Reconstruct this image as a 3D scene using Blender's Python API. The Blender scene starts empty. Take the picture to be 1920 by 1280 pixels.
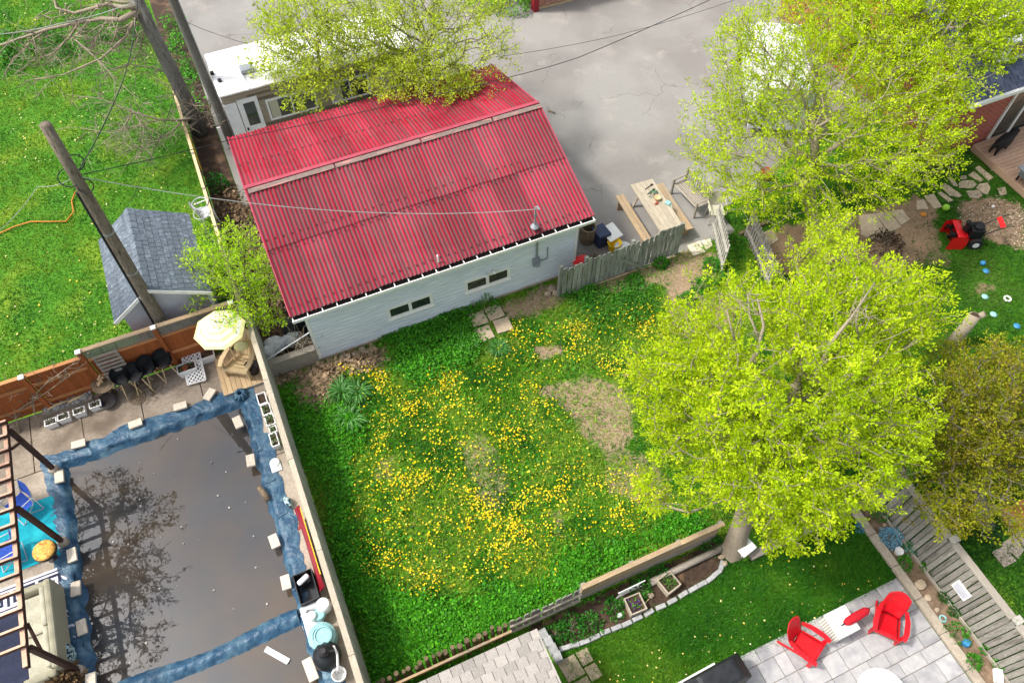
import bpy, math, random
import numpy as np
from mathutils import Vector, Matrix
R = math.radians
random.seed(7); rng = np.random.default_rng(7)
scene = bpy.context.scene
COL = scene.collection
# ------------------------------------------------------------------ camera, sky, sun, exposure
CAM_H, PITCH, YAW, FPX = 18.0, R(55.87), R(23.86), 1461.0
cam = bpy.data.cameras.new('camera'); cam.sensor_width = 36; cam.lens = FPX / 1920 * 36; cam.clip_end = 2000; cam.clip_start = 0.1
camo = bpy.data.objects.new('camera', cam); COL.objects.link(camo)
camo.location = (0, 0, CAM_H); camo.rotation_euler = (R(90) - PITCH, 0, -YAW); scene.camera = camo
SUN_TO = Vector((-0.90, 0.36, 1.40)).normalized()
w = bpy.data.worlds.new('World'); scene.world = w; w.use_nodes = True
nt = w.node_tree; bg = nt.nodes['Background']; sky = nt.nodes.new('ShaderNodeTexSky'); sky.sky_type = 'NISHITA'
sky.sun_disc = False; sky.sun_elevation = math.asin(SUN_TO.z); sky.sun_rotation = math.atan2(SUN_TO.x, SUN_TO.y)
sky.dust_density = 4.0; sky.ozone_density = 1.0; sky.air_density = 1.0
hs = nt.nodes.new('ShaderNodeHueSaturation'); hs.inputs['Saturation'].default_value = 0.45
nt.links.new(sky.outputs[0], hs.inputs['Color']); nt.links.new(hs.outputs[0], bg.inputs[0]); bg.inputs[1].default_value = 0.15
sl = bpy.data.lights.new('sun', 'SUN'); sl.energy = 2.05; sl.angle = R(6.0); sl.color = (1, 0.955, 0.88)
so = bpy.data.objects.new('sun', sl); COL.objects.link(so); so.rotation_euler = SUN_TO.to_track_quat('Z', 'Y').to_euler(); so.location = (-20, 25, 40)
scene.view_settings.view_transform = 'Standard'; scene.view_settings.look = 'None'
scene.view_settings.exposure = .92; scene.view_settings.gamma = 1; scene.view_settings.use_curve_mapping = False
# ------------------------------------------------------------------ survey: where a sight line meets the ground or a plane of the place
_s, _c = math.sin(PITCH), math.cos(PITCH); _sy, _cy = math.sin(YAW), math.cos(YAW)
def _ray(px, py):
    u, v = (px - 960) / FPX, (py - 640) / FPX
    x, y, z = u, _c - v * _s, -_s - v * _c
    return (x * _cy + y * _sy, -x * _sy + y * _cy, z)
def G(px, py, z=0.0):
    d = _ray(px, py); t = (z - CAM_H) / d[2]; return (d[0] * t, d[1] * t, z)
def G2(px, py, z=0.0): return G(px, py, z)[:2]
def GY(px, py, y):
    d = _ray(px, py); t = y / d[1]; return (d[0] * t, CAM_H + d[2] * t)
def GX(px, py, x):
    d = _ray(px, py); t = x / d[0]; return (d[1] * t, CAM_H + d[2] * t)
def polyG(pts, z=0.0): return [G2(x, y, z) for x, y in pts]
# ------------------------------------------------------------------ materials
def lin(h):
    if isinstance(h, str):
        h = h.lstrip('#'); c = [int(h[i:i + 2], 16) / 255 for i in (0, 2, 4)]
        return tuple((x / 12.92 if x <= .04045 else ((x + .055) / 1.055) ** 2.4) for x in c)
    return tuple(h)
MATS = {}
def mat(name, c1, c2=None, scale=6.0, rough=.75, bump=0.0, bscale=None, metal=0.0, rand=0.0, stretch=(1, 1, 1), c3=None, s3=1.2, t3=(.5, .7), spec=.4, world=False, detail=6):
    """procedural surface: fine noise c1-c2, large blotches of c3, per-object value change, bump"""
    m = bpy.data.materials.new(name); m.use_nodes = True; MATS[name] = m
    n, l = m.node_tree.nodes, m.node_tree.links; b = n['Principled BSDF']
    b.inputs['Roughness'].default_value = rough; b.inputs['Metallic'].default_value = metal; b.inputs['Specular IOR Level'].default_value = spec
    tc = n.new('ShaderNodeTexCoord'); mp = n.new('ShaderNodeMapping'); mp.inputs['Scale'].default_value = stretch
    if world:
        ge = n.new('ShaderNodeNewGeometry'); l.new(ge.outputs['Position'], mp.inputs['Vector'])
    else:
        l.new(tc.outputs['Object'], mp.inputs['Vector'])
    vec = mp.outputs[0]
    if rand and not world:
        oi = n.new('ShaderNodeObjectInfo'); va = n.new('ShaderNodeVectorMath'); va.operation = 'SCALE'; va.inputs[0].default_value = (37, 53, 71)
        l.new(oi.outputs['Random'], va.inputs['Scale']); ad = n.new('ShaderNodeVectorMath'); l.new(mp.outputs[0], ad.inputs[0]); l.new(va.outputs[0], ad.inputs[1]); vec = ad.outputs[0]
    c1 = lin(c1); c2 = lin(c2) if c2 else tuple(x * .75 for x in c1)
    nz = n.new('ShaderNodeTexNoise'); nz.inputs['Scale'].default_value = scale; nz.inputs['Detail'].default_value = detail; nz.inputs['Roughness'].default_value = .65; l.new(vec, nz.inputs['Vector'])
    rp = n.new('ShaderNodeValToRGB'); rp.color_ramp.elements[0].position = .35; rp.color_ramp.elements[1].position = .65
    rp.color_ramp.elements[0].color = (*c1, 1); rp.color_ramp.elements[1].color = (*c2, 1); l.new(nz.outputs[0], rp.inputs[0]); out = rp.outputs[0]
    if c3:
        n3 = n.new('ShaderNodeTexNoise'); n3.inputs['Scale'].default_value = s3; n3.inputs['Detail'].default_value = 5; l.new(vec, n3.inputs['Vector'])
        r3 = n.new('ShaderNodeMapRange'); r3.inputs[1].default_value = t3[0]; r3.inputs[2].default_value = t3[1]; l.new(n3.outputs[0], r3.inputs[0])
        mx = n.new('ShaderNodeMix'); mx.data_type = 'RGBA'; l.new(r3.outputs[0], mx.inputs[0]); l.new(out, mx.inputs[6]); mx.inputs[7].default_value = (*lin(c3), 1); out = mx.outputs[2]
    if rand:
        oi2 = n.new('ShaderNodeObjectInfo'); mr = n.new('ShaderNodeMapRange'); mr.inputs[3].default_value = 1 - rand; mr.inputs[4].default_value = 1 + rand; l.new(oi2.outputs['Random'], mr.inputs[0])
        h = n.new('ShaderNodeHueSaturation'); l.new(out, h.inputs['Color']); l.new(mr.outputs[0], h.inputs['Value']); out = h.outputs[0]
    l.new(out, b.inputs['Base Color'])
    if bump:
        nb = n.new('ShaderNodeTexNoise'); nb.inputs['Scale'].default_value = bscale or scale * 3; nb.inputs['Detail'].default_value = 4; l.new(vec, nb.inputs['Vector'])
        bu = n.new('ShaderNodeBump'); bu.inputs['Strength'].default_value = bump; bu.inputs['Distance'].default_value = .02; l.new(nb.outputs[0], bu.inputs['Height']); l.new(bu.outputs[0], b.inputs['Normal'])
    return m
def leafmat(name, trans=.35, rough=.6):
    """foliage: colour carried by each leaf, light passes through"""
    m = bpy.data.materials.new(name); m.use_nodes = True; n, l = m.node_tree.nodes, m.node_tree.links
    for x in list(n): n.remove(x)
    o = n.new('ShaderNodeOutputMaterial'); at = n.new('ShaderNodeAttribute'); at.attribute_name = 'Col'
    d = n.new('ShaderNodeBsdfPrincipled'); d.inputs['Roughness'].default_value = rough; d.inputs['Specular IOR Level'].default_value = .25
    t = n.new('ShaderNodeBsdfTranslucent'); mx = n.new('ShaderNodeMixShader'); mx.inputs[0].default_value = trans
    l.new(at.outputs[0], d.inputs['Base Color']); l.new(at.outputs[0], t.inputs[0]); l.new(d.outputs[0], mx.inputs[1]); l.new(t.outputs[0], mx.inputs[2]); l.new(mx.outputs[0], o.inputs[0])
    MATS[name] = m; return m
# ------------------------------------------------------------------ mesh builder
def rotm(rx=0, ry=0, rz=0): return Matrix.Rotation(rz, 3, 'Z') @ Matrix.Rotation(ry, 3, 'Y') @ Matrix.Rotation(rx, 3, 'X')
class MB:
    def __init__(s): s.v = []; s.f = []
    def add(s, vs, fs):
        k = len(s.v); s.v += [tuple(v) for v in vs]; s.f += [tuple(i + k for i in f) for f in fs]; return s
    def box(s, c, d, rz=0, rx=0, ry=0):
        m = rotm(rx, ry, rz); c = Vector(c)
        vs = [c + m @ Vector((x * d[0] / 2, y * d[1] / 2, z * d[2] / 2)) for x in (-1, 1) for y in (-1, 1) for z in (-1, 1)]
        return s.add(vs, [(0, 1, 3, 2), (4, 6, 7, 5), (0, 4, 5, 1), (2, 3, 7, 6), (0, 2, 6, 4), (1, 5, 7, 3)])
    def b2(s, lo, hi):
        return s.box([(a + b) / 2 for a, b in zip(lo, hi)], [abs(b - a) for a, b in zip(lo, hi)])
    def beam(s, p, q, w, h, up=(0, 0, 1), w2=None, h2=None):
        p, q = Vector(p), Vector(q); d = (q - p).normalized(); up = Vector(up)
        if abs(d.dot(up)) > .98: up = Vector((0, 1, 0))
        x = d.cross(up).normalized(); y = x.cross(d); w2 = w2 or w; h2 = h2 or h
        vs = [p + x * sx * w / 2 + y * sy * h / 2 for sx, sy in ((-1, -1), (1, -1), (1, 1), (-1, 1))] + [q + x * sx * w2 / 2 + y * sy * h2 / 2 for sx, sy in ((-1, -1), (1, -1), (1, 1), (-1, 1))]
        return s.add(vs, [(3, 2, 1, 0), (4, 5, 6, 7), (0, 1, 5, 4), (1, 2, 6, 5), (2, 3, 7, 6), (3, 0, 4, 7)])
    def tube(s, pts, r, n=8, closed=False):
        pts = [Vector(p) for p in pts]; N = len(pts); k = len(s.v); rs = r if isinstance(r, (list, tuple)) else [r] * N; X = None
        for i, p in enumerate(pts):
            if closed: d = pts[(i + 1) % N] - pts[i - 1]
            else: d = pts[min(i + 1, N - 1)] - pts[max(i - 1, 0)]
            d.normalize()
            if X is None: X = d.cross(Vector((0, 0, 1)) if abs(d.z) < .9 else Vector((0, 1, 0))).normalized()
            else: X = (X - d * X.dot(d)).normalized()
            Y = d.cross(X)
            s.v += [tuple(p + (X * math.cos(2 * math.pi * j / n) + Y * math.sin(2 * math.pi * j / n)) * rs[i]) for j in range(n)]
        for i in range(N if closed else N - 1):
            a, b = k + i * n, k + ((i + 1) % N) * n
            s.f += [(a + j, a + (j + 1) % n, b + (j + 1) % n, b + j) for j in range(n)]
        if not closed: s.f += [tuple(k + j for j in range(n))[::-1], tuple(k + (N - 1) * n + j for j in range(n))]
        return s
    def lathe(s, c, prof, n=16, cap=True):
        k = len(s.v)
        for r, z in prof: s.v += [(c[0] + r * math.cos(2 * math.pi * j / n), c[1] + r * math.sin(2 * math.pi * j / n), c[2] + z) for j in range(n)]
        for i in range(len(prof) - 1):
            a, b = k + i * n, k + (i + 1) * n
            s.f += [(a + j, a + (j + 1) % n, b + (j + 1) % n, b + j) for j in range(n)]
        if cap: s.f += [tuple(k + j for j in range(n))[::-1], tuple(k + (len(prof) - 1) * n + j for j in range(n))]
        return s
    def prism(s, poly, z0, z1):
        if sum(a[0] * b[1] - b[0] * a[1] for a, b in zip(poly, list(poly[1:]) + [poly[0]])) < 0: poly = list(poly)[::-1]
        n = len(poly); k = len(s.v)
        s.v += [(p[0], p[1], z0) for p in poly] + [(p[0], p[1], z1) for p in poly]
        s.f += [tuple(k + j for j in range(n))[::-1], tuple(k + n + j for j in range(n))] + [(k + j, k + (j + 1) % n, k + n + (j + 1) % n, k + n + j) for j in range(n)]
        return s
    def grid(s, nu, nv, fn):
        k = len(s.v); s.v += [tuple(fn(i / nu, j / nv)) for j in range(nv + 1) for i in range(nu + 1)]
        s.f += [(k + j * (nu + 1) + i, k + j * (nu + 1) + i + 1, k + (j + 1) * (nu + 1) + i + 1, k + (j + 1) * (nu + 1) + i) for j in range(nv) for i in range(nu)]
        return s
    def ball(s, c, r, n=10, m=6, wob=0.0):
        if not isinstance(r, (tuple, list)): r = (r, r, r)
        k = len(s.v); s.v.append((c[0], c[1], c[2] - r[2]))
        for i in range(1, m):
            t = math.pi * i / m - math.pi / 2
            for j in range(n):
                q = 1 + wob * random.uniform(-1, 1); a = 2 * math.pi * j / n
                s.v.append((c[0] + r[0] * q * math.cos(t) * math.cos(a), c[1] + r[1] * q * math.cos(t) * math.sin(a), c[2] + r[2] * q * math.sin(t)))
        s.v.append((c[0], c[1], c[2] + r[2])); e = len(s.v) - 1
        s.f += [(k, k + 1 + (j + 1) % n, k + 1 + j) for j in range(n)]
        for i in range(m - 2):
            a, b = k + 1 + i * n, k + 1 + (i + 1) * n; s.f += [(a + j, a + (j + 1) % n, b + (j + 1) % n, b + j) for j in range(n)]
        a = k + 1 + (m - 2) * n; s.f += [(a + j, a + (j + 1) % n, e) for j in range(n)]
        return s
    def build(s, name, m, parent=None, label=None, cat=None, group=None, kind=None, smooth=False, world=False, bevel=0.0):
        me = bpy.data.meshes.new(name); off = Vector((0, 0, 0))
        if parent is None:
            a = np.array(s.v); off = Vector(((a[:, 0].min() + a[:, 0].max()) / 2, (a[:, 1].min() + a[:, 1].max()) / 2, a[:, 2].min()))
        elif world: off = ROOTLOC[parent.name]
        me.from_pydata([tuple(Vector(v) - off) for v in s.v], [], s.f); me.update()
        if smooth:
            for p in me.polygons: p.use_smooth = True
        me.materials.append(MATS[m] if isinstance(m, str) else m)
        o = bpy.data.objects.new(name, me); COL.objects.link(o)
        if parent is None: o.location = off; ROOTLOC[o.name] = off
        else:
            o.parent = parent
            if world: ROOTLOC[o.name] = off
        tag(o, label, cat, group, kind)
        if bevel:
            bm = o.modifiers.new('bevel', 'BEVEL'); bm.width = bevel; bm.segments = 2; bm.limit_method = 'ANGLE'
        return o
ROOTLOC = {}
def tag(o, label=None, cat=None, group=None, kind=None):
    for k, v in (('label', label), ('category', cat), ('group', group), ('kind', kind)):
        if v: o[k] = v
    return o
def T(name, label, cat, loc=(0, 0, 0), rz=0.0, group=None):
    o = bpy.data.objects.new(name, None); o.empty_display_size = .2; COL.objects.link(o); o.location = loc; o.rotation_euler = (0, 0, rz)
    ROOTLOC[o.name] = Vector(loc); return tag(o, label, cat, group)
def kids(o): return [c for c in bpy.data.objects if c.parent == o]
def copy_tree(o, parent=None, cache={}):
    c = o.copy(); COL.objects.link(c)
    if parent: c.parent = parent
    ROOTLOC[c.name] = ROOTLOC.get(o.name, Vector((0, 0, 0)))
    if o.name not in cache: cache[o.name] = kids(o)
    for ch in cache[o.name]: copy_tree(ch, c)
    return c
def clone(o, loc, rz=None, label=None, parent=None, rot=None, scale=None):
    """one more piece sharing the mesh of o"""
    c = o.copy(); COL.objects.link(c); c.location = loc
    if rz is not None: c.rotation_euler = (0, 0, rz)
    if rot is not None: c.rotation_euler = rot
    if scale is not None: c.scale = scale
    if parent is not None: c.parent = parent
    if label: c['label'] = label
    return c
ORD = ['first', 'second', 'third', 'fourth', 'fifth', 'sixth', 'seventh', 'eighth', 'ninth', 'tenth']
# ------------------------------------------------------------------ scatter helpers
def inpoly(x, y, poly):
    x = np.asarray(x); y = np.asarray(y); c = np.zeros(x.shape, bool); n = len(poly); j = n - 1
    for i in range(n):
        xi, yi = poly[i]; xj, yj = poly[j]
        if yi != yj: c ^= ((yi > y) != (yj > y)) & (x < (xj - xi) * (y - yi) / (yj - yi) + xi)
        j = i
    return c
_perm = rng.random((256, 256))
def vnoise(x, y, s=1.0, off=0):
    x = np.asarray(x) * s + off * 17.3; y = np.asarray(y) * s + off * 9.1; i = np.floor(x).astype(int); j = np.floor(y).astype(int); u = x - i; v = y - j; u = u * u * (3 - 2 * u); v = v * v * (3 - 2 * v)
    p = lambda a, b: _perm[a % 256, b % 256]
    return (p(i, j) * (1 - u) + p(i + 1, j) * u) * (1 - v) + (p(i, j + 1) * (1 - u) + p(i + 1, j + 1) * u) * v
def fnoise(x, y, s=1.0, off=0): return .55 * vnoise(x, y, s, off) + .3 * vnoise(x, y, s * 2.1, off + 1) + .15 * vnoise(x, y, s * 4.3, off + 2)
def rawmesh(name, V, F, C, m, parent=None, smooth=False, nside=4, world=False):
    """V (n,3), F (k,nside), C (n,3) colours or None"""
    V = np.asarray(V, np.float32); F = np.asarray(F, np.int32); me = bpy.data.meshes.new(name)
    off = np.zeros(3, np.float32)
    if parent is None: off = np.array([(V[:, 0].min() + V[:, 0].max()) / 2, (V[:, 1].min() + V[:, 1].max()) / 2, V[:, 2].min()], np.float32)
    elif world: off = np.array(ROOTLOC[parent.name], np.float32)
    V = V - off
    me.vertices.add(len(V)); me.vertices.foreach_set('co', V.ravel()); me.loops.add(F.size); me.loops.foreach_set('vertex_index', F.ravel())
    me.polygons.add(len(F)); me.polygons.foreach_set('loop_start', np.arange(0, F.size, nside, dtype=np.int32)); me.polygons.foreach_set('loop_total', np.full(len(F), nside, np.int32))
    if smooth: me.polygons.foreach_set('use_smooth', np.ones(len(F), bool))
    me.update(calc_edges=True)
    if C is not None:
        a = me.color_attributes.new('Col', 'FLOAT_COLOR', 'POINT'); a.data.foreach_set('color', np.hstack([C, np.ones((len(C), 1))]).astype(np.float32).ravel())
    me.materials.append(MATS[m]); o = bpy.data.objects.new(name, me); COL.objects.link(o)
    if parent: o.parent = parent
    else: o.location = off.tolist()
    return o
def unit(a): return a / np.maximum(np.linalg.norm(a, axis=1, keepdims=True), 1e-6)
def leaves(name, P, D, L, W, C, m, parent=None, world=False, lift=.5):
    """rhombic leaves: base P, direction D, length L, width W, colour C"""
    n = len(P); L = np.broadcast_to(L, n)[:, None]; W = np.broadcast_to(W, n)[:, None]
    D = unit(D); S = unit(np.cross(D, unit(rng.normal(size=(n, 3)) * lift + [0, 0, 1])))
    V = np.stack([P, P + D * L * .55 + S * W / 2, P + D * L, P + D * L * .55 - S * W / 2], 1).reshape(-1, 3)
    return rawmesh(name, V, np.arange(4 * n).reshape(n, 4), np.repeat(C, 4, 0), m, parent, world=world)
def blades(name, P, H, W, C, m, lean=.35, parent=None, world=False):
    n = len(P); a = rng.random(n) * 6.283; side = np.stack([np.cos(a), np.sin(a), np.zeros(n)], 1); b = rng.random(n) * 6.283; le = np.stack([np.cos(b), np.sin(b), np.zeros(n)], 1) * (rng.random((n, 1)) * lean * 2)
    H = np.broadcast_to(H, n)[:, None]; W = np.broadcast_to(W, n)[:, None]
    V = np.stack([P - side * W / 2, P + side * W / 2, P + (le + [0, 0, 1]) * H], 1).reshape(-1, 3)
    return rawmesh(name, V, np.arange(3 * n).reshape(n, 3), np.repeat(C, 3, 0), m, parent, nside=3, world=world)
def palette(n, cols, jit=.18):
    c = np.array([lin(x) for x in cols]); k = rng.random(n) * (len(cols) - 1); i = np.minimum(k.astype(int), len(cols) - 2) if len(cols) > 1 else np.zeros(n, int); t = (k - i)[:, None]
    o = c[i] * (1 - t) + c[np.minimum(i + 1, len(cols) - 1)] * t
    return np.clip(o * (1 + rng.normal(size=(n, 1)) * jit), .004, .9)
def scatter(poly, n):
    p = np.array(poly); lo = p.min(0); hi = p.max(0); out = np.zeros((0, 2))
    while len(out) < n:
        q = lo + rng.random((n * 2, 2)) * (hi - lo); out = np.vstack([out, q[inpoly(q[:, 0], q[:, 1], poly)]])
    return out[:n]
# ------------------------------------------------------------------ material library
mat('soil', '#6b5744', '#8a7560', 9, .95, .5, 30, world=True, c3='#4d3d30', s3=1.5)
mat('dark_soil', '#4a392d', '#2e231b', 14, .95, .8, 40, world=True, c3='#6a543f', s3=2.5)
mat('lawn_ground', '#3a7010', '#4a8014', 14, .95, .4, 60, world=True, c3='#6f8a1c', s3=.7)
mat('asphalt', '#817f7b', '#918e89', 26, .9, .25, 120, world=True, c3='#7b7773', s3=.35, t3=(.42, .62))
mat('concrete', '#9c9082', '#857868', 12, .9, .25, 60, world=True, c3='#65594c', s3=1.1, t3=(.45, .68))
mat('concrete_pale', '#b3a797', '#9a8d7d', 16, .9, .25, 60, world=True, c3='#8b7f70', s3=1.6)
mat('paver', '#aaa8a6', '#98979a', 7, .85, .15, 60, rand=.13, c3='#87868a', s3=2.0)
mat('flagstone', '#b3a28a', '#9d8c76', 8, .9, .3, 40, rand=.1)
mat('block', '#d8cdbb', '#c6b9a6', 12, .9, .3, 60, rand=.06)
mat('grey_stone', '#a9a9a8', '#8d8e8e', 12, .9, .4, 40, rand=.12)
mat('rock', '#a08f7d', '#857460', 9, .95, .5, 30, rand=.15)
mat('siding', '#e0e5ea', '#bcc6d0', 3.2, .6, .05, 40, stretch=(.55, 1, 13), detail=3)
mat('white_paint', '#e9e8e4', '#dcdad4', 6, .5)
mat('white_plastic', '#e6e6e4', '#d8d8d6', 5, .4)
mat('white_roof', '#f2f2f2', '#e4e2de', 2.0, .5, .1, 6, c3='#b5afa6', s3=1.6, t3=(.52, .72))
mat('ridge_wood', '#8a7a72', '#6b5b54', 10, .9, .4, 40, stretch=(.6, 6, 6), c3='#b77f78', s3=3, rand=.1)
mat('gutter_dark', '#3b332e', '#241d19', 20, .95, .5)
mat('glass_dark', '#232b28', '#3c4238', 2.5, .05, spec=.6)
mat('old_wood', '#a2a59b', '#7e8079', 9, .95, .5, 30, stretch=(9, 9, .9), rand=.22, c3='#5f6357', s3=2)
mat('grey_wood', '#a19d94', '#7d7970', 9, .95, .4, 30, stretch=(9, 9, .9), rand=.16, c3='#6c675f', s3=1.5)
mat('pale_grey_wood', '#b9b6ac', '#999589', 9, .95, .4, 30, stretch=(9, 9, .9), rand=.12, c3='#8a867b', s3=1.5)
mat('pale_grey_wood_y', '#bab09e', '#a0947f', 9, .95, .4, 30, stretch=(9, .9, 9), rand=.08)
mat('grey_wood_x', '#a79f93', '#83796d', 9, .95, .4, 30, stretch=(.9, 9, 9), rand=.16)
mat('grey_wood_y', '#aaa296', '#8d8479', 9, .95, .4, 30, stretch=(9, .9, 9), rand=.16)
mat('orange_wood', '#a85f2e', '#8c4a22', 8, .8, .3, 30, stretch=(9, 9, .8), rand=.12)
mat('orange_rail', '#c58a5a', '#ad7343', 8, .8, .3, 30, stretch=(1, 9, 9), rand=.1)
mat('weathered_pale', '#b5aa98', '#958977', 7, .85, .3, 30, stretch=(.8, 9, 9), rand=.14)
mat('tan_wood_x', '#b49c7c', '#957d5f', 7, .85, .3, 30, stretch=(.7, 9, 9), rand=.14, c3='#8d8272', s3=1.3)
mat('tan_wood_y', '#c9b08a', '#b1956e', 7, .85, .3, 30, stretch=(9, .7, 9), rand=.1)
mat('pale_wood', '#d9c49c', '#c3a87b', 7, .8, .2, 30, stretch=(5, 5, 5), rand=.08)
mat('log_wood', '#7d6c53', '#5b4d3a', 9, .95, .6, 30, stretch=(8, 8, 1.2), rand=.25, c3='#4f5138', s3=2)
mat('pole_wood', '#8d8172', '#5f5549', 14, .95, .6, 30, stretch=(7, 7, .5), c3='#443c34', s3=5)
mat('far_pole_wood', '#777570', '#55534f', 14, .95, .5, 30, stretch=(7, 7, .5))
mat('bark', '#8b8276', '#6a6155', 18, .95, .6, 40, stretch=(4, 4, 1))
mat('bark_pale', '#a89c88', '#7c705e', 18, .95, .5, 40, stretch=(4, 4, 1))
mat('bark_grey', '#88857f', '#66635d', 10, .95, .8, 24, stretch=(5, 5, .7), c3='#54514b', s3=3)
mat('black_plastic', '#1d2024', '#15171a', 5, .45)
mat('black_metal', '#1b1b1c', '#111112', 8, .55)
mat('cable', '#26282a', '#1c1d1f', 5, .6)
mat('cable_pale', '#a4a6a4', '#8b8d8b', 5, .6)
mat('grey_metal', '#9aa0a5', '#858b90', 6, .45, metal=.3)
mat('shingle_grey', '#69737d', '#535c66', 30, .95, .5, 80, rand=.10, c3='#7b858f', s3=6)
mat('shingle_tan', '#a09a93', '#8a847d', 40, .95, .4, 90, rand=.2)
mat('shingle_dark', '#5d6478', '#474d60', 30, .95, .4, 90, c3='#6d7488', s3=3)
mat('shed_wall', '#c2c3cc', '#b4b5be', 4, .7, .05)
mat('pergola_top', '#d9b39a', '#c59a7f', 8, .8, .2, 30, rand=.06)
mat('pergola_dark', '#4a2d22', '#35201a', 9, .7, .2, 30, rand=.1)
mat('turquoise', '#12a5b5', '#0c8fa2', 10, .9, .2, 60, c3='#27b4c0', s3=2)
mat('navy', '#31364c', '#272c40', 20, .95, .2, 80)
mat('rug_white', '#e4e0ea', '#d3cfda', 20, .95, .2, 80)
mat('wicker', '#b5af98', '#8f8a72', 60, .85, .7, 120)
mat('cushion_beige', '#bdb9a6', '#aba690', 30, .95, .2, 60)
mat('gold', '#d79a2c', '#f0cf7a', 16, .7, .2, 40, c3='#b3641c', s3=10)
mat('teal_pattern', '#2f6f74', '#d3e2e2', 26, .8, c3='#0f2d36', s3=16, t3=(.5, .56))
mat('blue_cloth', '#2b55b4', '#21439a', 8, .8)
mat('red_plastic', '#d31320', '#b90c1a', 3, .4, .1, 30, c3='#c4222c', s3=4)
mat('red_cloth', '#c00d22', '#a80b1d', 6, .8)
mat('snow_red', '#d81b1f', '#c01418', 5, .35)
mat('dark_red', '#8e1022', '#7a0c1c', 4, .45)
mat('yellow', '#e9c21a', '#d9ac10', 5, .6)
mat('white_yellow', '#ebe6b0', '#e6df98', 5, .8)
mat('bag_white', '#dfe1e6', '#c3c7ce', 6, .55, .7, 9)
mat('teal_plastic', '#8fbcbd', '#7dabad', 5, .5)
mat('grey_plastic', '#b9bcbd', '#a2a6a8', 5, .6)
mat('rubber', '#222222', '#191919', 8, .8)
mat('terracotta', '#9a4b33', '#7d3a27', 8, .85)
mat('dark_pot', '#3a3436', '#2a2527', 8, .6)
mat('cardboard', '#cdb28a', '#bfa37b', 6, .9)
mat('rust', '#8d7c63', '#5b4d3d', 14, .85, .4, 40)
mat('gravel_base', '#a1917c', '#7d6d5a', 45, .95, .8, 70, world=True)
mat('deck_wood', '#c3a38a', '#a8876f', 9, .85, .3, 30, stretch=(.8, 9, 9), rand=.14)
mat('grill_cover', '#26282c', '#17191c', 5, .5, .5, 8)
mat('navy_plastic', '#2a3858', '#222e48', 5, .5)
mat('trailer_side', '#9a8f7c', '#8a7f6c', 5, .55, .05, stretch=(.4, 1, 6))
mat('trailer_stripe', '#6a5f4f', '#5d5345', 5, .55)
mat('van_white', '#d2d4d6', '#c6c8ca', 3, .3)
mat('hoop_grey', '#b8bcc0', '#a5a9ad', 5, .4, metal=.3)
mat('orange_cord', '#c87e2a', '#b56d1f', 5, .6)
mat('dog_black', '#141211', '#0c0b0b', 30, .7, .5, 60)
mat('orange_ground', '#c0814a', '#a86d3c', 8, .9, .2, 40, world=True)
leafmat('leaf', .5); leafmat('leaf_thick', .25); leafmat('grass', .3); leafmat('petal', .15, .7)
leafmat('straw', .05, .9)
def brickmat(name, c1, c2, mortar, sc=1.0):
    m = bpy.data.materials.new(name); m.use_nodes = True; n, l = m.node_tree.nodes, m.node_tree.links; b = n['Principled BSDF']; b.inputs['Roughness'].default_value = .9
    ge = n.new('ShaderNodeNewGeometry'); sp = n.new('ShaderNodeSeparateXYZ'); l.new(ge.outputs['Position'], sp.inputs[0]); ad = n.new('ShaderNodeMath'); l.new(sp.outputs[0], ad.inputs[0]); l.new(sp.outputs[1], ad.inputs[1])
    cb = n.new('ShaderNodeCombineXYZ'); l.new(ad.outputs[0], cb.inputs[0]); l.new(sp.outputs[2], cb.inputs[1])
    t = n.new('ShaderNodeTexBrick'); l.new(cb.outputs[0], t.inputs['Vector']); t.inputs['Scale'].default_value = sc; t.inputs['Brick Width'].default_value = .215; t.inputs['Row Height'].default_value = .075; t.inputs['Mortar Size'].default_value = .009
    t.inputs['Color1'].default_value = (*lin(c1), 1); t.inputs['Color2'].default_value = (*lin(c2), 1); t.inputs['Mortar'].default_value = (*lin(mortar), 1); l.new(t.outputs[0], b.inputs['Base Color'])
    bu = n.new('ShaderNodeBump'); bu.inputs['Strength'].default_value = .6; bu.inputs['Distance'].default_value = .01; bu.invert = True; l.new(t.outputs['Fac'], bu.inputs['Height']); l.new(bu.outputs[0], b.inputs['Normal']); MATS[name] = m
brickmat('brick', '#a8452e', '#933a26', '#a9867a'); brickmat('brick_pink', '#b0705c', '#a06050', '#c8b4a8')
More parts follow.
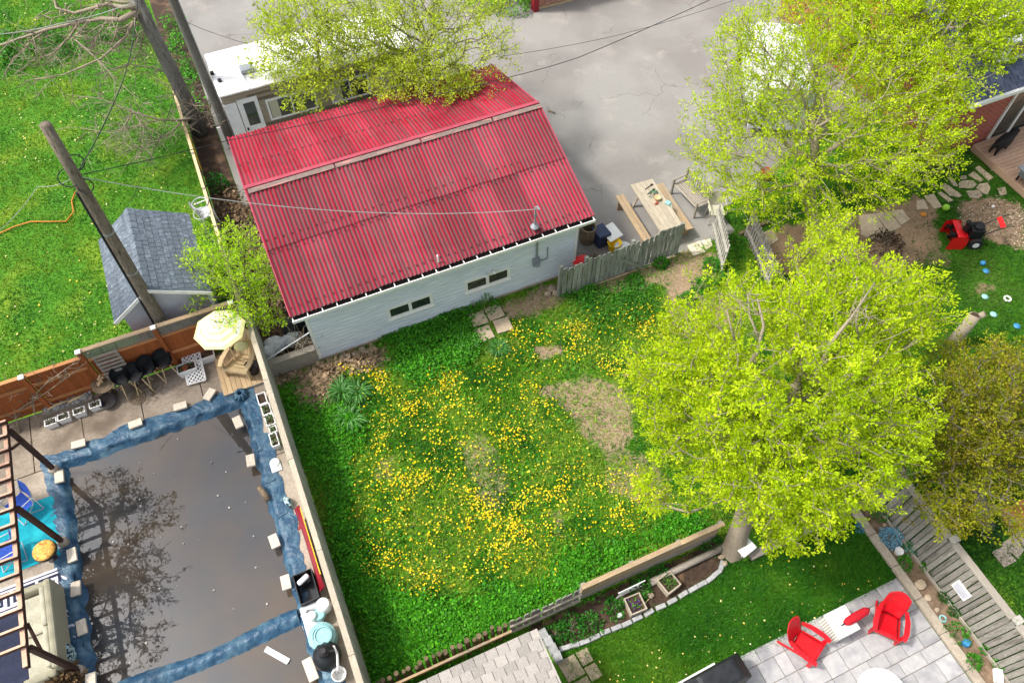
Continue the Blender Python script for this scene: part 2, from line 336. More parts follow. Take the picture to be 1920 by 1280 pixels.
def roofmat():
    """red paint on corrugated steel, worn to grey where the paint has gone"""
    m = bpy.data.materials.new('red_roof'); m.use_nodes = True; n, l = m.node_tree.nodes, m.node_tree.links; b = n['Principled BSDF']; b.inputs['Roughness'].default_value = .65; b.inputs['Specular IOR Level'].default_value = .12
    at = n.new('ShaderNodeAttribute'); at.attribute_name = 'Col'; ge = n.new('ShaderNodeNewGeometry'); mp = n.new('ShaderNodeMapping'); mp.inputs['Scale'].default_value = (6, .5, 1); l.new(ge.outputs['Position'], mp.inputs[0])
    nz = n.new('ShaderNodeTexNoise'); nz.inputs['Scale'].default_value = 1.6; nz.inputs['Detail'].default_value = 7; nz.inputs['Roughness'].default_value = .7; l.new(mp.outputs[0], nz.inputs['Vector'])
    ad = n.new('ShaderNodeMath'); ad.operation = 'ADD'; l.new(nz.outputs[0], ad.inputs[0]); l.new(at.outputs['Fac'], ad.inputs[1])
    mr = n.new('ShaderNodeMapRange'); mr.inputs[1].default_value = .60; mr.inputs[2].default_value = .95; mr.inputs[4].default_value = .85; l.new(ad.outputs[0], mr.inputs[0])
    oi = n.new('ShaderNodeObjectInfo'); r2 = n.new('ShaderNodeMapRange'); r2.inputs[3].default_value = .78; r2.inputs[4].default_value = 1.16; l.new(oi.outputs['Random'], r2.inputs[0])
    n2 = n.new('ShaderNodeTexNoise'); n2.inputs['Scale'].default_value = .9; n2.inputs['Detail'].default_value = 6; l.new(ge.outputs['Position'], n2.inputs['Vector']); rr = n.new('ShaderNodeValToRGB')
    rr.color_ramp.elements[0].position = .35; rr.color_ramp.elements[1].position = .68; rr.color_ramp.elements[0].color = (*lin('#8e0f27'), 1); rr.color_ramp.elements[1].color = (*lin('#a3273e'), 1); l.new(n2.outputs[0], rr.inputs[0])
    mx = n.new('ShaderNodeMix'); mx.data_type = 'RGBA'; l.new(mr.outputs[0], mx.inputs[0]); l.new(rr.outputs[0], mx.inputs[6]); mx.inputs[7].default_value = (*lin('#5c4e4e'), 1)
    h = n.new('ShaderNodeHueSaturation'); l.new(mx.outputs[2], h.inputs['Color']); l.new(r2.outputs[0], h.inputs['Value']); l.new(h.outputs[0], b.inputs['Base Color']); MATS['red_roof'] = m
roofmat(); mat('red_cap', '#a84657', '#98384a', 4, .55, .1)
def watermat():
    m = bpy.data.materials.new('pool_water'); m.use_nodes = True; n, l = m.node_tree.nodes, m.node_tree.links; b = n['Principled BSDF']; b.inputs['Roughness'].default_value = .015; b.inputs['IOR'].default_value = 1.68
    ge = n.new('ShaderNodeNewGeometry'); nz = n.new('ShaderNodeTexNoise'); nz.inputs['Scale'].default_value = .55; nz.inputs['Detail'].default_value = 5; l.new(ge.outputs['Position'], nz.inputs['Vector'])
    rr = n.new('ShaderNodeValToRGB'); rr.color_ramp.elements[0].position = .35; rr.color_ramp.elements[1].position = .7; rr.color_ramp.elements[0].color = (*lin('#33363a'), 1); rr.color_ramp.elements[1].color = (*lin('#4e4030'), 1); l.new(nz.outputs[0], rr.inputs[0]); l.new(rr.outputs[0], b.inputs['Base Color'])
    nb = n.new('ShaderNodeTexNoise'); nb.inputs['Scale'].default_value = 7; nb.inputs['Detail'].default_value = 2; l.new(ge.outputs['Position'], nb.inputs['Vector']); bu = n.new('ShaderNodeBump'); bu.inputs['Strength'].default_value = .035; bu.inputs['Distance'].default_value = .01; l.new(nb.outputs[0], bu.inputs['Height']); l.new(bu.outputs[0], b.inputs['Normal']); MATS['pool_water'] = m
watermat()
def tarpmat():
    m = mat('tarp', '#2d5570', '#24455f', 5, .42, 0, c3='#587888', s3=3.0, t3=(.48, .72), world=True); n, l = m.node_tree.nodes, m.node_tree.links; b = n['Principled BSDF']
    ge = n.new('ShaderNodeNewGeometry'); w1 = n.new('ShaderNodeTexNoise'); w1.inputs['Scale'].default_value = 3.4; w1.inputs['Detail'].default_value = 5; w1.inputs['Distortion'].default_value = 2.2; l.new(ge.outputs['Position'], w1.inputs['Vector'])
    bu = n.new('ShaderNodeBump'); bu.inputs['Strength'].default_value = .6; bu.inputs['Distance'].default_value = .06; l.new(w1.outputs[0], bu.inputs['Height']); l.new(bu.outputs[0], b.inputs['Normal'])
tarpmat()
def asphalt_cracks():
    m = MATS['asphalt']; n, l = m.node_tree.nodes, m.node_tree.links; b = n['Principled BSDF']; src = b.inputs['Base Color'].links[0].from_socket
    ge = n.new('ShaderNodeNewGeometry'); nz = n.new('ShaderNodeTexNoise'); nz.inputs['Scale'].default_value = 1.3; nz.inputs['Detail'].default_value = 6; l.new(ge.outputs['Position'], nz.inputs['Vector'])
    mxv = n.new('ShaderNodeVectorMath'); mxv.operation = 'SCALE'; mxv.inputs['Scale'].default_value = .9; l.new(nz.outputs['Color'], mxv.inputs[0]); ad = n.new('ShaderNodeVectorMath'); l.new(ge.outputs['Position'], ad.inputs[0]); l.new(mxv.outputs[0], ad.inputs[1])
    vo = n.new('ShaderNodeTexVoronoi'); vo.feature = 'DISTANCE_TO_EDGE'; vo.inputs['Scale'].default_value = .33; l.new(ad.outputs[0], vo.inputs['Vector'])
    mr = n.new('ShaderNodeMapRange'); mr.inputs[1].default_value = .001; mr.inputs[2].default_value = .007; mr.inputs[3].default_value = .6; mr.inputs[4].default_value = 0; l.new(vo.outputs[0], mr.inputs[0])
    n4 = n.new('ShaderNodeTexNoise'); n4.inputs['Scale'].default_value = .5; l.new(ge.outputs['Position'], n4.inputs['Vector']); m4 = n.new('ShaderNodeMapRange'); m4.inputs[1].default_value = .48; m4.inputs[2].default_value = .6; l.new(n4.outputs[0], m4.inputs[0]); mu = n.new('ShaderNodeMath'); mu.operation = 'MULTIPLY'; l.new(mr.outputs[0], mu.inputs[0]); l.new(m4.outputs[0], mu.inputs[1])
    mx = n.new('ShaderNodeMix'); mx.data_type = 'RGBA'; l.new(mu.outputs[0], mx.inputs[0]); l.new(src, mx.inputs[6]); mx.inputs[7].default_value = (*lin('#5b5650'), 1)
    n5 = n.new('ShaderNodeTexNoise'); n5.inputs['Scale'].default_value = .8; n5.inputs['Detail'].default_value = 9; n5.inputs['Roughness'].default_value = .7; l.new(ge.outputs['Position'], n5.inputs['Vector']); m5 = n.new('ShaderNodeMapRange'); m5.inputs[1].default_value = .55; m5.inputs[2].default_value = .78; m5.inputs[4].default_value = .7; l.new(n5.outputs[0], m5.inputs[0])
    m6 = n.new('ShaderNodeMix'); m6.data_type = 'RGBA'; l.new(m5.outputs[0], m6.inputs[0]); l.new(mx.outputs[2], m6.inputs[6]); m6.inputs[7].default_value = (*lin('#a8a097'), 1); l.new(m6.outputs[2], b.inputs['Base Color'])
asphalt_cracks()
def yardmat(name, grass, dirt, dirt2):
    """ground that is turf where the Col attribute is 0 and bare earth where it is 1"""
    m = bpy.data.materials.new(name); m.use_nodes = True; n, l = m.node_tree.nodes, m.node_tree.links; b = n['Principled BSDF']; b.inputs['Roughness'].default_value = .95; b.inputs['Specular IOR Level'].default_value = .1
    ge = n.new('ShaderNodeNewGeometry'); at = n.new('ShaderNodeAttribute'); at.attribute_name = 'Col'
    def nz(s, d=6):
        x = n.new('ShaderNodeTexNoise'); x.inputs['Scale'].default_value = s; x.inputs['Detail'].default_value = d; x.inputs['Roughness'].default_value = .7; l.new(ge.outputs['Position'], x.inputs['Vector']); return x.outputs[0]
    def ramp(f, a, c, p=(.35, .68)):
        r = n.new('ShaderNodeValToRGB'); r.color_ramp.elements[0].position, r.color_ramp.elements[1].position = p; r.color_ramp.elements[0].color = (*lin(a), 1); r.color_ramp.elements[1].color = (*lin(c), 1); l.new(f, r.inputs[0]); return r.outputs[0]
    g = ramp(nz(9), *grass); d = ramp(nz(16), dirt, dirt2)
    s = n.new('ShaderNodeMath'); l.new(at.outputs['Fac'], s.inputs[0]); k = n.new('ShaderNodeMath'); k.operation = 'MULTIPLY_ADD'; l.new(nz(7, 8), k.inputs[0]); k.inputs[1].default_value = .9; k.inputs[2].default_value = -.45; l.new(k.outputs[0], s.inputs[1])
    mr = n.new('ShaderNodeMapRange'); mr.inputs[1].default_value = .3; mr.inputs[2].default_value = .62; l.new(s.outputs[0], mr.inputs[0]); mx = n.new('ShaderNodeMix'); mx.data_type = 'RGBA'; l.new(mr.outputs[0], mx.inputs[0]); l.new(g, mx.inputs[6]); l.new(d, mx.inputs[7]); l.new(mx.outputs[2], b.inputs['Base Color'])
    bu = n.new('ShaderNodeBump'); bu.inputs['Strength'].default_value = .7; bu.inputs['Distance'].default_value = .03; l.new(nz(28, 5), bu.inputs['Height']); l.new(bu.outputs[0], b.inputs['Normal']); MATS[name] = m
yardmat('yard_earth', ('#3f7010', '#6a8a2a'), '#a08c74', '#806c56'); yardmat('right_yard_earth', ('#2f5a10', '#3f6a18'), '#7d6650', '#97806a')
# ------------------------------------------------------------------ the setting
PX0, PX1, PY0, PY1 = -7.0, -2.35, 2.0, 12.35                      # pool opening
gm = MB()
for (x0, x1, y0, y1) in ((-500, PX0, -500, 700), (PX1, 500, -500, 700), (PX0, PX1, -500, PY0), (PX0, PX1, PY1, 700)):
    gm.add([(x0, y0, -.03), (x1, y0, -.03), (x1, y1, -.03), (x0, y1, -.03)], [(0, 1, 2, 3)])
gm.build('ground', 'lawn_ground', kind='structure')
def sheet(name, poly, z, m, **k):
    if sum(a[0] * b[1] - b[0] * a[1] for a, b in zip(poly, list(poly[1:]) + [poly[0]])) < 0: poly = list(poly)[::-1]
    b = MB(); b.add([(x, y, z) for x, y in poly], [tuple(range(len(poly)))]); return b.build(name, m, kind='structure', **k)
sheet('lawn', [(-45, 14.2), (-1.72, 14.2), (-1.72, 60), (-45, 60)], 0.0, 'lawn_ground')
sheet('driveway', [(-.75, 19.3), (7.5, 19.3), (7.5, 12.05), (10.75, 12.05), (12.88, 12.1), (13.2, 13.1), (14.5, 13.4), (17, 14.5), (21.5, 15.2), (40, 15.2), (40, 60), (-.75, 60)], .004, 'asphalt')
sheet('side_strip', [(-1.62, 12.75), (.3, 12.75), (.3, 19.28), (-.78, 19.28), (-.78, 40), (-1.62, 40)], 0.0, 'dark_soil')
def softgrid(name, poly, z, m, masks, res=.07, jag=.25):
    """ground zone with bare places: masks = [(polygon, strength)]"""
    p = np.array(poly); lo = p.min(0); hi = p.max(0); nx, ny = int((hi[0] - lo[0]) / res), int((hi[1] - lo[1]) / res)
    X, Y = np.meshgrid(np.linspace(lo[0], hi[0], nx + 1), np.linspace(lo[1], hi[1], ny + 1)); X = X.ravel(); Y = Y.ravel()
    D = bare(X, Y, masks, jag); h = .03 * fnoise(X, Y, .8, 3) - .015 + .012 * fnoise(X, Y, 5, 4)
    V = np.stack([X, Y, z + h], 1); i = np.arange(nx)[None, :] + np.arange(ny)[:, None] * (nx + 1); F = np.stack([i, i + 1, i + nx + 2, i + nx + 1], -1).reshape(-1, 4)
    cx = V[F].mean(1); F = F[inpoly(cx[:, 0], cx[:, 1], poly)]; u, inv = np.unique(F, return_inverse=True)
    o = rawmesh(name, V[u], inv.reshape(-1, 4), np.repeat(D[u][:, None], 3, 1), m, smooth=True); return tag(o, kind='structure')
def bare(X, Y, masks, jag=.25):
    D = np.zeros(len(X)); jag = .42
    for k in range(5):
        jx = X + (fnoise(X, Y, 1.7 + k * .8, 11 + k) - .5) * jag * 2; jy = Y + (fnoise(X, Y, 1.7 + k * .8, 23 + k) - .5) * jag * 2; d = np.zeros(len(X))
        for poly, s in masks: d = np.maximum(d, np.where(inpoly(jx, jy, poly), s, 0))
        D += d / 5
    return D
YARD = [(-1.46, 4.0), (7.3, 4.0), (11.1, 3.3), (12.9, 4.5), (12.9, 12.08), (10.6, 12.04), (7.6, 12.0), (7.6, 12.7), (-1.46, 12.7)]
YBARE = [(polyG([(1010, 735), (1045, 715), (1100, 706), (1150, 706), (1195, 760), (1190, 830), (1140, 860), (1105, 835), (1075, 790), (1045, 752)]), .66),
    (polyG([(1003, 655), (1045, 645), (1058, 668), (1015, 680)]), 1), (polyG([(1003, 730), (1030, 718), (1038, 740), (1012, 756)]), .8),
    (polyG([(935, 575), (1000, 545), (1060, 522), (1075, 545), (1030, 585), (950, 603)]), .9), (polyG([(1060, 520), (1280, 470), (1345, 470), (1350, 520), (1290, 520), (1200, 545), (1110, 560)]), .75),
    (polyG([(1240, 520), (1300, 490), (1310, 530), (1275, 600), (1255, 590)]), .95), (polyG([(1270, 610), (1310, 545), (1390, 530), (1400, 580), (1320, 640)]), .62), (polyG([(1250, 600), (1300, 590), (1310, 640), (1260, 640)]), .8),
    (polyG([(510, 705), (610, 672), (725, 645), (735, 680), (690, 690), (640, 690), (620, 770), (580, 780), (540, 730)]), .85),
    (polyG([(850, 830), (920, 810), (960, 900), (940, 980), (880, 930)]), .5), (polyG([(1130, 830), (1220, 850), (1280, 940), (1200, 960), (1130, 920)]), .55), (polyG([(700, 860), (740, 850), (750, 900), (710, 910)]), .5), (polyG([(1020, 960), (1060, 950), (1070, 1000), (1030, 1010)]), .55)]
softgrid('yard_ground', YARD, .0, 'yard_earth', YBARE, jag=.45)
RYARD = [(12.9, 3.0), (40, 3.0), (40, 12.3), (25, 12.3), (19, 13.4), (14.5, 13.4), (12.9, 13.1)]
RBARE = [(polyG([(1380, 470), (1450, 430), (1600, 400), (1720, 370), (1760, 380), (1700, 440), (1640, 480), (1560, 500), (1440, 520)]), .9), (polyG([(1690, 400), (1760, 390), (1760, 460), (1720, 490), (1660, 480), (1640, 450)]), .7), (polyG([(1800, 375), (1870, 370), (1920, 385), (1920, 470), (1850, 450), (1800, 420)]), .85), (polyG([(1820, 540), (1850, 520), (1880, 545), (1850, 560)]), .55), (polyG([(1620, 470), (1700, 430), (1720, 500), (1640, 540)]), .8), (polyG([(1700, 470), (1780, 460), (1790, 500), (1730, 500)]), .5)]
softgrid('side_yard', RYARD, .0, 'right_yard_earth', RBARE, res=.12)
LOWLAWN = [(2.2, 1.5), (10.4, 1.5), (10.4, 3.15), (7.4, 3.15), (6.4, 2.75), (4.5, 2.6), (2.9, 2.75), (2.2, 2.75)]
sheet('low_lawn', [(-3, -6), (10.4, -6), (10.4, 3.9), (-3, 3.9)], -.005, 'lawn_ground')
sheet('east_lawn', [(11.2, -12), (40, -12), (40, 2.98), (13.0, 2.98), (11.2, 3.25)], -.005, 'lawn_ground')
EDGEPX = [(1048, 1218), (1085, 1208), (1125, 1190), (1165, 1174), (1205, 1155), (1250, 1132), (1290, 1110), (1325, 1090), (1350, 1070), (1356, 1052)]
BEDA = [(2.1, 3.95), (7.2, 3.95)] + polyG(EDGEPX[::-1])
sheet('garden_bed', BEDA, .03, 'dark_soil')
sheet('border_bed', [(10.62, -3), (11.12, -3), (11.12, 3.4), (10.62, 3.4)], .03, 'soil')
# pool deck: slabs with open joints round the pool
dk = T('pool_deck', None, None, (-5, 13, 0)); tag(dk, kind='structure')
sheet('deck_base', [(-14, 12.36), (-1.56, 12.36), (-1.56, 14.12), (-14, 14.12)], -.012, 'dark_soil'); sheet('deck_base', [(-14, -3), (-7.01, -3), (-7.01, 12.35), (-14, 12.35)], -.012, 'dark_soil'); sheet('deck_base', [(-2.34, -3), (-1.56, -3), (-1.56, 12.35), (-2.34, 12.35)], -.012, 'dark_soil')
def slab(x0, x1, y0, y1, m='concrete'):
    g = .012; b = MB(); b.b2((x0 + g, y0 + g, -.08), (x1 - g, y1 - g, random.uniform(-.003, .003))); b.build('concrete_slab', m, dk, world=True, bevel=.006)
xs = [-14, -11.6, -9.6, -7.6, -6.35, -4.85, -3.3, -2.1, -1.56]
for a, b in zip(xs[:-1], xs[1:]): slab(a, b, 12.36, 14.11)
for y0, y1 in ((10.4, 12.36), (8.4, 10.4), (6.4, 8.4), (4.4, 6.4), (1.5, 4.4)):
    slab(-2.34, -1.56, y0, y1, 'concrete_pale'); slab(-9.0, -7.01, y0, y1, 'concrete_pale'); slab(-14, -9.0, y0, y1, 'concrete_pale')
# pool water and the basin below it
sheet('pool_water', [(PX0, PY0), (PX1, PY0), (PX1, PY1), (PX0, PY1)], -.16, 'pool_water')
pb = MB(); pb.b2((PX0 - .1, PY0, -.9), (PX0, PY1, -.03)); pb.b2((PX1, PY0, -.9), (PX1 + .1, PY1, -.03)); pb.b2((PX0, PY1, -.9), (PX1, PY1 + .1, -.03)); pb.b2((PX0, PY0, -1), (PX1, PY1, -.9)); pb.build('pool_basin', 'navy', kind='structure')
# ------------------------------------------------------------------ garage
GX0, GX1, GYF, GYB, EZ, RZ = -.42, 7.90, 12.44, 19.48, 2.53, 3.60
WX0, WX1, WY = -.14, 7.62, 12.74
gar = T('garage', 'pale grey sided garage with red corrugated metal gable roof', 'garage', (3.7, 15.9, 0))
b = MB()
n = 18; lh = 2.52 / n
for i in range(n):
    z0 = i * lh; z1 = z0 + lh + .008
    zk = z0 + lh * .66; b.add([(WX0, WY - .032, z0), (WX1, WY - .032, z0), (WX1, WY - .030, zk), (WX0, WY - .030, zk), (WX0, WY, z0), (WX1, WY, z0), (WX1, WY - .006, z1), (WX0, WY - .006, z1)], [(0, 1, 2, 3), (4, 5, 1, 0), (3, 2, 6, 7)])
b.build('siding', 'siding', gar, world=True)
b = MB(); b.b2((WX0 + .01, WY, 0), (WX1 - .01, 19.2, 2.5)); b.add([(WX0 + .01, WY, 2.5), (WX0 + .01, 19.2, 2.5), (WX0 + .01, 15.96, 3.5), (WX1 - .01, WY, 2.5), (WX1 - .01, 19.2, 2.5), (WX1 - .01, 15.96, 3.5)], [(0, 2, 1), (3, 4, 5)]); b.build('wall', 'siding', gar, world=True)
for x in (WX0 - .01, WX1 - .06):
    b = MB(); b.b2((x, WY - .04, 0), (x + .08, WY + .06, 2.5)); b.build('corner_trim', 'white_paint', gar, world=True)
b = MB(); b.b2((WX0 - .02, WY - .06, -.02), (WX1 + .02, WY + .02, .10)); b.build('foundation', 'concrete_pale', gar, world=True)
def corr(x0, x1, y0, z0, y1, z1, lift, over=True):
    per = .108; nper = round((x1 - x0) / per); m = nper * 4; V = []; C = []
    for t in (0.0, 1.0):
        for i in range(m + 1):
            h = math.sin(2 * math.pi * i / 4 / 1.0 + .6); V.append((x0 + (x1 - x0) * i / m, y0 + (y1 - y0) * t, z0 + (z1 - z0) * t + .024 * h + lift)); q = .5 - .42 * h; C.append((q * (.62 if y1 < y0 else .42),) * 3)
    F = [(i, i + 1, m + 2 + i, m + 1 + i) for i in range(m)]
    if y1 < y0: F = [f[::-1] for f in F]
    o = rawmesh('roof_sheet', V, F, np.array(C), 'red_roof', gar, smooth=True, world=True); return o
NS = 11; sw = (GX1 - GX0) / NS; RYM = (GYF + GYB) / 2
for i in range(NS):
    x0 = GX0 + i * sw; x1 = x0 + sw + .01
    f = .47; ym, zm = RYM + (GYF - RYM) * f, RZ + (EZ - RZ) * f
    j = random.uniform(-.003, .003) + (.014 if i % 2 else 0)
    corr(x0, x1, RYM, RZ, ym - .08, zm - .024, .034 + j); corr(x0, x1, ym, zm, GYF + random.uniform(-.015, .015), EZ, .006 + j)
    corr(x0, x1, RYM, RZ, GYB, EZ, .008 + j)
b = MB()
for k, (s0, s1) in enumerate(((GX0, 1.9), (1.9, 4.3), (4.3, 6.4), (6.4, GX1))):
    c = MB(); dz = random.uniform(0, .012); a0 = RYM + .02
    c.add([(s0, a0 + .17, RZ + .005 + dz), (s1, a0 + .17, RZ + .005 + dz), (s1, a0, RZ + .085 + dz), (s0, a0, RZ + .085 + dz), (s1, a0 - .03, RZ + .08 + dz), (s0, a0 - .03, RZ + .08 + dz)], [(0, 1, 2, 3), (3, 2, 4, 5)][0:2]); c.build('ridge_cap', 'red_cap', gar, world=True)
    c = MB(); c.box(((s0 + s1) / 2 + .03, RYM - .09, RZ + .035 + dz), (s1 - s0 - .05, .13, .025), rx=R(14) + random.uniform(-.04, .04), rz=random.uniform(-.004, .004)); c.build('ridge_board', 'ridge_wood', gar, world=True)
for x in (GX0 - .015, GX1 + .005):
    for y1 in (GYF, GYB):
        c = MB(); c.beam((x, RYM, RZ - .02), (x, y1, EZ - .02), .03, .13); c.build('barge_board', 'red_cap', gar, world=True)
c = MB(); c.b2((GX0 + .05, WY, 2.38), (GX1 - .05, GYB - .1, 2.40)); c.build('soffit', 'white_paint', gar, world=True)
gu = MB(); gu.b2((GX0, GYF - .10, EZ - .13), (GX1, GYF + .06, EZ - .115)); gu.b2((GX0, GYF + .06, EZ - .13), (GX1, GYF + .075, EZ - .02)); gut = gu.build('gutter', 'gutter_dark', gar, world=True)
c = MB(); c.b2((GX0 - .01, GYF - .125, EZ - .14), (GX1 + .01, GYF - .10, EZ - .045)); c.build('gutter_lip', 'white_paint', gut, world=True)
for i in range(23):
    x = GX0 + .02 + i * (GX1 - GX0 - .04) / 22; c = MB(); c.b2((x - .012, GYF - .11, EZ - .05), (x + .012, GYF + .07, EZ - .035)); c.build('gutter_hanger', 'white_paint', gut, world=True)
c = MB(); c.b2((WX0, WY - .01, 2.28), (WX1, WY + .02, 2.40)); c.build('frieze_board', 'white_paint', gar, world=True)
def gwin(c0, c1):
    (x0, z1), (x1, z0) = c0, c1; y = WY - .03; wn = MB()
    for (a, b_, c_, d) in ((x0 - .09, x1 + .09, z1, z1 + .085), (x0 - .09, x1 + .09, z0 - .085, z0), (x0 - .09, x0, z0, z1), (x1, x1 + .09, z0, z1), ((x0 + x1) / 2 - .045, (x0 + x1) / 2 + .045, z0, z1)):
        wn.b2((a, y - .03, c_), (b_, y + .02, d))
    o = wn.build('window', 'white_paint', gar, world=True)
    s = MB(); s.b2((x0 - .11, y - .07, z0 - .115), (x1 + .11, y + .01, z0 - .087)); s.build('sill', 'white_paint', o, world=True)
    for a, b_ in ((x0, (x0 + x1) / 2 - .035), ((x0 + x1) / 2 + .035, x1)):
        s = MB(); s.b2((a, y - .018, z0), (b_, y - .008, z1)); s.build('pane', 'glass_dark', o, world=True)
wa = GY(727, 577, WY); wb = GY(808, 572, WY); gwin((wa[0] + .03, wa[1] - .04), (wb[0] - .02, wa[1] - .37))
wa2 = GY(873, 528, WY); wb2 = GY(951, 520, WY); gwin((wa2[0] + .03, wa[1] - .04), (wb2[0] - .02, wa[1] - .37))
fx, fz = GY(916, 508, WY); c = MB(); c.box((fx, WY - .05, fz), (.12, .05, .07)); c.ball((fx - .12, WY - .13, fz - .01), .055); c.ball((fx + .12, WY - .13, fz + .02), .055); c.build('flood_light', 'white_plastic', gar, world=True, smooth=False)
mx_, mz = GY(1003, 487, WY); c = MB(); c.box((mx_, WY - .08, mz), (.2, .12, .28)); c.lathe((mx_, WY - .17, mz - .02), [(.07, -.05), (.08, 0), (.07, .05)], 12); c.build('meter_box', 'grey_metal', gar, world=True)
c = MB(); c.tube([(mx_ + .02, WY - .06, mz + .1), (mx_ + .02, WY - .06, 2.35)], .03); c.tube([(mx_ + .08, WY - .05, mz - .06), (mx_ + .36, WY - .05, mz - .06), (mx_ + .36, WY - .05, mz + .42)], .016); c.build('conduit', 'grey_metal', gar, world=True)
ms = G(1003, 418, 2.85); c = MB(); c.tube([(ms[0], ms[1], 2.5), (ms[0], ms[1], 3.42), (ms[0] + .03, ms[1] - .06, 3.5), (ms[0] + .05, ms[1] - .14, 3.46)], .03); c.lathe((ms[0], ms[1], 2.72), [(.12, 0), (.05, .08)], 10); c.build('service_mast', 'grey_metal', gar, world=True)
vp = G(822, 490, 2.62); c = MB(); c.tube([(vp[0], vp[1], 2.55), (vp[0] - .01, vp[1] + .0, 2.86)], .022); c.build('vent_pipe', 'white_paint', gar, world=True)
ox, oz = GY(885, 570, WY); c = MB(); c.box((ox, WY - .04, .28), (.08, .05, .1)); c.build('outlet_box', 'grey_plastic', gar, world=True)
c = MB()
for t_ in (.05, .42, .52, .94):
    for k in range(38):
        xx = GX0 + .06 + k * .218 + random.uniform(-.02, .02); c.box((xx, RYM + (GYF - RYM) * t_, RZ + (EZ - RZ) * t_ + .05), (.028, .05, .016))
        if t_ in (.42, .94): c.box((xx, RYM + (GYB - RYM) * t_, RZ + (EZ - RZ) * t_ + .045), (.028, .05, .016))
tag(c.build('roof_screws', 'gutter_dark', gar, world=True), kind='stuff')
MAST = (ms[0] + .03, ms[1] - .1, 3.45)
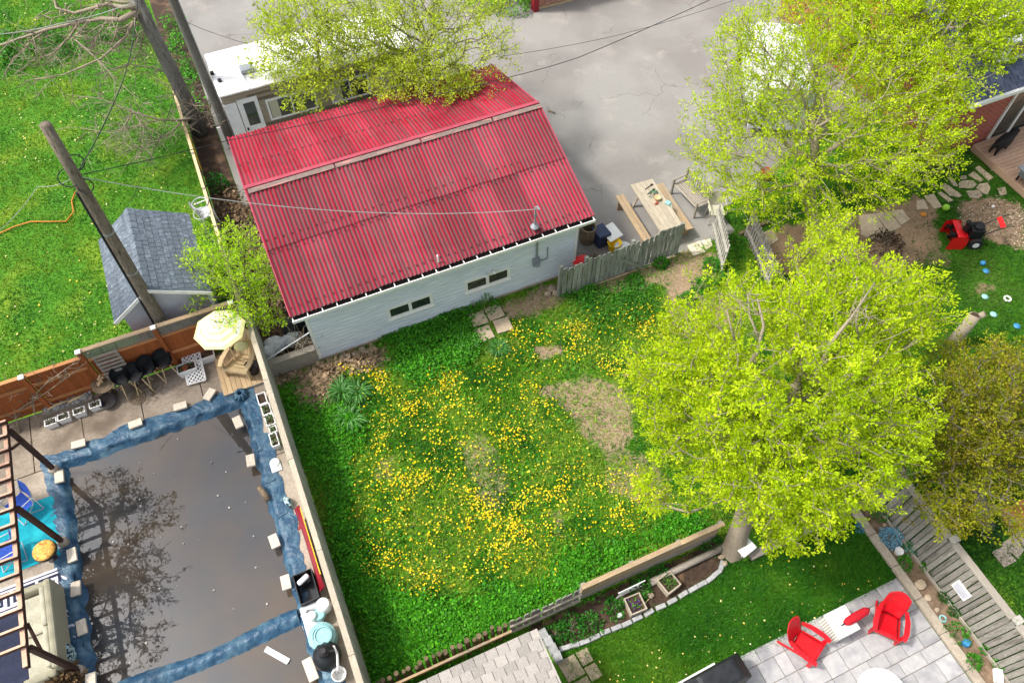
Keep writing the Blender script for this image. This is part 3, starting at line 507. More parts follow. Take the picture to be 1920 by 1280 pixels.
# ------------------------------------------------------------------ trees
def tree(name, label, base, blobs, ntips, trunk_r, cols, lpt=18, ll=.095, lw=.045, tuft=.2, bark='bark', seed=1, group=None, cat='tree', fork=1.6, bareness=0.0, rmin=.005, pathw=.22, leafm='leaf', core=.35, stems=None, step=.4, carve=(1.15, .42)):
    """blobs (px,py,z,rpx,ratio): crown masses seen on those sight lines at height z; limbs grow out to twig tips in them"""
    global rng
    rng = np.random.default_rng(seed); B = []
    for bl in blobs:
        if len(bl) == 5 and bl[3] > 10:
            px, py, z, rp, ra = bl; c = np.array(G(px, py, z)); d = np.linalg.norm(c - [0, 0, CAM_H]); r = rp * d / FPX; B.append((c, r, r * ra))
        else: B.append((np.array(bl[:3]), bl[3], bl[3] * bl[4]))   # a mass given by its own place
    vol = np.array([b[1] ** 2 for b in B]); vol = vol / vol.sum(); T_ = []
    for k in range(len(B)):
        m = max(2, int(ntips * vol[k])); u = unit(rng.normal(size=(m, 3))); rr = core + (1 - core) * rng.random((m, 1)) ** .6; lump = .75 + .5 * rng.random((m, 1)) * (vnoise(u[:, 0] * 3 + k, u[:, 1] * 3, 1.3, seed)[:, None] + .2)
        T_.append(B[k][0] + u * rr * lump * [B[k][1], B[k][1], B[k][2]])
    tips = np.vstack(T_); tips = tips[tips[:, 2] > .5]; gn = fnoise(tips[:, 0] + tips[:, 2] * .6, tips[:, 1] - tips[:, 2] * .5, carve[0], seed); tips = tips[(gn > carve[1]) | (rng.random(len(tips)) < .12)]; cen = np.average([b[0] for b in B], axis=0, weights=vol)
    cap = 60000; pos = np.zeros((cap, 3)); par = np.full(cap, -1); plen = np.zeros(cap); n = 0
    root = np.array([base[0], base[1], -.05]); zf = fork
    starts = stems or [(base[0], base[1])]
    for sx, sy in starts:
        r0 = np.array([sx, sy, -.05]); top = np.array([sx, sy, 0]) * .55 + cen * .45; top[2] = zf; kk = max(4, int(zf / .3)); prev = -1
        for i in range(kk + 1):
            t = i / kk; p = r0 * (1 - t) + top * t; p[:2] += (fnoise(np.array([t * 2 + sx]), np.array([seed * 1.0]), 1.7)[0] - .5) * .15 * t; pos[n] = p; par[n] = prev; plen[n] = 0 if prev < 0 else plen[prev] + .05; prev = n; n += 1
    order = np.argsort(np.linalg.norm(tips - cen, axis=1) + rng.random(len(tips)) * 1.2); istip = []
    for t in order:
        p = tips[t]; d = pos[:n] - p; dist = np.sqrt((d ** 2).sum(1)); cost = dist + pathw * plen[:n] + np.maximum(0, d[:, 2]) * .9; j = int(cost.argmin()); L = dist[j]
        if L < .12 or n > cap - 60: continue
        k = max(2, int(L / step) + 1); q = pos[j].copy(); mid = (q + p) / 2 + rng.normal(size=3) * .07 * L; mid[2] -= .10 * L * rng.random(); pr = j
        for i in range(1, k + 1):
            s = i / k; pt = (1 - s) ** 2 * q + 2 * s * (1 - s) * mid + s * s * p; pos[n] = pt; par[n] = pr; plen[n] = plen[pr] + L / k; pr = n; n += 1
        istip.append(n - 1)
    cnt = np.zeros(n); has = np.zeros(n, bool); has[par[:n][par[:n] >= 0]] = True; cnt[~has] = 1
    for i in range(n - 1, -1, -1):
        if par[i] >= 0: cnt[par[i]] += cnt[i]
    tot = cnt[par[:n] < 0].max(); rad = np.maximum(rmin, trunk_r * (cnt / tot) ** .5); rad[:3] *= [1.35, 1.15, 1.05]
    seg = np.where(par[:n] >= 0)[0]; a = pos[par[seg]]; b = pos[seg]; ra = np.minimum(rad[par[seg]], rad[seg] * 1.6)[:, None]; rb = rad[seg][:, None]
    D = unit(b - a); X = unit(np.cross(D, np.where(np.abs(D[:, 2:3]) > .9, [[1., 0, 0]], [[0, 0, 1.]]))); Y = np.cross(D, X); K = 5
    V = np.concatenate([np.stack([a + (X * math.cos(6.2832 * j / K) + Y * math.sin(6.2832 * j / K)) * ra for j in range(K)], 1), np.stack([b + (X * math.cos(6.2832 * j / K) + Y * math.sin(6.2832 * j / K)) * rb for j in range(K)], 1)], 1)
    o = np.arange(len(seg))[:, None] * 2 * K; F = np.concatenate([o + np.array([[j, (j + 1) % K, K + (j + 1) % K, K + j]]) for j in range(K)], 0)
    ro = T(name, label, cat, (base[0], base[1], 0), 0, group); rawmesh('trunk', V.reshape(-1, 3), F, None, bark, ro, smooth=True, world=True)
    if lpt:
        tp = np.array(istip); tp = tp[rng.random(len(tp)) > bareness]; dirs = unit(pos[tp] - pos[par[tp]]); m = len(tp); out = unit(pos[tp] - cen + [0, 0, .2])
        P = np.repeat(pos[tp], lpt, 0); dd = np.repeat(unit(dirs + out * .6 + [0, 0, .5]), lpt, 0); al = rng.random((m * lpt, 1)); of = rng.normal(size=(m * lpt, 3)); P = P + dd * (al - .55) * tuft * 1.9 + unit(of) * (rng.random((m * lpt, 1)) ** .5) * tuft * (.75 - .45 * al)
        Dl = dd * .7 + unit(of) * .9; tc = palette(m, cols, .14); C = np.repeat(tc, lpt, 0) * (1 + rng.normal(size=(m * lpt, 1)) * .16); sz = (.65 + .6 * rng.random(m * lpt))
        leaves('crown', P, Dl, ll * sz, lw * sz, np.clip(C, .004, .9), leafm, ro, world=True)
    return ro
YG = ['#98b40c', '#b4cc14', '#c9da26', '#a4c010']; YG2 = ['#96ae20', '#b4c634', '#c6d44a', '#a2b828']; OL = ['#808e12', '#98a01a', '#a8a824', '#87861a', '#98882a']
MAPLE = tree('maple_tree', 'large yellow-green tree with the fullest crown, standing over the low board fence', (G2(1372, 1034)),
     [(1450, 640, 5.6, 170, .75), (1600, 610, 5.4, 150, .75), (1460, 800, 5.2, 190, .75), (1600, 760, 4.8, 150, .8), (1320, 760, 4.8, 140, .8), (1560, 505, 5.2, 85, .8), (1235, 720, 4.3, 85, .8), (1450, 900, 3.9, 105, .8), (1700, 570, 5.0, 85, .8), (1560, 880, 4.2, 110, .8), (1270, 870, 3.8, 85, .8), (1640, 840, 4.2, 80, .8), (1300, 640, 4.8, 80, .8), (1430, 560, 5.2, 75, .8), (1470, 1000, 3.0, 42, .8), (1230, 920, 3.2, 42, .8), (1510, 950, 3.4, 55, .8), (1560, 430, 4.9, 45, .9), (1500, 700, 6.6, 130, .6)],
     7000, .24, YG, lpt=36, ll=.066, lw=.033, tuft=.165, bark='bark_pale', seed=11, core=.45, fork=1.9)
tree('driveway_tree', 'loose sparse tree with twiggy pale branches leaning over the driveway', (G2(1545, 455)),
     [(1600, 260, 4.2, 150, .7), (1450, 300, 4.0, 130, .7), (1690, 270, 3.9, 115, .7), (1420, 140, 4.8, 110, .8), (1450, 75, 5.2, 100, .8), (1400, 190, 4.4, 75, .8), (1560, 130, 5.0, 130, .8), (1700, 170, 4.8, 120, .8), (1340, 250, 3.8, 75, .8), (1520, 370, 3.0, 100, .7), (1590, 370, 3.0, 90, .6), (1745, 270, 3.6, 60, .7), (1400, 350, 3.0, 70, .7), (1330, 330, 3.2, 45, .8), (1380, 60, 5.0, 40, .8)],
     5200, .17, YG, lpt=22, ll=.075, lw=.035, tuft=.17, bark='bark_pale', seed=23, core=.3, fork=1.0, bareness=.10, rmin=.005)
tree('house_tree', 'tall yellow tree covering the brick house at the upper right', (G2(1700, 150)),
     [(1640, 40, 5.0, 130, .8), (1760, 40, 5.5, 130, .8), (1835, 60, 5.0, 80, .8), (1540, 30, 5.0, 90, .8), (1740, 150, 4.6, 90, .7), (1850, 20, 5.5, 80, .8)],
     3200, .2, YG, lpt=26, ll=.085, lw=.04, tuft=.2, bark='bark', seed=31, core=.35, fork=2.2)
tree('garage_tree', 'bushy bright tree spilling over the back of the red roof', (G2(795, 165)),
     [(760, 60, 4.0, 110, .8), (870, 70, 4.0, 95, .8), (820, 130, 3.6, 85, .6), (660, 50, 4.2, 80, .9), (720, 140, 3.4, 70, .6), (900, 150, 3.4, 55, .5), (790, -10, 4.6, 100, .8), (910, 20, 4.0, 50, .8), (730, 175, 3.1, 26, .5), (880, 160, 3.3, 38, .5)],
     2200, .15, YG2, lpt=24, ll=.08, lw=.038, tuft=.2, bark='bark', seed=41, core=.35, fork=.7)
tree('sapling_tree', 'thin sparse young tree with several stems in front of the trailer', (G2(575, 215)),
     [(540, 90, 3.6, 75, 1.1), (600, 60, 4.0, 80, 1.1), (520, 40, 4.2, 55, 1.1), (570, 170, 2.6, 55, .7), (640, 130, 3.2, 60, .8), (500, 120, 3.0, 40, .8), (560, 20, 4.4, 60, 1), (640, 60, 4.0, 70, .9), (600, 120, 3.4, 60, .9)],
     1500, .07, YG2, lpt=14, ll=.10, lw=.045, tuft=.17, bark='bark', seed=43, core=.2, fork=.5, bareness=.12, stems=[G2(575, 215), G2(562, 216), G2(613, 205)])
tree('young_tree', 'small bright green tree between the garage and the yellow umbrella', (G2(498, 636)),
     [(440, 500, 2.6, 70, .8), (400, 490, 2.4, 50, .8), (490, 500, 2.5, 50, .8), (440, 450, 2.9, 40, .9), (470, 560, 2.0, 50, .8), (400, 550, 2.0, 44, .8), (430, 590, 2.3, 34, .7), (385, 440, 2.8, 22, .9), (500, 600, 1.3, 34, .7), (525, 540, 2.0, 24, .7), (355, 490, 2.3, 18, .8)],
     900, .06, ['#94bc14', '#aad422', '#c0de38', '#9ec81c'], lpt=15, ll=.075, lw=.034, tuft=.15, bark='bark', seed=47, core=.25, fork=.5, stems=[G2(498, 636), G2(488, 640), G2(507, 628)])
tree('olive_tree', 'broad olive-brown tree with small dense leaves at the right edge', (G2(1850, 985)),
     [(1800, 800, 3.8, 120, .8), (1880, 760, 4.0, 120, .8), (1790, 900, 3.2, 95, .8), (1870, 900, 3.4, 100, .8), (1790, 700, 3.8, 70, .8), (1900, 680, 3.8, 60, .8), (1740, 850, 3.0, 60, .8), (1850, 690, 4.0, 70, .8), (1960, 820, 3.8, 110, .8), (1800, 960, 2.6, 45, .8), (1845, 740, 4.4, 100, .7)],
     4300, .16, OL, lpt=24, ll=.06, lw=.032, tuft=.16, bark='bark', seed=53, core=.4, fork=1.2)
# tall budding tree west of the pergola, outside the frame, that the pool mirrors
tree('budding_tree', 'tall budding tree west of the pergola mirrored in the pool', (-11.2, 12.4),
     [(-8.6, 14.6, 8.6, 2.2, .7), (-9.2, 12.2, 8.4, 2.2, .7), (-9.6, 10.0, 8.0, 1.8, .7), (-9.0, 16.4, 8.8, 1.5, .7), (-10.4, 13.5, 9.8, 2.0, .7)],
     1500, .2, ['#6a5a1c', '#7a6a22', '#57501a'], lpt=9, ll=.13, lw=.05, tuft=.16, bark='bark', seed=59, core=.2, fork=3.4, bareness=.1, rmin=.011)
# bare grey tree at the upper left
def twigs(name, label, segs, m, cat='tree', seed=3, trunk=None, twigN=10, tl=.6, r=.02, loc=None, droop=-.3, sub=True, into=None):
    """limbs given as polylines with radii, bare twigs grown along them"""
    rn = random.Random(seed); ro = into or T(name, label, cat, loc or segs[0][0][0]); b = MB()
    if trunk: tb = MB(); tb.tube(trunk[0], trunk[1], 10); tb.build('trunk', trunk[2], ro, world=True, smooth=True)
    for pts, r0, r1 in segs:
        pts = [Vector(p) for p in pts]; k = len(pts); b.tube(pts, [r0 + (r1 - r0) * i / (k - 1) for i in range(k)], 6)
        for _ in range(twigN):
            i = rn.randrange(k - 1); t = rn.random(); p = pts[i].lerp(pts[i + 1], t); d = (pts[i + 1] - pts[i]).normalized(); v = Vector((rn.gauss(0, 1), rn.gauss(0, 1), rn.gauss(0, .6))); v = (v.normalized() + d * .7).normalized(); L = tl * rn.uniform(.5, 1.4); rr = max(.010 if into is None else .006, r0 * .25)
            q1 = p + v * L * .5 + Vector((0, 0, droop * L * .1)); q2 = p + v * L + Vector((rn.uniform(-.15, .15), rn.uniform(-.15, .15), droop * L * .5)); b.tube([p, q1, q2], [rr, rr * .7, .004], 4)
            if sub:
                for _ in range(3):
                    s = q1.lerp(q2, rn.random()); vv = Vector((rn.gauss(0, 1), rn.gauss(0, 1), rn.gauss(0, .5))).normalized() * L * .45; b.tube([s, s + vv * .6, s + vv + Vector((0, 0, droop * .15))], [rr * .7, rr * .6, .005], 3)
    b.build('branches' if into is None else name, m, ro, world=True, smooth=True, label=label if into else None); return ro
tb0 = G(378, 248); tz = 6.3; tp0 = G(250, -12, 4.9)
def GP(*l): return [G(x, y, z) for x, y, z in l]
twigs('bare_tree', 'leafless grey tree with a thick straight trunk beside the lot line', [
    (GP((262, 20, 4.45), (225, 38, 4.4), (190, 35, 4.3), (150, 42, 4.2), (90, 55, 4.1), (0, 85, 4.0)), .09, .03), (GP((258, 12, 4.6), (228, 14, 4.6), (200, 8, 4.6), (140, 25, 4.5), (105, 15, 4.4), (100, -10, 4.5)), .08, .02),
    (GP((150, 40, 4.2), (130, 70, 4.0), (100, 100, 3.6), (55, 115, 3.3)), .04, .012), (GP((130, 65, 4.0), (165, 95, 3.8), (200, 130, 3.5), (230, 160, 3.3)), .03, .01), (GP((266, 30, 4.2), (240, 48, 4.1), (215, 60, 3.8), (235, 90, 3.4), (200, 80, 3.2)), .04, .01),
    (GP((200, 40, 4.3), (180, 70, 3.8), (170, 100, 3.4)), .03, .01), (GP((366, 226, .4), (335, 226, 1.1), (300, 225, 1.7), (250, 210, 1.9), (190, 185, 2.1), (140, 180, 2.2)), .045, .012), (GP((250, 210, 1.9), (230, 240, 1.7), (190, 270, 1.6)), .025, .008), (GP((250, 208, 1.9), (270, 240, 1.6), (265, 290, 1.4)), .02, .008), (GP((366, 226, .4), (372, 200, 1.2), (340, 190, 1.8), (330, 170, 2.0)), .03, .008), (GP((300, 225, 1.7), (260, 235, 1.6), (210, 250, 1.6), (150, 240, 1.7)), .02, .008),
    (GP((262, 22, 4.3), (235, 70, 3.9), (190, 110, 3.6), (120, 140, 3.3), (60, 150, 3.2)), .05, .012), (GP((264, 26, 4.2), (270, 60, 3.6), (262, 95, 3.1), (240, 125, 2.7)), .04, .01), (GP((345, 160, 1.6), (300, 130, 2.0), (240, 120, 2.4), (180, 140, 2.6)), .035, .01), (GP((360, 210, .6), (320, 250, 1.0), (290, 265, 1.2), (230, 285, 1.3)), .03, .008), (GP((366, 228, .3), (392, 215, 1.0), (396, 190, 1.6)), .025, .008), (GP((90, 55, 4.1), (60, 75, 3.8), (30, 110, 3.4)), .03, .01), (GP((256, 5, 4.7), (225, 4, 4.7), (180, -5, 4.7), (60, -20, 4.7)), .05, .02)], 'bark_pale', trunk=([tb0, Vector(tb0).lerp(Vector(tp0), .35), Vector(tb0).lerp(Vector(tp0), .7), tp0], [.27, .23, .2, .19], 'bark_grey'), twigN=22, tl=.85, loc=tb0)
twigs('bare_shrub', 'leafless twiggy shrub with two pale stems in front of the orange fence', [
    (GP((37, 812, 0), (28, 775, .35), (20, 740, .8), (40, 700, 1.4)), .025, .01), (GP((74, 800, 0), (64, 770, .4), (60, 735, .9), (90, 690, 1.5)), .025, .01), (GP((60, 745, .8), (90, 715, 1.3), (140, 680, 1.7)), .015, .008), (GP((30, 770, .4), (80, 740, .9), (150, 690, 1.5)), .015, .008), (GP((28, 760, .6), (0, 730, 1.1)), .015, .008)], 'bark_pale', cat='shrub', seed=9, twigN=11, tl=.32, droop=.6)
# dead snags showing through the large crown
twigs('dead_branch', 'bare grey dead limbs poking out through the large yellow-green crown', [
    (GP((1395, 700, 6.0), (1420, 660, 6.5), (1432, 610, 7.0), (1420, 560, 7.3)), .05, .015), (GP((1425, 640, 6.7), (1405, 590, 7.0), (1402, 550, 7.2)), .03, .01), (GP((1380, 650, 6.0), (1370, 610, 6.4), (1362, 580, 6.6)), .03, .01), (GP((1530, 700, 6.0), (1560, 640, 6.5), (1600, 590, 6.9), (1640, 530, 7.0)), .05, .012), (GP((1610, 640, 5.8), (1605, 600, 6.3), (1615, 560, 6.6)), .03, .01)], 'bark_pale', into=MAPLE, seed=5, twigN=4, tl=.5, droop=.4)
# ------------------------------------------------------------------ turf, weeds, flowers
def turf(name, label, poly, n, h, w, cols, masks=None, cat='grass', ns=.45, seed=1, z=0.0, jit=.22):
    global rng
    rng = np.random.default_rng(seed); p = scatter(poly, n)
    if masks: p = p[bare(p[:, 0], p[:, 1], masks) * 1.05 < rng.random(len(p))]
    n = len(p); k = np.clip(fnoise(p[:, 0], p[:, 1], ns, seed) * 1.9 - .45 + rng.normal(size=n) * .16, 0, .999) * (len(cols) - 1); i = np.minimum(k.astype(int), len(cols) - 2); t = (k - i)[:, None]; c = np.array([lin(x) for x in cols]); C = c[i] * (1 - t) + c[i + 1] * t; C = np.clip(C * (1 + rng.normal(size=(n, 1)) * jit), .005, .9)
    H = h * (.5 + rng.random(n)) * (.6 + .9 * fnoise(p[:, 0], p[:, 1], 1.1, seed + 5)); P = np.hstack([p, np.full((n, 1), z)])
    return tag(blades(name, P, H, w * (.6 + .8 * rng.random(n)), C, 'grass', 1.25), label, cat, kind='stuff')
GRN = ['#2c5c08', '#3f7a0d', '#5a8f14', '#7d9a22', '#4c8410']
turf('yard_grass', 'rough green and yellowing turf of the middle yard', YARD, 190000, .085, .022, ['#1f5c0a', '#357a10', '#559016', '#7fa428', '#98a83c', '#5f981c', '#2c6c0e'], YBARE, seed=2, ns=.85, jit=.3)
LAWNV = [(-16.5, 14.25), (-1.75, 14.25), (-1.75, 36), (-13, 36), (-16.5, 22)]
turf('lawn_grass', 'bright mown lawn of the left neighbour', LAWNV, 200000, .05, .024, ['#2c660a', '#3d7a0c', '#50880e', '#7a941c', '#42760a'], ns=.8, seed=3, jit=.28)
turf('low_lawn_grass', 'dark green mown lawn between garden bed and paved patio', [(2.3, 1.4), (10.4, 1.5), (10.4, 3.2), (7.5, 3.25)] + polyG(EDGEPX[::-1]), 75000, .05, .02, ['#255c0c', '#31700d', '#437d12', '#5f8a1e'], ns=.7, seed=4, z=0)
turf('low_lawn_grass', 'mown grass strip beside the covered grill', [(2.3, -1), (5.2, -1), (5.2, 1.2), (6.2, 1.5), (2.3, 1.5)], 26000, .05, .02, ['#2a600c', '#437d12', '#6a8f22'], ns=.7, seed=5)
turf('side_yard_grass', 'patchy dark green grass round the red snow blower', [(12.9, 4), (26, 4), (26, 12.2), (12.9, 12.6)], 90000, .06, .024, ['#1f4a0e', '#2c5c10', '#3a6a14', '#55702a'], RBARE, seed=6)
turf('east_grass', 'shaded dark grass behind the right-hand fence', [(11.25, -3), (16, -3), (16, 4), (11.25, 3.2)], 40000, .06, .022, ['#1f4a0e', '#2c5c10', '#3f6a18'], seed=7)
def weeds(name, label, poly, n, size, cols, hmax=.16, cat='weeds', seed=1, masks=None, m='leaf_thick'):
    global rng
    rng = np.random.default_rng(seed); p = scatter(poly, n); q_ = p.copy(); p[:, 0] += (fnoise(q_[:, 0], q_[:, 1], 1.5, 31) - .5) * .9 + rng.normal(size=n) * .14; p[:, 1] += (fnoise(q_[:, 0], q_[:, 1], 1.5, 37) - .5) * .9 + rng.normal(size=n) * .14; mx = fnoise(p[:, 0], p[:, 1], 1.3, seed); p = p[:]
    
    if masks: p = p[bare(p[:, 0], p[:, 1], masks) < .25]; n = len(p); mx = fnoise(p[:, 0], p[:, 1], 1.3, seed)
    P = np.hstack([p, (rng.random((n, 1)) ** .7) * hmax * (.3 + 1.2 * mx[:, None])]); D = np.hstack([rng.normal(size=(n, 2)), .25 + .35 * rng.random((n, 1))]); sz = size * (.35 + 1.3 * rng.random(n) ** 2) * (.6 + .9 * fnoise(p[:, 0], p[:, 1], .7, seed + 3)); C = palette(n, cols, .26) * (.8 + .45 * fnoise(p[:, 0], p[:, 1], .9, seed + 7)[:, None])
    return tag(leaves(name, P, D, sz, sz * .62, C, m), label, cat, kind='stuff')
LUSH = ['#2c6f0a', '#3d8a10', '#57a01a', '#2f7a0c']
weeds('ground_cover', 'lush leafy weeds along the tall grey pool fence', polyG([(530, 735), (575, 780), (640, 760), (660, 830), (640, 930), (690, 1060), (760, 1150), (770, 1280), (715, 1290), (618, 970)]), 30000, .06, LUSH, seed=2)
weeds('ground_cover', 'lush leafy weeds along the low board fence', polyG([(740, 1130), (880, 1120), (980, 1090), (1080, 1040), (1200, 1030), (1300, 960), (1340, 960), (1330, 975), (1090, 1105), (960, 1160), (770, 1270), (720, 1280)]), 34000, .06, LUSH, seed=3)
weeds('ground_cover', 'thick dark weeds against the garage wall', polyG([(720, 655), (800, 610), (870, 580), (880, 600), (885, 650), (890, 690), (850, 690), (800, 710), (735, 695)]), 17000, .065, ['#2c6a10', '#3a8414', '#52981c', '#2f7012'], hmax=.18, seed=4)
weeds('ground_cover', 'low dark rosettes scattered through the turf of the middle yard', [(-1, 4.6), (6.8, 4.6), (7.2, 9), (9.5, 11.5), (3, 12), (-1, 11)], 15000, .075, ['#1f5a0c', '#2f7412', '#43881a', '#5f9a28'], hmax=.05, seed=14, masks=YBARE)
weeds('ground_cover', 'weeds and clumps scattered near the gate', polyG([(1050, 560), (1200, 520), (1250, 590), (1180, 610), (1080, 600)]), 5000, .06, ['#2a6210', '#37741a', '#4a8420'], seed=5)
weeds('ground_cover', 'green weeds on the strip between the lot line fence and trailer', polyG([(300, 40), (330, 60), (380, 230), (368, 240)]), 2500, .09, LUSH, hmax=.35, seed=6)
weeds('fallen_leaves', 'brown brush and dead leaves beside the garage wall', [(-1.55, 12.9), (-.2, 12.9), (-.2, 19), (-1.55, 21)], 5000, .09, ['#6a553e', '#8a745a', '#4a3a2a'], hmax=.14, seed=7, m='straw', cat='leaf litter')
weeds('gravel', 'loose tan pebbles and leaf litter beside the snow blower', polyG([(1800, 385), (1880, 375), (1930, 390), (1930, 470), (1850, 450), (1805, 425)]), 4000, .05, ['#b09a80', '#8a765e', '#c9b8a2', '#6a5844'], hmax=.03, seed=8, m='straw', cat='gravel')
weeds('straw', 'dry stalks lying on the bare corner by the timber wall', polyG([(520, 715), (620, 690), (720, 655), (720, 690), (640, 700), (600, 780), (560, 760)]), 2200, .12, ['#8a745c', '#a08a70', '#6a563f'], hmax=.04, seed=9, m='straw', cat='straw')
weeds('ivy', 'green weeds under the bare tree at top left', polyG([(120, 60), (250, 40), (275, 80), (170, 90), (100, 130), (0, 130), (0, 60)]), 3500, .1, ['#2b6a10', '#3a7d14', '#245a0c'], hmax=.3, seed=10)
turf('dead_grass', 'straw-coloured dead grass lying through the middle yard', YARD, 26000, .03, .03, ['#8a7a4a', '#a08e62', '#b8a67e', '#7a6a44'], cat='dead grass', ns=.9, seed=12)
def blooms(name, label, pts, r, h, cols, seed=1, cat='flowers'):
    global rng
    rng = np.random.default_rng(seed); n = len(pts); K = 6; a = np.arange(K) * 6.2832 / K; rr = r * (.5 + 1.0 * rng.random((n, 1)) ** 2); z = h * (.5 + rng.random((n, 1)))
    tilt = rng.normal(size=(n, 2)) * .35
    ring = np.stack([pts[:, :1] + np.cos(a) * rr, pts[:, 1:2] + np.sin(a) * rr, z + (np.cos(a) * tilt[:, :1] + np.sin(a) * tilt[:, 1:2]) * rr], -1); top = np.hstack([pts, z + rr * .55])[:, None, :]
    V = np.concatenate([ring, top], 1).reshape(-1, 3); o = np.arange(n)[:, None] * (K + 1); F = np.concatenate([o + np.array([[j, (j + 1) % K, K]]) for j in range(K)], 0); C = np.repeat(palette(n, cols, .1), K + 1, 0)
    return tag(rawmesh(name, V, F, C, 'petal', nside=3), label, cat, kind='stuff')
rng = np.random.default_rng(77)
DPOLY = polyG([(640, 705), (690, 690), (760, 705), (880, 700), (960, 640), (1080, 600), (1240, 560), (1265, 620), (1200, 690), (1000, 715), (1050, 790), (1100, 860), (1200, 880), (1300, 950), (1200, 1010), (1080, 1040), (980, 1090), (820, 1120), (720, 1080), (650, 960), (650, 870), (690, 800)])
p = scatter(DPOLY, 15000); q_ = p.copy(); p[:, 0] += (fnoise(q_[:, 0], q_[:, 1], .8, 41) - .5) * 1.6 + rng.normal(size=len(p)) * .12; p[:, 1] += (fnoise(q_[:, 0], q_[:, 1], .8, 43) - .5) * 1.6 + rng.normal(size=len(p)) * .12; p = p[(p[:, 0] > -1.2) & (p[:, 1] < 12.3) & (p[:, 1] > 4.3)]; dn = fnoise(p[:, 0], p[:, 1], 1.25, 5) + .25 * (fnoise(p[:, 0], p[:, 1], .5, 8) - .5); keep = (dn + rng.normal(size=len(p)) * .1 > .61) | (rng.random(len(p)) < .24); p = p[keep & (bare(p[:, 0], p[:, 1], YBARE) < .6)][:6500]
blooms('dandelions', 'yellow dandelions dotted all over the middle yard', p, .0185, .10, ['#e6c60c', '#f2dc1e', '#e8bc0a', '#ece05a'], 3)
p = scatter(LAWNV, 3500); dn = fnoise(p[:, 0], p[:, 1], .5, 15); p = p[(dn + rng.normal(size=len(p)) * .12 > .62) | (rng.random(len(p)) < .12)]; blooms('lawn_flowers', 'tiny pale and yellow flowers sprinkled across the left lawn', p, .022, .04, ['#d8d6a0', '#d9c83a', '#e8e4c0'], 4)
p = scatter(LOWLAWN, 190); p = p[fnoise(p[:, 0], p[:, 1], 1.1, 5) + rng.normal(size=len(p)) * .1 > .45]; blooms('lawn_flowers', 'few pale and yellow flowers in the lower right lawn', p, .017, .05, ['#e2dca0', '#e0c23a', '#e8e4c0'], 5)
# clumps with arching leaves
def clump(name, label, c, r, n, cols, cat='plant', seed=1, w=.03, group=None, lift=.6):
    global rng
    rng = np.random.default_rng(seed); a = rng.random(n) * 6.283; D = np.stack([np.cos(a), np.sin(a), lift + rng.random(n) * .8], 1); P = np.array([c[0], c[1], .01]) + np.stack([np.cos(a), np.sin(a), np.zeros(n)], 1) * (rng.random((n, 1)) * r * .35); L = r * (.6 + .6 * rng.random(n))
    D = unit(D); S = unit(np.cross(D, [0, 0, 1.0])); C = palette(n, cols, .2); L1 = L[:, None]; mid = P + D * L1 * .55; tip = mid + (D * [1, 1, -.25]) * L1 * .6
    V = np.stack([P - S * w * .3, P + S * w * .3, mid + S * w / 2, mid - S * w / 2, tip, tip], 1)[:, :5].reshape(-1, 3); o = np.arange(n)[:, None] * 5; F = np.concatenate([np.stack([o[:, 0], o[:, 0] + 1, o[:, 0] + 2, o[:, 0] + 3], 1), np.stack([o[:, 0] + 3, o[:, 0] + 2, o[:, 0] + 4, o[:, 0] + 4], 1)], 0)
    # close the tip as a degenerate-free quad strip
    V = V.reshape(n, 5, 3); V6 = np.concatenate([V[:, :4], V[:, 4:5] + S[:, None] * w * .08, V[:, 4:5] - S[:, None] * w * .08], 1).reshape(-1, 3); o = np.arange(n)[:, None] * 6; F = np.concatenate([o + np.array([[0, 1, 2, 3]]), o + np.array([[3, 2, 4, 5]])], 0)
    return tag(rawmesh(name, V6, F, np.repeat(C, 6, 0), 'leaf_thick'), label, cat, group)
LIL = ['#2f6a1c', '#3f7d2c', '#6a9a56', '#2a5c1a']
for i, (x, y, r, l) in enumerate(((640, 735, .42, 'arching grass clump nearest the timber wall'), (672, 738, .38, 'arching pale-edged grass clump among the first dandelions'), (655, 785, .45, 'wide dark arching grass clump at the bed edge by the pool fence'), (875, 645, .35, 'grass clump left of the sunken paving slabs'), (935, 655, .34, 'grass clump growing over the nearest paving slab'))):
    clump('grass_clump', l, G2(x, y), r, 150, LIL, seed=60 + i, group='arching grass clumps')
def shrub(name, label, c, r, h, n, size, cols, cat='shrub', seed=1, group=None, m='leaf_thick', flat=.8, z0=0.0, stemm='bark'):
    global rng
    rng = np.random.default_rng(seed); u = unit(rng.normal(size=(n, 3))); u[:, 2] = np.abs(u[:, 2]); lump = .7 + .5 * vnoise(u[:, 0] * 2 + seed, u[:, 1] * 2 + u[:, 2], 1.7, seed)[:, None]; rr = (.45 + .55 * rng.random((n, 1)) ** .5) * lump; P = np.array([c[0], c[1], z0]) + u * rr * [r, r, h]; D = u + rng.normal(size=(n, 3)) * .6; sz = size * (.6 + .7 * rng.random(n))
    ro = T(name, label, cat, (c[0], c[1], z0), 0, group); leaves('foliage', P, D, sz, sz * .55, palette(n, cols, .2), m, ro, world=True)
    b = MB(); rn = random.Random(seed)
    for _ in range(6):
        a = rn.random() * 6.28; b.tube([(c[0] + rn.uniform(-.02, .02), c[1], z0), (c[0] + math.cos(a) * r * .5, c[1] + math.sin(a) * r * .5, z0 + h * .6)], [.012, .005], 4)
    b.build('stems', stemm, ro, world=True); return ro
GS = ['#2a6a12', '#3a8018', '#52982a']
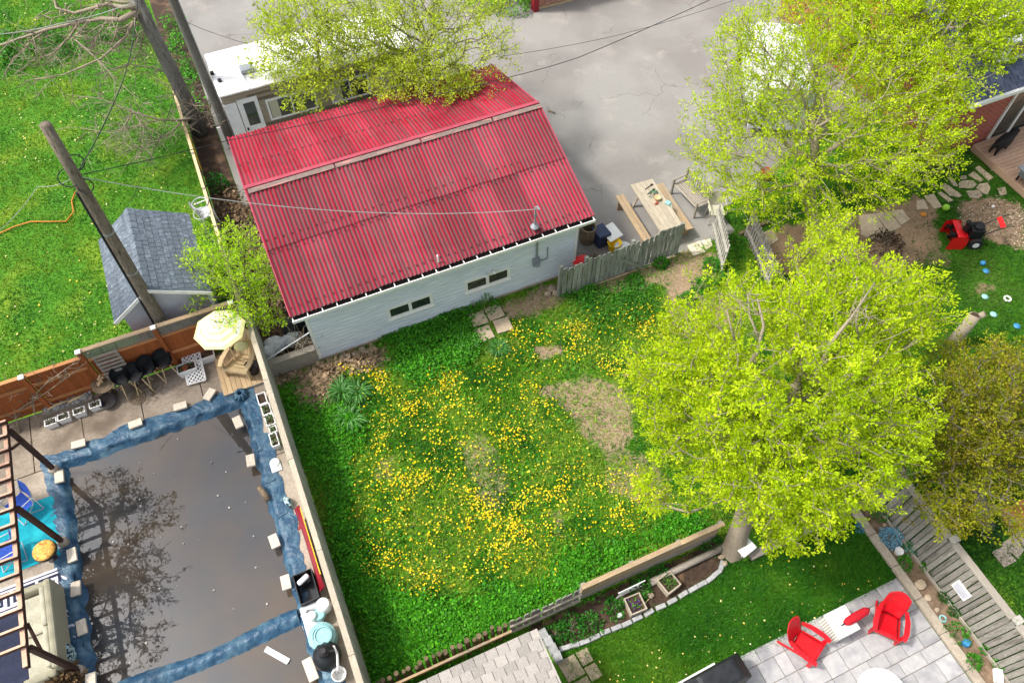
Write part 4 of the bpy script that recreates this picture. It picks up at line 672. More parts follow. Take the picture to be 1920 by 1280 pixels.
for x, y, r, h, l in ((912, 578, .38, .45, 'leafy bush beside the garage wall under the right window'), (1060, 548, .24, .35, 'bright bush at the foot of the weathered fence'), (1100, 553, .3, .35, 'wide bright bush in front of the weathered fence'), (1238, 497, .22, .3, 'small bush below the middle of the weathered fence'), (1320, 540, .38, .25, 'low spreading weed clump on the bare ground by the gate'), (1365, 535, .34, .35, 'dark bush at the foot of the leaning gate'), (1335, 500, .3, .2, 'low weed clump beside the pale stepping stones'), (1290, 565, .3, .18, 'low weed clump on the bare path'), (1190, 528, .28, .2, 'low green tuft below the fence rail')):
    shrub('bush', l, G2(x, y), r, h, 380, .075, GS, seed=int(x), group='bushes by the fence')
shrub('bush', 'round green shrub on the brush strip beside the garage roof', G2(413, 352), .36, .6, 500, .08, ['#1f5a14', '#2d7420', '#1a4a10'], seed=5)
shrub('bush', 'green bush at the corner of the driveway by the brick pier', G2(960, 14), .8, .9, 1300, .1, ['#3d8a10', '#5aa01c', '#7fb52c'], seed=6)
shrub('bush', 'bright bush at the top edge left of the brick pier', G2(905, 8), .8, 1.0, 1200, .1, ['#6a9a18', '#8fb52c', '#a8c23a'], seed=66)
shrub('bush', 'dark twiggy shrub under the large crown beside the stepping stones', G2(1655, 462), .55, .6, 700, .07, ['#3a2a1e', '#4a3626', '#2a2018'], seed=8)
shrub('bush', 'dark green shrub at the corner of the wooden deck', G2(1780, 315), .6, .7, 900, .07, ['#1f4a14', '#2f6a1c', '#3a7a20'], seed=9)
# ------------------------------------------------------------------ fences
def boards(root, x0, x1, y, z0, z1, wd, m, gap=.006, axis='x', th=.02, zj=.0, name='board', dog=False, tilt=0.0, skip=0.0):
    n = max(1, round((x1 - x0) / (wd + gap))); st = (x1 - x0) / n
    for i in range(n):
        if random.random() < skip: continue
        c = x0 + (i + .5) * st; ww = st - gap; zz = z1 + random.uniform(-zj, zj); yy = y + random.uniform(-.004, .004); b = MB(); q = .03 if dog else 0; t = random.gauss(0, tilt)
        if axis == 'x': prof = [(c - ww / 2, z0), (c + ww / 2, z0), (c + ww / 2 + t, zz - q), (c + ww / 2 - q + t, zz), (c - ww / 2 + q + t, zz), (c - ww / 2 + t, zz - q)]; P = [(a, yy - th / 2, z) for a, z in prof] + [(a, yy + th / 2, z) for a, z in prof]
        else: prof = [(c - ww / 2, z0), (c + ww / 2, z0), (c + ww / 2 + t, zz - q), (c + ww / 2 - q + t, zz), (c - ww / 2 + q + t, zz), (c - ww / 2 + t, zz - q)]; P = [(yy + th / 2, a, z) for a, z in prof] + [(yy - th / 2, a, z) for a, z in prof]
        if not dog: P = [P[k] for k in (0, 1, 2, 5, 6, 7, 8, 11)]; k = 4
        else: k = 6
        b.add(P, [tuple(range(k)), tuple(range(2 * k - 1, k - 1, -1))] + [((j + 1) % k, j, k + j, k + (j + 1) % k) for j in range(k)]); b.build(name, m, root, world=True)
def part(root, name, m, lo, hi, bevel=0.0, label=None):
    b = MB(); b.b2(lo, hi); return b.build(name, m, root, world=True, bevel=bevel, label=label)
# orange-brown pool fence with lattice top
of = T('pool_fence', 'orange-brown board fence with grey lattice top behind the pool', 'fence', (-5, 14.1, 0)); FY = 14.1
px_ = [-10.6, -8.45, -7.0, -5.55, -3.72, -1.75]
for i, x in enumerate(px_):
    h = 1.86 if i >= 3 else 1.62; part(of, 'post', 'orange_wood', (x - .05, FY - .09, 0), (x + .05, FY + .01, h)); part(of, 'post_cap', 'white_paint', (x - .065, FY - .105, h), (x + .065, FY + .025, h + .035))
for i, (a, b) in enumerate(zip(px_[:-1], px_[1:])):
    if i < 3:
        boards(of, a + .05, b - .05, FY + .03, .05, 1.55, .145, 'orange_wood', .005, zj=.004); part(of, 'rail', 'orange_rail', (a + .05, FY - .03, 1.12), (b - .05, FY + .015, 1.2)); part(of, 'rail', 'orange_rail', (a + .05, FY - .03, .35), (b - .05, FY + .015, .43)); part(of, 'top_rail', 'orange_rail', (a + .05, FY - .04, 1.555), (b - .05, FY + .06, 1.59))
    else:
        boards(of, a + .05, b - .05, FY + .03, .05, 1.36, .14, 'orange_wood', .005, zj=.003); part(of, 'rail', 'orange_rail', (a + .05, FY - .03, 1.37), (b - .05, FY + .05, 1.42)); part(of, 'rail', 'orange_rail', (a + .05, FY - .03, .62), (b - .05, FY + .015, .70)); part(of, 'top_rail', 'tan_wood_x', (a - .05, FY - .05, 1.80), (b + .05, FY + .07, 1.84))
        lb = MB(); n = int((b - a - .1) / .075) + 6
        for k in range(-6, n):
            for s in (1, -1):
                xa = a + .05 + k * .075; xb = xa + .38; p, q = (xa, 1.42), (xb, 1.80)
                if s < 0: p, q = (xa, 1.80), (xb, 1.42)
                # clip to bay
                def cl(P, Q, lim, sgn):
                    t = (lim - P[0]) / (Q[0] - P[0]); return (lim, P[1] + (Q[1] - P[1]) * t)
                if q[0] <= a + .05 or p[0] >= b - .05: continue
                if p[0] < a + .05: p = cl(p, q, a + .05, 1)
                if q[0] > b - .05: q = cl(p, q, b - .05, -1)
                lb.beam((p[0], FY + .02 + .008 * s, p[1]), (q[0], FY + .02 + .008 * s, q[1]), .008, .028, up=(0, 1, 0) if False else (0, 0, 1))
        lb.build('lattice', 'grey_wood', of, world=True)
# grey fence between pool and yard
ef = T('side_fence', 'long weathered grey board fence between the pool and the yard', 'fence', (-1.5, 8, 0)); EFH = 1.52
boards(ef, 2.0, 13.95, -1.43, .04, EFH, .14, 'pale_grey_wood', .005, axis='y', th=.02, zj=.006)
for y in np.arange(2.2, 14, 2.35): part(ef, 'post', 'grey_wood', (-1.55, y - .045, 0), (-1.46, y + .045, EFH + .01))
for z in (.35, 1.25): part(ef, 'rail', 'grey_wood_y', (-1.49, 2.0, z), (-1.445, 13.95, z + .09))
for y0, y1 in ((2.0, 4.55), (4.56, 6.9), (6.91, 9.25), (9.26, 11.6), (11.61, 13.98)):
    part(ef, 'cap_rail', 'pale_grey_wood_y', (-1.565 + random.uniform(-.01, .01), y0, EFH + .012), (-1.435, y1, EFH + .05))
# timber wall across the gap beside the garage
tw = T('timber_wall', 'low stacked grey timber wall between pool fence and garage', 'wall', (-.8, 12.7, 0))
for k in range(4): part(tw, 'timber', 'grey_wood_x', (-1.48, 12.66 + random.uniform(-.01, .01), k * .15 + .003), (-.16, 12.80, k * .15 + .147), bevel=.012)
part(tw, 'cap_timber', 'grey_wood_x', (-1.48, 12.64, .60), (-.16, 12.84, .645), bevel=.01)
# lot line fence up the left
lf = T('lot_line_fence', 'low pale fence along the lot line left of the garage', 'fence', (-1.66, 19, 0))
for y in np.arange(14.5, 25, 1.7): part(lf, 'post', 'grey_wood', (-1.70, y - .04, 0), (-1.63, y + .04, .9))
boards(lf, 14.3, 24.8, -1.65, .05, .82, .3, 'grey_wood', .01, axis='y', th=.02)
for y0, y1 in ((14.3, 17.7), (17.71, 21.1), (21.11, 24.8)): part(lf, 'top_rail', 'pale_wood', (-1.70, y0, .83), (-1.61, y1, .88))
# weathered fence beside the garage
wf = T('weathered_fence', 'weathered grey-green picket fence running from the garage to the gate', 'fence', (8.7, 12, 0))
boards(wf, 6.85, 7.62, 11.97, .03, 1.28, .12, 'old_wood', .025, zj=.05, dog=True, tilt=.012); boards(wf, 7.63, 9.9, 12.0, .12, 1.32, .125, 'old_wood', .03, zj=.04, dog=True, tilt=.015); boards(wf, 9.9, 10.72, 12.02, .1, 1.42, .12, 'old_wood', .025, zj=.03, dog=True, tilt=.012)
for x in (6.83, 7.62, 9.1, 10.72): part(wf, 'post', 'old_wood', (x - .05, 12.03, 0), (x + .05, 12.12, 1.36))
for z in (.3, 1.0): part(wf, 'rail', 'old_wood', (6.85, 12.03, z), (10.7, 12.08, z + .08))
bb = MB(); bb.beam((8.6, 11.95, .95), (9.5, 11.95, .12), .02, .09); bb.build('brace', 'old_wood', wf, world=True); part(wf, 'kick_board', 'tan_wood_x', (7.6, 11.93, .02), (9.4, 11.97, .1))
def panel(root, p, q, z0, z1, n, m, gapf=.25, lean=(0, 0), dog=True):
    p, q = Vector((*p, 0)), Vector((*q, 0)); d = (q - p); L = d.length; d.normalize(); nn = Vector((-d.y, d.x, 0)); st = L / n
    for i in range(n):
        c = p + d * (i + .5) * st; w = st * (1 - gapf); b = MB(); off = Vector((lean[0], lean[1], 0)); h = z1 + random.uniform(-.03, .03)
        lo = c + Vector((0, 0, z0)) + off * z0; hi = c + Vector((0, 0, h)) + off * h; b.beam(lo, hi, w, .02, up=nn) if False else b.add([lo - d * w / 2 - nn * .01, lo + d * w / 2 - nn * .01, hi + d * w / 2 - nn * .01 - Vector((0, 0, .02)), hi - nn * .01, hi - d * w / 2 - nn * .01 - Vector((0, 0, .02)), lo - d * w / 2 + nn * .01, lo + d * w / 2 + nn * .01, hi + d * w / 2 + nn * .01 - Vector((0, 0, .02)), hi + nn * .01, hi - d * w / 2 + nn * .01 - Vector((0, 0, .02))], [(0, 1, 2, 3, 4), (9, 8, 7, 6, 5), (1, 0, 5, 6), (2, 1, 6, 7), (3, 2, 7, 8), (4, 3, 8, 9), (0, 4, 9, 5)]); b.build('picket', m, root, world=True)
    for z in (z0 + .25 * (z1 - z0), z0 + .75 * (z1 - z0)):
        b = MB(); off = Vector((lean[0], lean[1], 0)) * z; b.beam(p + Vector((0, 0, z)) + off + nn * .035, q + Vector((0, 0, z)) + off + nn * .035, .07, .04); b.build('rail', m, root, world=True)
ga, gb = G2(1353, 513), G2(1335, 433); gt = T('yard_gate', 'weathered picket gate standing open beside the stepping stones', 'gate', (*ga, 0)); panel(gt, ga, gb, .06, 1.2, 11, 'pale_grey_wood', .4, lean=(0, .03))
fa, fb = G2(1440, 545), G2(1398, 442); ff = T('picket_fence', 'short grey picket fence with pebbly pale pickets behind the open gate', 'fence', (*fa, 0)); panel(ff, fa, fb, .05, 1.1, 15, 'grey_wood', .35)
part(ff, 'post', 'grey_wood', (fb[0] - .05, fb[1] - .05, 0), (fb[0] + .05, fb[1] + .05, 1.2))
# low fence at the bottom of the yard: new boards, old pickets, logs
lw = T('board_fence', 'low new tan horizontal board fence at the bottom of the yard', 'fence', (5.3, 4.0, 0)); LY = 4.02
for k in range(7): wm = 'tan_wood_x' if k > 2 else 'grey_wood_x'; part(lw, 'board', wm, (3.45, LY - .015 + random.uniform(-.006, .004), .076 + k * .132), (5.9, LY + .01, .076 + k * .132 + .124)); part(lw, 'board', wm, (5.905, LY - .012 + random.uniform(-.006, .004), .076 + k * .132), (7.0, LY + .012, .076 + k * .132 + .124))
part(lw, 'cap_board', 'tan_wood_x', (3.43, LY - .05, 1.005), (5.9, LY + .06, 1.035)); part(lw, 'cap_board', 'tan_wood_x', (5.905, LY - .055, 1.0), (7.05, LY + .055, 1.03))
for x in (3.5, 4.7, 5.9, 7.0): part(lw, 'post', 'grey_wood', (x - .045, LY + .015, 0), (x + .045, LY + .10, .99))
ll = MB(); ll.tube([(5.1, LY - .32, .12), (6.0, LY - .3, .13), (7.1, LY - .28, .12)], .085, 9); ll.build('garden_log', 'grey_wood_x', label='grey log lying along the foot of the tan board fence', cat='log', smooth=True)
op = T('old_picket_fence', 'short weathered picket fence between the tan boards and the log fence', 'fence', (2.6, 4, 0)); boards(op, 1.72, 3.4, 4.0, .05, .98, .12, 'grey_wood', .03, zj=.06, dog=True, tilt=.03); part(op, 'rail', 'grey_wood_x', (1.7, 3.93, .25), (3.42, 3.98, .33)); part(op, 'rail', 'grey_wood_x', (1.7, 3.93, .72), (3.42, 3.98, .8))
lg = T('log_fence', 'mossy brown fence of short upright logs behind the tan shed roof', 'fence', (.4, 4, 0)); x = -1.35
while x < 1.7:
    r = random.uniform(.045, .075); h = random.uniform(.85, 1.1); b = MB(); b.tube([(x, 4.0 + random.uniform(-.03, .03), 0), (x + random.uniform(-.02, .02), 4.0 + random.uniform(-.03, .03), h)], [r, r * .9], 8); b.build('log', 'log_wood', lg, world=True); x += r * 2 + random.uniform(0, .05)
part(lg, 'rail', 'tan_wood_x', (-1.3, 3.84, .7), (1.7, 3.89, .8))
# right-hand fence seen from its board side
rf = T('east_fence', 'tall weathered grey board fence behind the border of blue flowers', 'fence', (11.1, 0, 0)); RX = 11.13
y = -2.6
while y < 3.35:
    w_ = random.uniform(.12, .15); b = MB(); h = 1.5 + random.uniform(-.01, .01); k_ = int(round(y * 7)) % 2; off = -.03 if k_ else .03; b.b2((RX + off - .01, y, .05), (RX + off + .012, y + w_ - .02, h)); b.build('board', 'grey_wood', rf, world=True); y += w_
for y in (-2.2, -.32, 1.55, 3.3): part(rf, 'post', 'grey_wood', (RX + .05, y - .05, 0), (RX + .14, y + .05, 1.58)); part(rf, 'post_cap', 'pale_grey_wood', (RX - .03, y - .08, 1.56), (RX + .17, y + .08, 1.60))
for y0, y1 in ((-2.6, -.4), (-.24, 1.47), (1.63, 3.22)): part(rf, 'cap_rail', 'grey_wood_y', (RX - .05, y0, 1.515), (RX + .12, y1, 1.55))
part(rf, 'kick_board', 'grey_wood_y', (RX - .075, -2.6, .03), (RX - .045, 3.35, .12))
sy, sz = GX(1803, 1106, RX - .05); sg = T('garden_plaque', 'small pale green framed plaque hanging on the right-hand fence', 'plaque', (RX - .05, sy, sz)); part(sg, 'frame', 'white_paint', (RX - .075, sy - .2, sz - .17), (RX - .045, sy + .2, sz + .17)); part(sg, 'panel', 'shed_wall', (RX - .08, sy - .16, sz - .13), (RX - .074, sy + .16, sz + .13))
# ------------------------------------------------------------------ grey shed on the left lawn
sx0, sx1, sy0, sy1, ez, rz, rxm = -4.55, -2.12, 14.48, 17.5, 2.0, 2.78, -3.48
sh = T('garden_shed', 'small garden shed with grey shingle gable roof on the lawn', 'shed', (-3.35, 16, 0)); b = MB(); b.b2((sx0 + .2, sy0 + .18, 0), (sx1 - .15, sy1 - .15, ez)); b.add([(sx0 + .2, sy0 + .18, ez), (sx1 - .15, sy0 + .18, ez), (rxm, sy0 + .18, rz - .08), (sx0 + .2, sy1 - .15, ez), (sx1 - .15, sy1 - .15, ez), (rxm, sy1 - .15, rz - .08)], [(0, 1, 2), (4, 3, 5)]); b.build('wall', 'shed_wall', sh, world=True)
def slope(root, name, m, e0, e1, r0, r1, n, tabs, th=.012, jit=.004):
    """courses of shingle tabs from eave edge e0-e1 up to ridge r0-r1"""
    e0, e1, r0, r1 = map(Vector, (e0, e1, r0, r1)); nn = (e1 - e0).cross(r0 - e0).normalized(); nn = nn if nn.z > 0 else -nn
    for i in range(n):
        b = MB(); t0, t1 = i / n, min(1, (i + 1.25) / n); a0, a1, c0, c1 = e0.lerp(r0, t0), e1.lerp(r1, t0), e0.lerp(r0, t1), e1.lerp(r1, t1); sh_ = random.random() / tabs
        for k in range(-1, tabs):
            u0, u1 = max(0, (k + .04) / tabs + sh_), min(1, (k + .96) / tabs + sh_)
            if u1 - u0 < .002: continue
            d = nn * (th + random.uniform(0, jit)); q = [a0.lerp(a1, u0), a0.lerp(a1, u1), c0.lerp(c1, u1), c0.lerp(c1, u0)]; b.add([q[0] + d, q[1] + d, q[2] + nn * .003, q[3] + nn * .003, q[0], q[1]], [(0, 1, 2, 3), (4, 5, 1, 0)])
        b.build(name, m, root, world=True)
rf_ = MB(); rf_.add([(sx0, sy0, ez), (sx0, sy1, ez), (rxm, sy1, rz), (rxm, sy0, rz), (sx1, sy0, ez), (sx1, sy1, ez)], [(0, 1, 2, 3)[::-1], (3, 2, 5, 4)[::-1]]); ro = rf_.build('roof', 'shingle_grey', sh, world=True)
slope(ro, 'shingle_course', 'shingle_grey', (sx0, sy0, ez), (sx0, sy1, ez), (rxm, sy0, rz), (rxm, sy1, rz), 9, 19); slope(ro, 'shingle_course', 'shingle_grey', (sx1, sy0, ez), (sx1, sy1, ez), (rxm, sy0, rz), (rxm, sy1, rz), 10, 19)
for k in range(12):
    y = sy0 + k * (sy1 - sy0) / 12; c = MB(); c.add([(rxm - .13, y, rz - .05), (rxm, y, rz + .035), (rxm + .13, y, rz - .05), (rxm - .13, y + .27, rz - .06), (rxm, y + .27, rz + .02), (rxm + .13, y + .27, rz - .06)], [(0, 1, 4, 3)[::-1], (1, 2, 5, 4)[::-1]]); c.build('ridge_shingle', 'shingle_grey', ro, world=True)
c = MB(); c.beam((sx0, sy0 - .01, ez - .03), (rxm, sy0 - .01, rz - .03), .02, .1); c.beam((rxm, sy0 - .01, rz - .03), (sx1, sy0 - .01, ez - .03), .02, .1); c.build('barge_board', 'white_paint', sh, world=True)
# hoops and white oddments beside the shed
for i, (x, y) in enumerate(((375, 381), (378, 400))):
    g = G(x, y, .9); b = T('hoop_stand', ('upper' if i == 0 else 'lower') + ' white wire hoop standing beside the grey shed', 'plant hoop', (g[0], g[1], 0)); h = MB(); h.tube([(g[0] + .24 * math.cos(a), g[1] + .24 * math.sin(a), .9) for a in np.arange(16) * 6.283 / 16], .016, 5, True); h.build('hoop', 'hoop_grey', b, world=True)
    for a in (0, 2.1, 4.2):
        h = MB(); h.tube([(g[0] + .24 * math.cos(a), g[1] + .24 * math.sin(a), .9), (g[0] + .16 * math.cos(a), g[1] + .16 * math.sin(a), 0)], .011, 5); h.build('leg', 'hoop_grey', b, world=True)
def plastic_chair(loc, rz, name, label, m, group=None):
    r = T(name, label, 'chair', loc, rz, group); b = MB(); b.box((0, 0, .42), (.46, .44, .03)); b.build('seat', m, r, bevel=.01); b = MB(); b.grid(6, 4, lambda u, v: ((u - .5) * .46, .2 + v * .1 + .05 * (1 - (2 * u - 1) ** 2), .44 + v * .42)); b.grid(6, 4, lambda u, v: ((.5 - u) * .46, .22 + v * .1 + .05 * (1 - (2 * u - 1) ** 2), .44 + v * .42)); b.build('backrest', m, r)
    for sx in (-1, 1):
        b = MB(); b.tube([(sx * .25, -.2, .42), (sx * .26, -.2, .62), (sx * .26, .22, .64)], .02, 6); b.build('arm', m, r)
        for sy in (-1, 1): b = MB(); b.tube([(sx * .2, sy * .19, .42), (sx * .24, sy * .23, 0)], .018, 6); b.build('leg', m, r)
    return r
plastic_chair((*G2(395, 415), 0), R(100), 'plastic_chair', 'white plastic chair between the grey shed and lot line', 'white_plastic')
# ------------------------------------------------------------------ poles
def pole(name, label, base, top, r0, r1, m):
    r = T(name, label, 'utility pole', base); b = MB(); b.tube([Vector(base).lerp(Vector(top), t / 6) for t in range(7)], [r0 + (r1 - r0) * t / 6 for t in range(7)], 14); b.build('shaft', m, r, world=True, smooth=True); return r
nb = (-3.58, 14.32, 0); ntop = G(84, 233, 7.6); np_ = pole('utility_pole', 'leaning wooden utility pole behind the grey lattice of the pool fence', nb, ntop, .17, .115, 'pole_wood')
V = Vector; at_ = lambda t: V(nb).lerp(V(ntop), t)
b = MB(); b.tube([at_(.05) + V((-.17, -.06, 0)), at_(.3) + V((-.16, -.06, 0)), at_(.55) + V((-.15, -.05, 0)), at_(.78) + V((-.14, -.03, 0))], .03, 6); b.build('riser_cable', 'cable', np_, world=True)
for k, rr in enumerate((.16, .22, .19)):
    c = at_(.80 + .03 * k); b = MB(); b.tube([(c.x + (.10 if k != 1 else -.12) + rr * math.cos(a), c.y - .1 + .1 * k + rr * .55 * math.sin(a), c.z + rr * .7 * math.sin(a)) for a in np.arange(14) * 6.283 / 14], .014, 5, True); b.build('cable_coil', 'cable', np_, world=True)
b = MB()
for t in (.22, .45, .62): b.lathe(at_(t) - V((0, 0, .03)), [(.17 - .05 * t, 0), (.17 - .05 * t, .05)], 14)
b.build('band', 'grey_metal', np_, world=True)
fbp = G(436, 268); ftop = (fbp[0] - .15, fbp[1] + .1, 6.6); fp = pole('utility_pole', 'grey utility pole beside the white trailer', fbp, ftop, .16, .13, 'far_pole_wood')
b = MB(); b.tube([V(fbp).lerp(V(ftop), t) + V((.13, -.11, 0)) for t in (0, .3, .6, .9)], .018, 5); b.build('conduit', 'cable_pale', fp, world=True)
def cable(label, pts, r=.012, m='cable', n=14, sag=0.0):
    b = MB(); Q = []
    pts = [V(p) for p in pts]
    for i in range(len(pts) - 1):
        for k in range(n): t = k / n; q = pts[i].lerp(pts[i + 1], t); q.z -= sag * 4 * t * (1 - t); Q.append(q)
    Q.append(pts[-1]); b.tube(Q, r * .7, 5); return b.build('overhead_cable', m, label=label, cat='cable')
hub = at_(.83)
cable('pale service cable from the leaning pole across the red roof to the mast', [hub, MAST], .013, 'cable_pale', 24, .55)
cable('dark cable from the leaning pole over the back roof slope to the driveway', [hub, G(430, 263, 4.6), G(800, 182, 4.6), G(950, 146, 4.9), G(1085, 108, 5.1), G(1340, -4, 5.6)], .014, 'cable', 8, .03)
cable('thin dark cable crossing above the driveway', [G(930, 107, 4.6), G(1160, 66, 5.0), G(1390, -4, 5.4)], .009, 'cable', 8, .05)
cable('dark cable from the leaning pole up past the bare tree', [hub, G(215, 190, 6.0), G(245, 100, 6.2), G(258, -5, 6.4)], .018, 'cable', 8, .05)
cable('thin cable running from the grey pole down over the lawn to the shed', [G(330, 60, 5.5), G(325, 185, 4.5), G(270, 320, 3.2), G(225, 405, 2.7)], .009, 'cable', 8, .1)
cable('pale cable leaving the leaning pole towards the lower left', [hub, G(70, 350, 5.2), G(-30, 455, 5.0)], .010, 'cable_pale', 8, .1)
cable('pale cable crossing the lawn at the top left corner', [G(250, 5, 6.2), G(110, 45, 6.0), G(-20, 66, 6.0)], .014, 'cable_pale', 8, .05)
cable('dark cable across the trailer and grey pole at the top', [G(330, 30, 5.5), G(400, 62, 5.0), G(500, 90, 4.6), G(560, 112, 4.4)], .009, 'cable', 8, .05)
hz = [G(-10, 445), G(30, 427), G(60, 418), G(95, 418), G(125, 418), G(140, 400), G(136, 380), G(143, 362)]; b = MB(); b.tube([(p[0], p[1], .06) for p in hz], .022, 6); b.build('garden_hose', 'orange_cord', label='orange hose lying on the left lawn', cat='hose', smooth=True)
# ------------------------------------------------------------------ trailer
tx0, tx1, ty0, ty1, tz0, tz1 = -.25, 6.0, 21.42, 23.6, .45, 2.5
tr = T('travel_trailer', 'white-roofed travel trailer with brown striped siding behind the garage', 'trailer', (3.5, 22.5, 0))
b = MB(); nrib = 22
for i in range(nrib):
    z0 = tz0 + (tz1 - tz0) * i / nrib; z1 = tz0 + (tz1 - tz0) * (i + 1) / nrib; zm = (z0 + z1) / 2
    b.add([(tx0, ty0, z0), (tx1, ty0, z0), (tx1, ty0 - .018, zm), (tx0, ty0 - .018, zm), (tx1, ty0, z1), (tx0, ty0, z1)], [(0, 1, 2, 3), (3, 2, 4, 5)])
b.b2((tx0, ty0 + .001, tz0), (tx1, ty1, tz1)); b.build('body', 'trailer_side', tr, world=True)
for z0, z1 in ((1.02, 1.16), (.72, .8), (2.05, 2.13), (2.28, 2.33)): part(tr, 'stripe', 'trailer_stripe', (tx0 + .75, ty0 - .024, z0), (tx1, ty0 - .0, z1))
b = MB(); b.prism([(tx0 - .04, ty0 - .05), (tx1 + .04, ty0 - .05), (tx1 + .04, ty1 + .05), (tx0 - .04, ty1 + .05)], tz1, tz1 + .07); b.build('roof', 'white_roof', tr, world=True, bevel=.03)
for x in (.65, 1.75, 3.6, 5.5): part(tr, 'roof_seam', 'grey_plastic', (x - .03, ty0 - .05, tz1 + .068), (x + .03, ty1 + .05, tz1 + .078))
g = G(463, 132, 2.6); b = MB(); b.box((g[0], g[1], 2.66), (.42, .34, .16)); b.build('roof_vent', 'grey_metal', tr, world=True, bevel=.05)
for (x, y) in ((412, 152), (540, 110), (398, 138)): g = G(x, y, 2.6); b = MB(); b.lathe((g[0], g[1], 2.56), [(.06, 0), (.06, .1), (.03, .12)], 8); b.build('vent_cap', 'black_metal', tr, world=True)
d0 = GY(440, 192, ty0); d1 = GY(478, 240, ty0); dx0, dx1 = d0[0] + .05, d0[0] + .68
dr = part(tr, 'door', 'white_plastic', (dx0, ty0 - .04, .55), (dx1, ty0 - .01, 2.25), label='white trailer door'); part(dr, 'window', 'glass_dark', (dx0 + .16, ty0 - .05, 1.25), (dx1 - .12, ty0 - .035, 2.1)); part(dr, 'handle', 'black_metal', (dx0 + .04, ty0 - .06, 1.1), (dx0 + .1, ty0 - .035, 1.2))
part(tr, 'front_panel', 'white_plastic', (tx0, ty0 - .03, .55), (dx0 - .03, ty0 - .003, 2.2))
for x0, x1 in ((1.05, 2.5), (3.1, 4.3), (4.8, 5.6)):
    wn = MB(); z0, z1 = 1.28, 1.95
    for (a, c_, d, e) in ((x0 - .06, x1 + .06, z1, z1 + .06), (x0 - .06, x1 + .06, z0 - .06, z0), (x0 - .06, x0, z0, z1), (x1, x1 + .06, z0, z1), ((x0 + x1) / 2 - .02, (x0 + x1) / 2 + .02, z0, z1)): wn.b2((a, ty0 - .05, d), (c_, ty0 - .005, e))
    wo = wn.build('window', 'white_plastic', tr, world=True); part(wo, 'pane', 'glass_dark', (x0, ty0 - .035, z0), (x1, ty0 - .022, z1)); part(wo, 'curtain', 'cushion_beige', (x0 + .02, ty0 - .038, z0), (x0 + .3, ty0 - .034, z1))
for x in (3.2, 4.1): b = MB(); b.tube([(x, ty0 + .02, .33), (x, ty0 + .25, .33)], .33, 16); b.build('wheel', 'rubber', tr, world=True)
# ------------------------------------------------------------------ brick house, upper right; brick pier top centre; far house
bh = T('brick_house', 'red brick house with dark shingle roof and glass patio door', 'house', (27, 16, 0)); HY = 12.1; hx0 = 20.6
(ux0, uz0) = GY(1806, 212, 11.75); EAVE = 2.75
part(bh, 'wall', 'brick', (hx0, HY, 0), (40, 21, EAVE - .08))
b = MB(); b.add([(hx0 - .5, 11.7, EAVE), (41, 11.7, EAVE), (41, 16.5, EAVE + 2.3), (hx0 - .5, 16.5, EAVE + 2.3), (hx0 - .5, 21.4, EAVE), (41, 21.4, EAVE)], [(0, 1, 2, 3), (3, 2, 5, 4)]); hr = b.build('roof', 'shingle_dark', bh, world=True)
slope(hr, 'shingle_course', 'shingle_dark', (hx0 - .5, 11.7, EAVE + .01), (33, 11.7, EAVE + .01), (hx0 - .5, 16.5, EAVE + 2.31), (33, 16.5, EAVE + 2.31), 26, 45)
b = MB(); b.b2((hx0 - .5, 11.6, EAVE - .1), (41, 11.7, EAVE + .02)); b.build('gutter', 'white_paint', bh, world=True); part(bh, 'soffit', 'white_paint', (hx0 - .4, 11.71, EAVE - .1), (40.5, HY + .3, EAVE - .085))
dxa = GY(1858, 262, HY)[0] - .25; dr = part(bh, 'patio_door', 'glass_dark', (dxa, HY - .03, .15), (dxa + 3.2, HY - .005, 2.35))
for a, c_, d, e in ((dxa - .08, dxa, .1, 2.45), (dxa + .75, dxa + .85, .1, 2.45), (dxa + 2.3, dxa + 2.4, .1, 2.45), (dxa - .08, dxa + 3.3, .08, .2), (dxa - .08, dxa + 3.3, 2.35, 2.45)): part(dr, 'frame', 'white_paint', (a, HY - .07, d), (c_, HY - .006, e))
dm = T('roof_dormer', 'white framed glass dormer at the top right corner', 'dormer', G(1890, 70, 3.8)); g0 = Vector(G(1890, 70, 3.8))
b = MB(); b.box(g0, (1.3, 1.2, .7)); b.build('wall', 'white_paint', dm, world=True); b = MB(); b.box(g0 + V((0, -.1, .38)), (1.1, .9, .05), rx=R(12)); b.build('pane', 'glass_dark', dm, world=True); b = MB(); b.box(g0 + V((-.02, -.62, .05)), (.9, .05, .45)); b.build('pane', 'glass_dark', dm, world=True)
h2 = T('rear_house', 'brick building glimpsed through the foliage at the top right', 'house', (24, 30, 0)); part(h2, 'wall', 'brick_pink', (17.6, 27, 0), (34, 36, 3.2)); b = MB(); b.add([(17.2, 26.5, 3.2), (34.5, 26.5, 3.2), (34.5, 31.5, 5.2), (17.2, 31.5, 5.2), (17.2, 36.5, 3.2), (34.5, 36.5, 3.2)], [(0, 1, 2, 3), (3, 2, 5, 4)]); b.build('roof', 'shingle_dark', h2, world=True); part(h2, 'window', 'glass_dark', (20, 26.96, 1), (21.4, 26.99, 2.2))
bp = T('brick_building', 'brick garage wall with a dark red corner pier at the top edge', 'building', (13, 25.4, 0)); part(bp, 'wall', 'brick_pink', (12.2, 25.15, 0), (16.6, 30, 3.0)); part(bp, 'pier', 'dark_red', (11.98, 24.98, 0), (12.2, 25.22, 3.0)); part(bp, 'base_trim', 'pale_wood', (12.2, 25.09, 0), (16.6, 25.148, .08))
b = MB()
for k in range(18): b.b2((12.5, 25.10, .12 + k * .15), (16.2, 25.148, .12 + k * .15 + .12))
b.build('garage_door', 'brick_pink', bp, world=True)
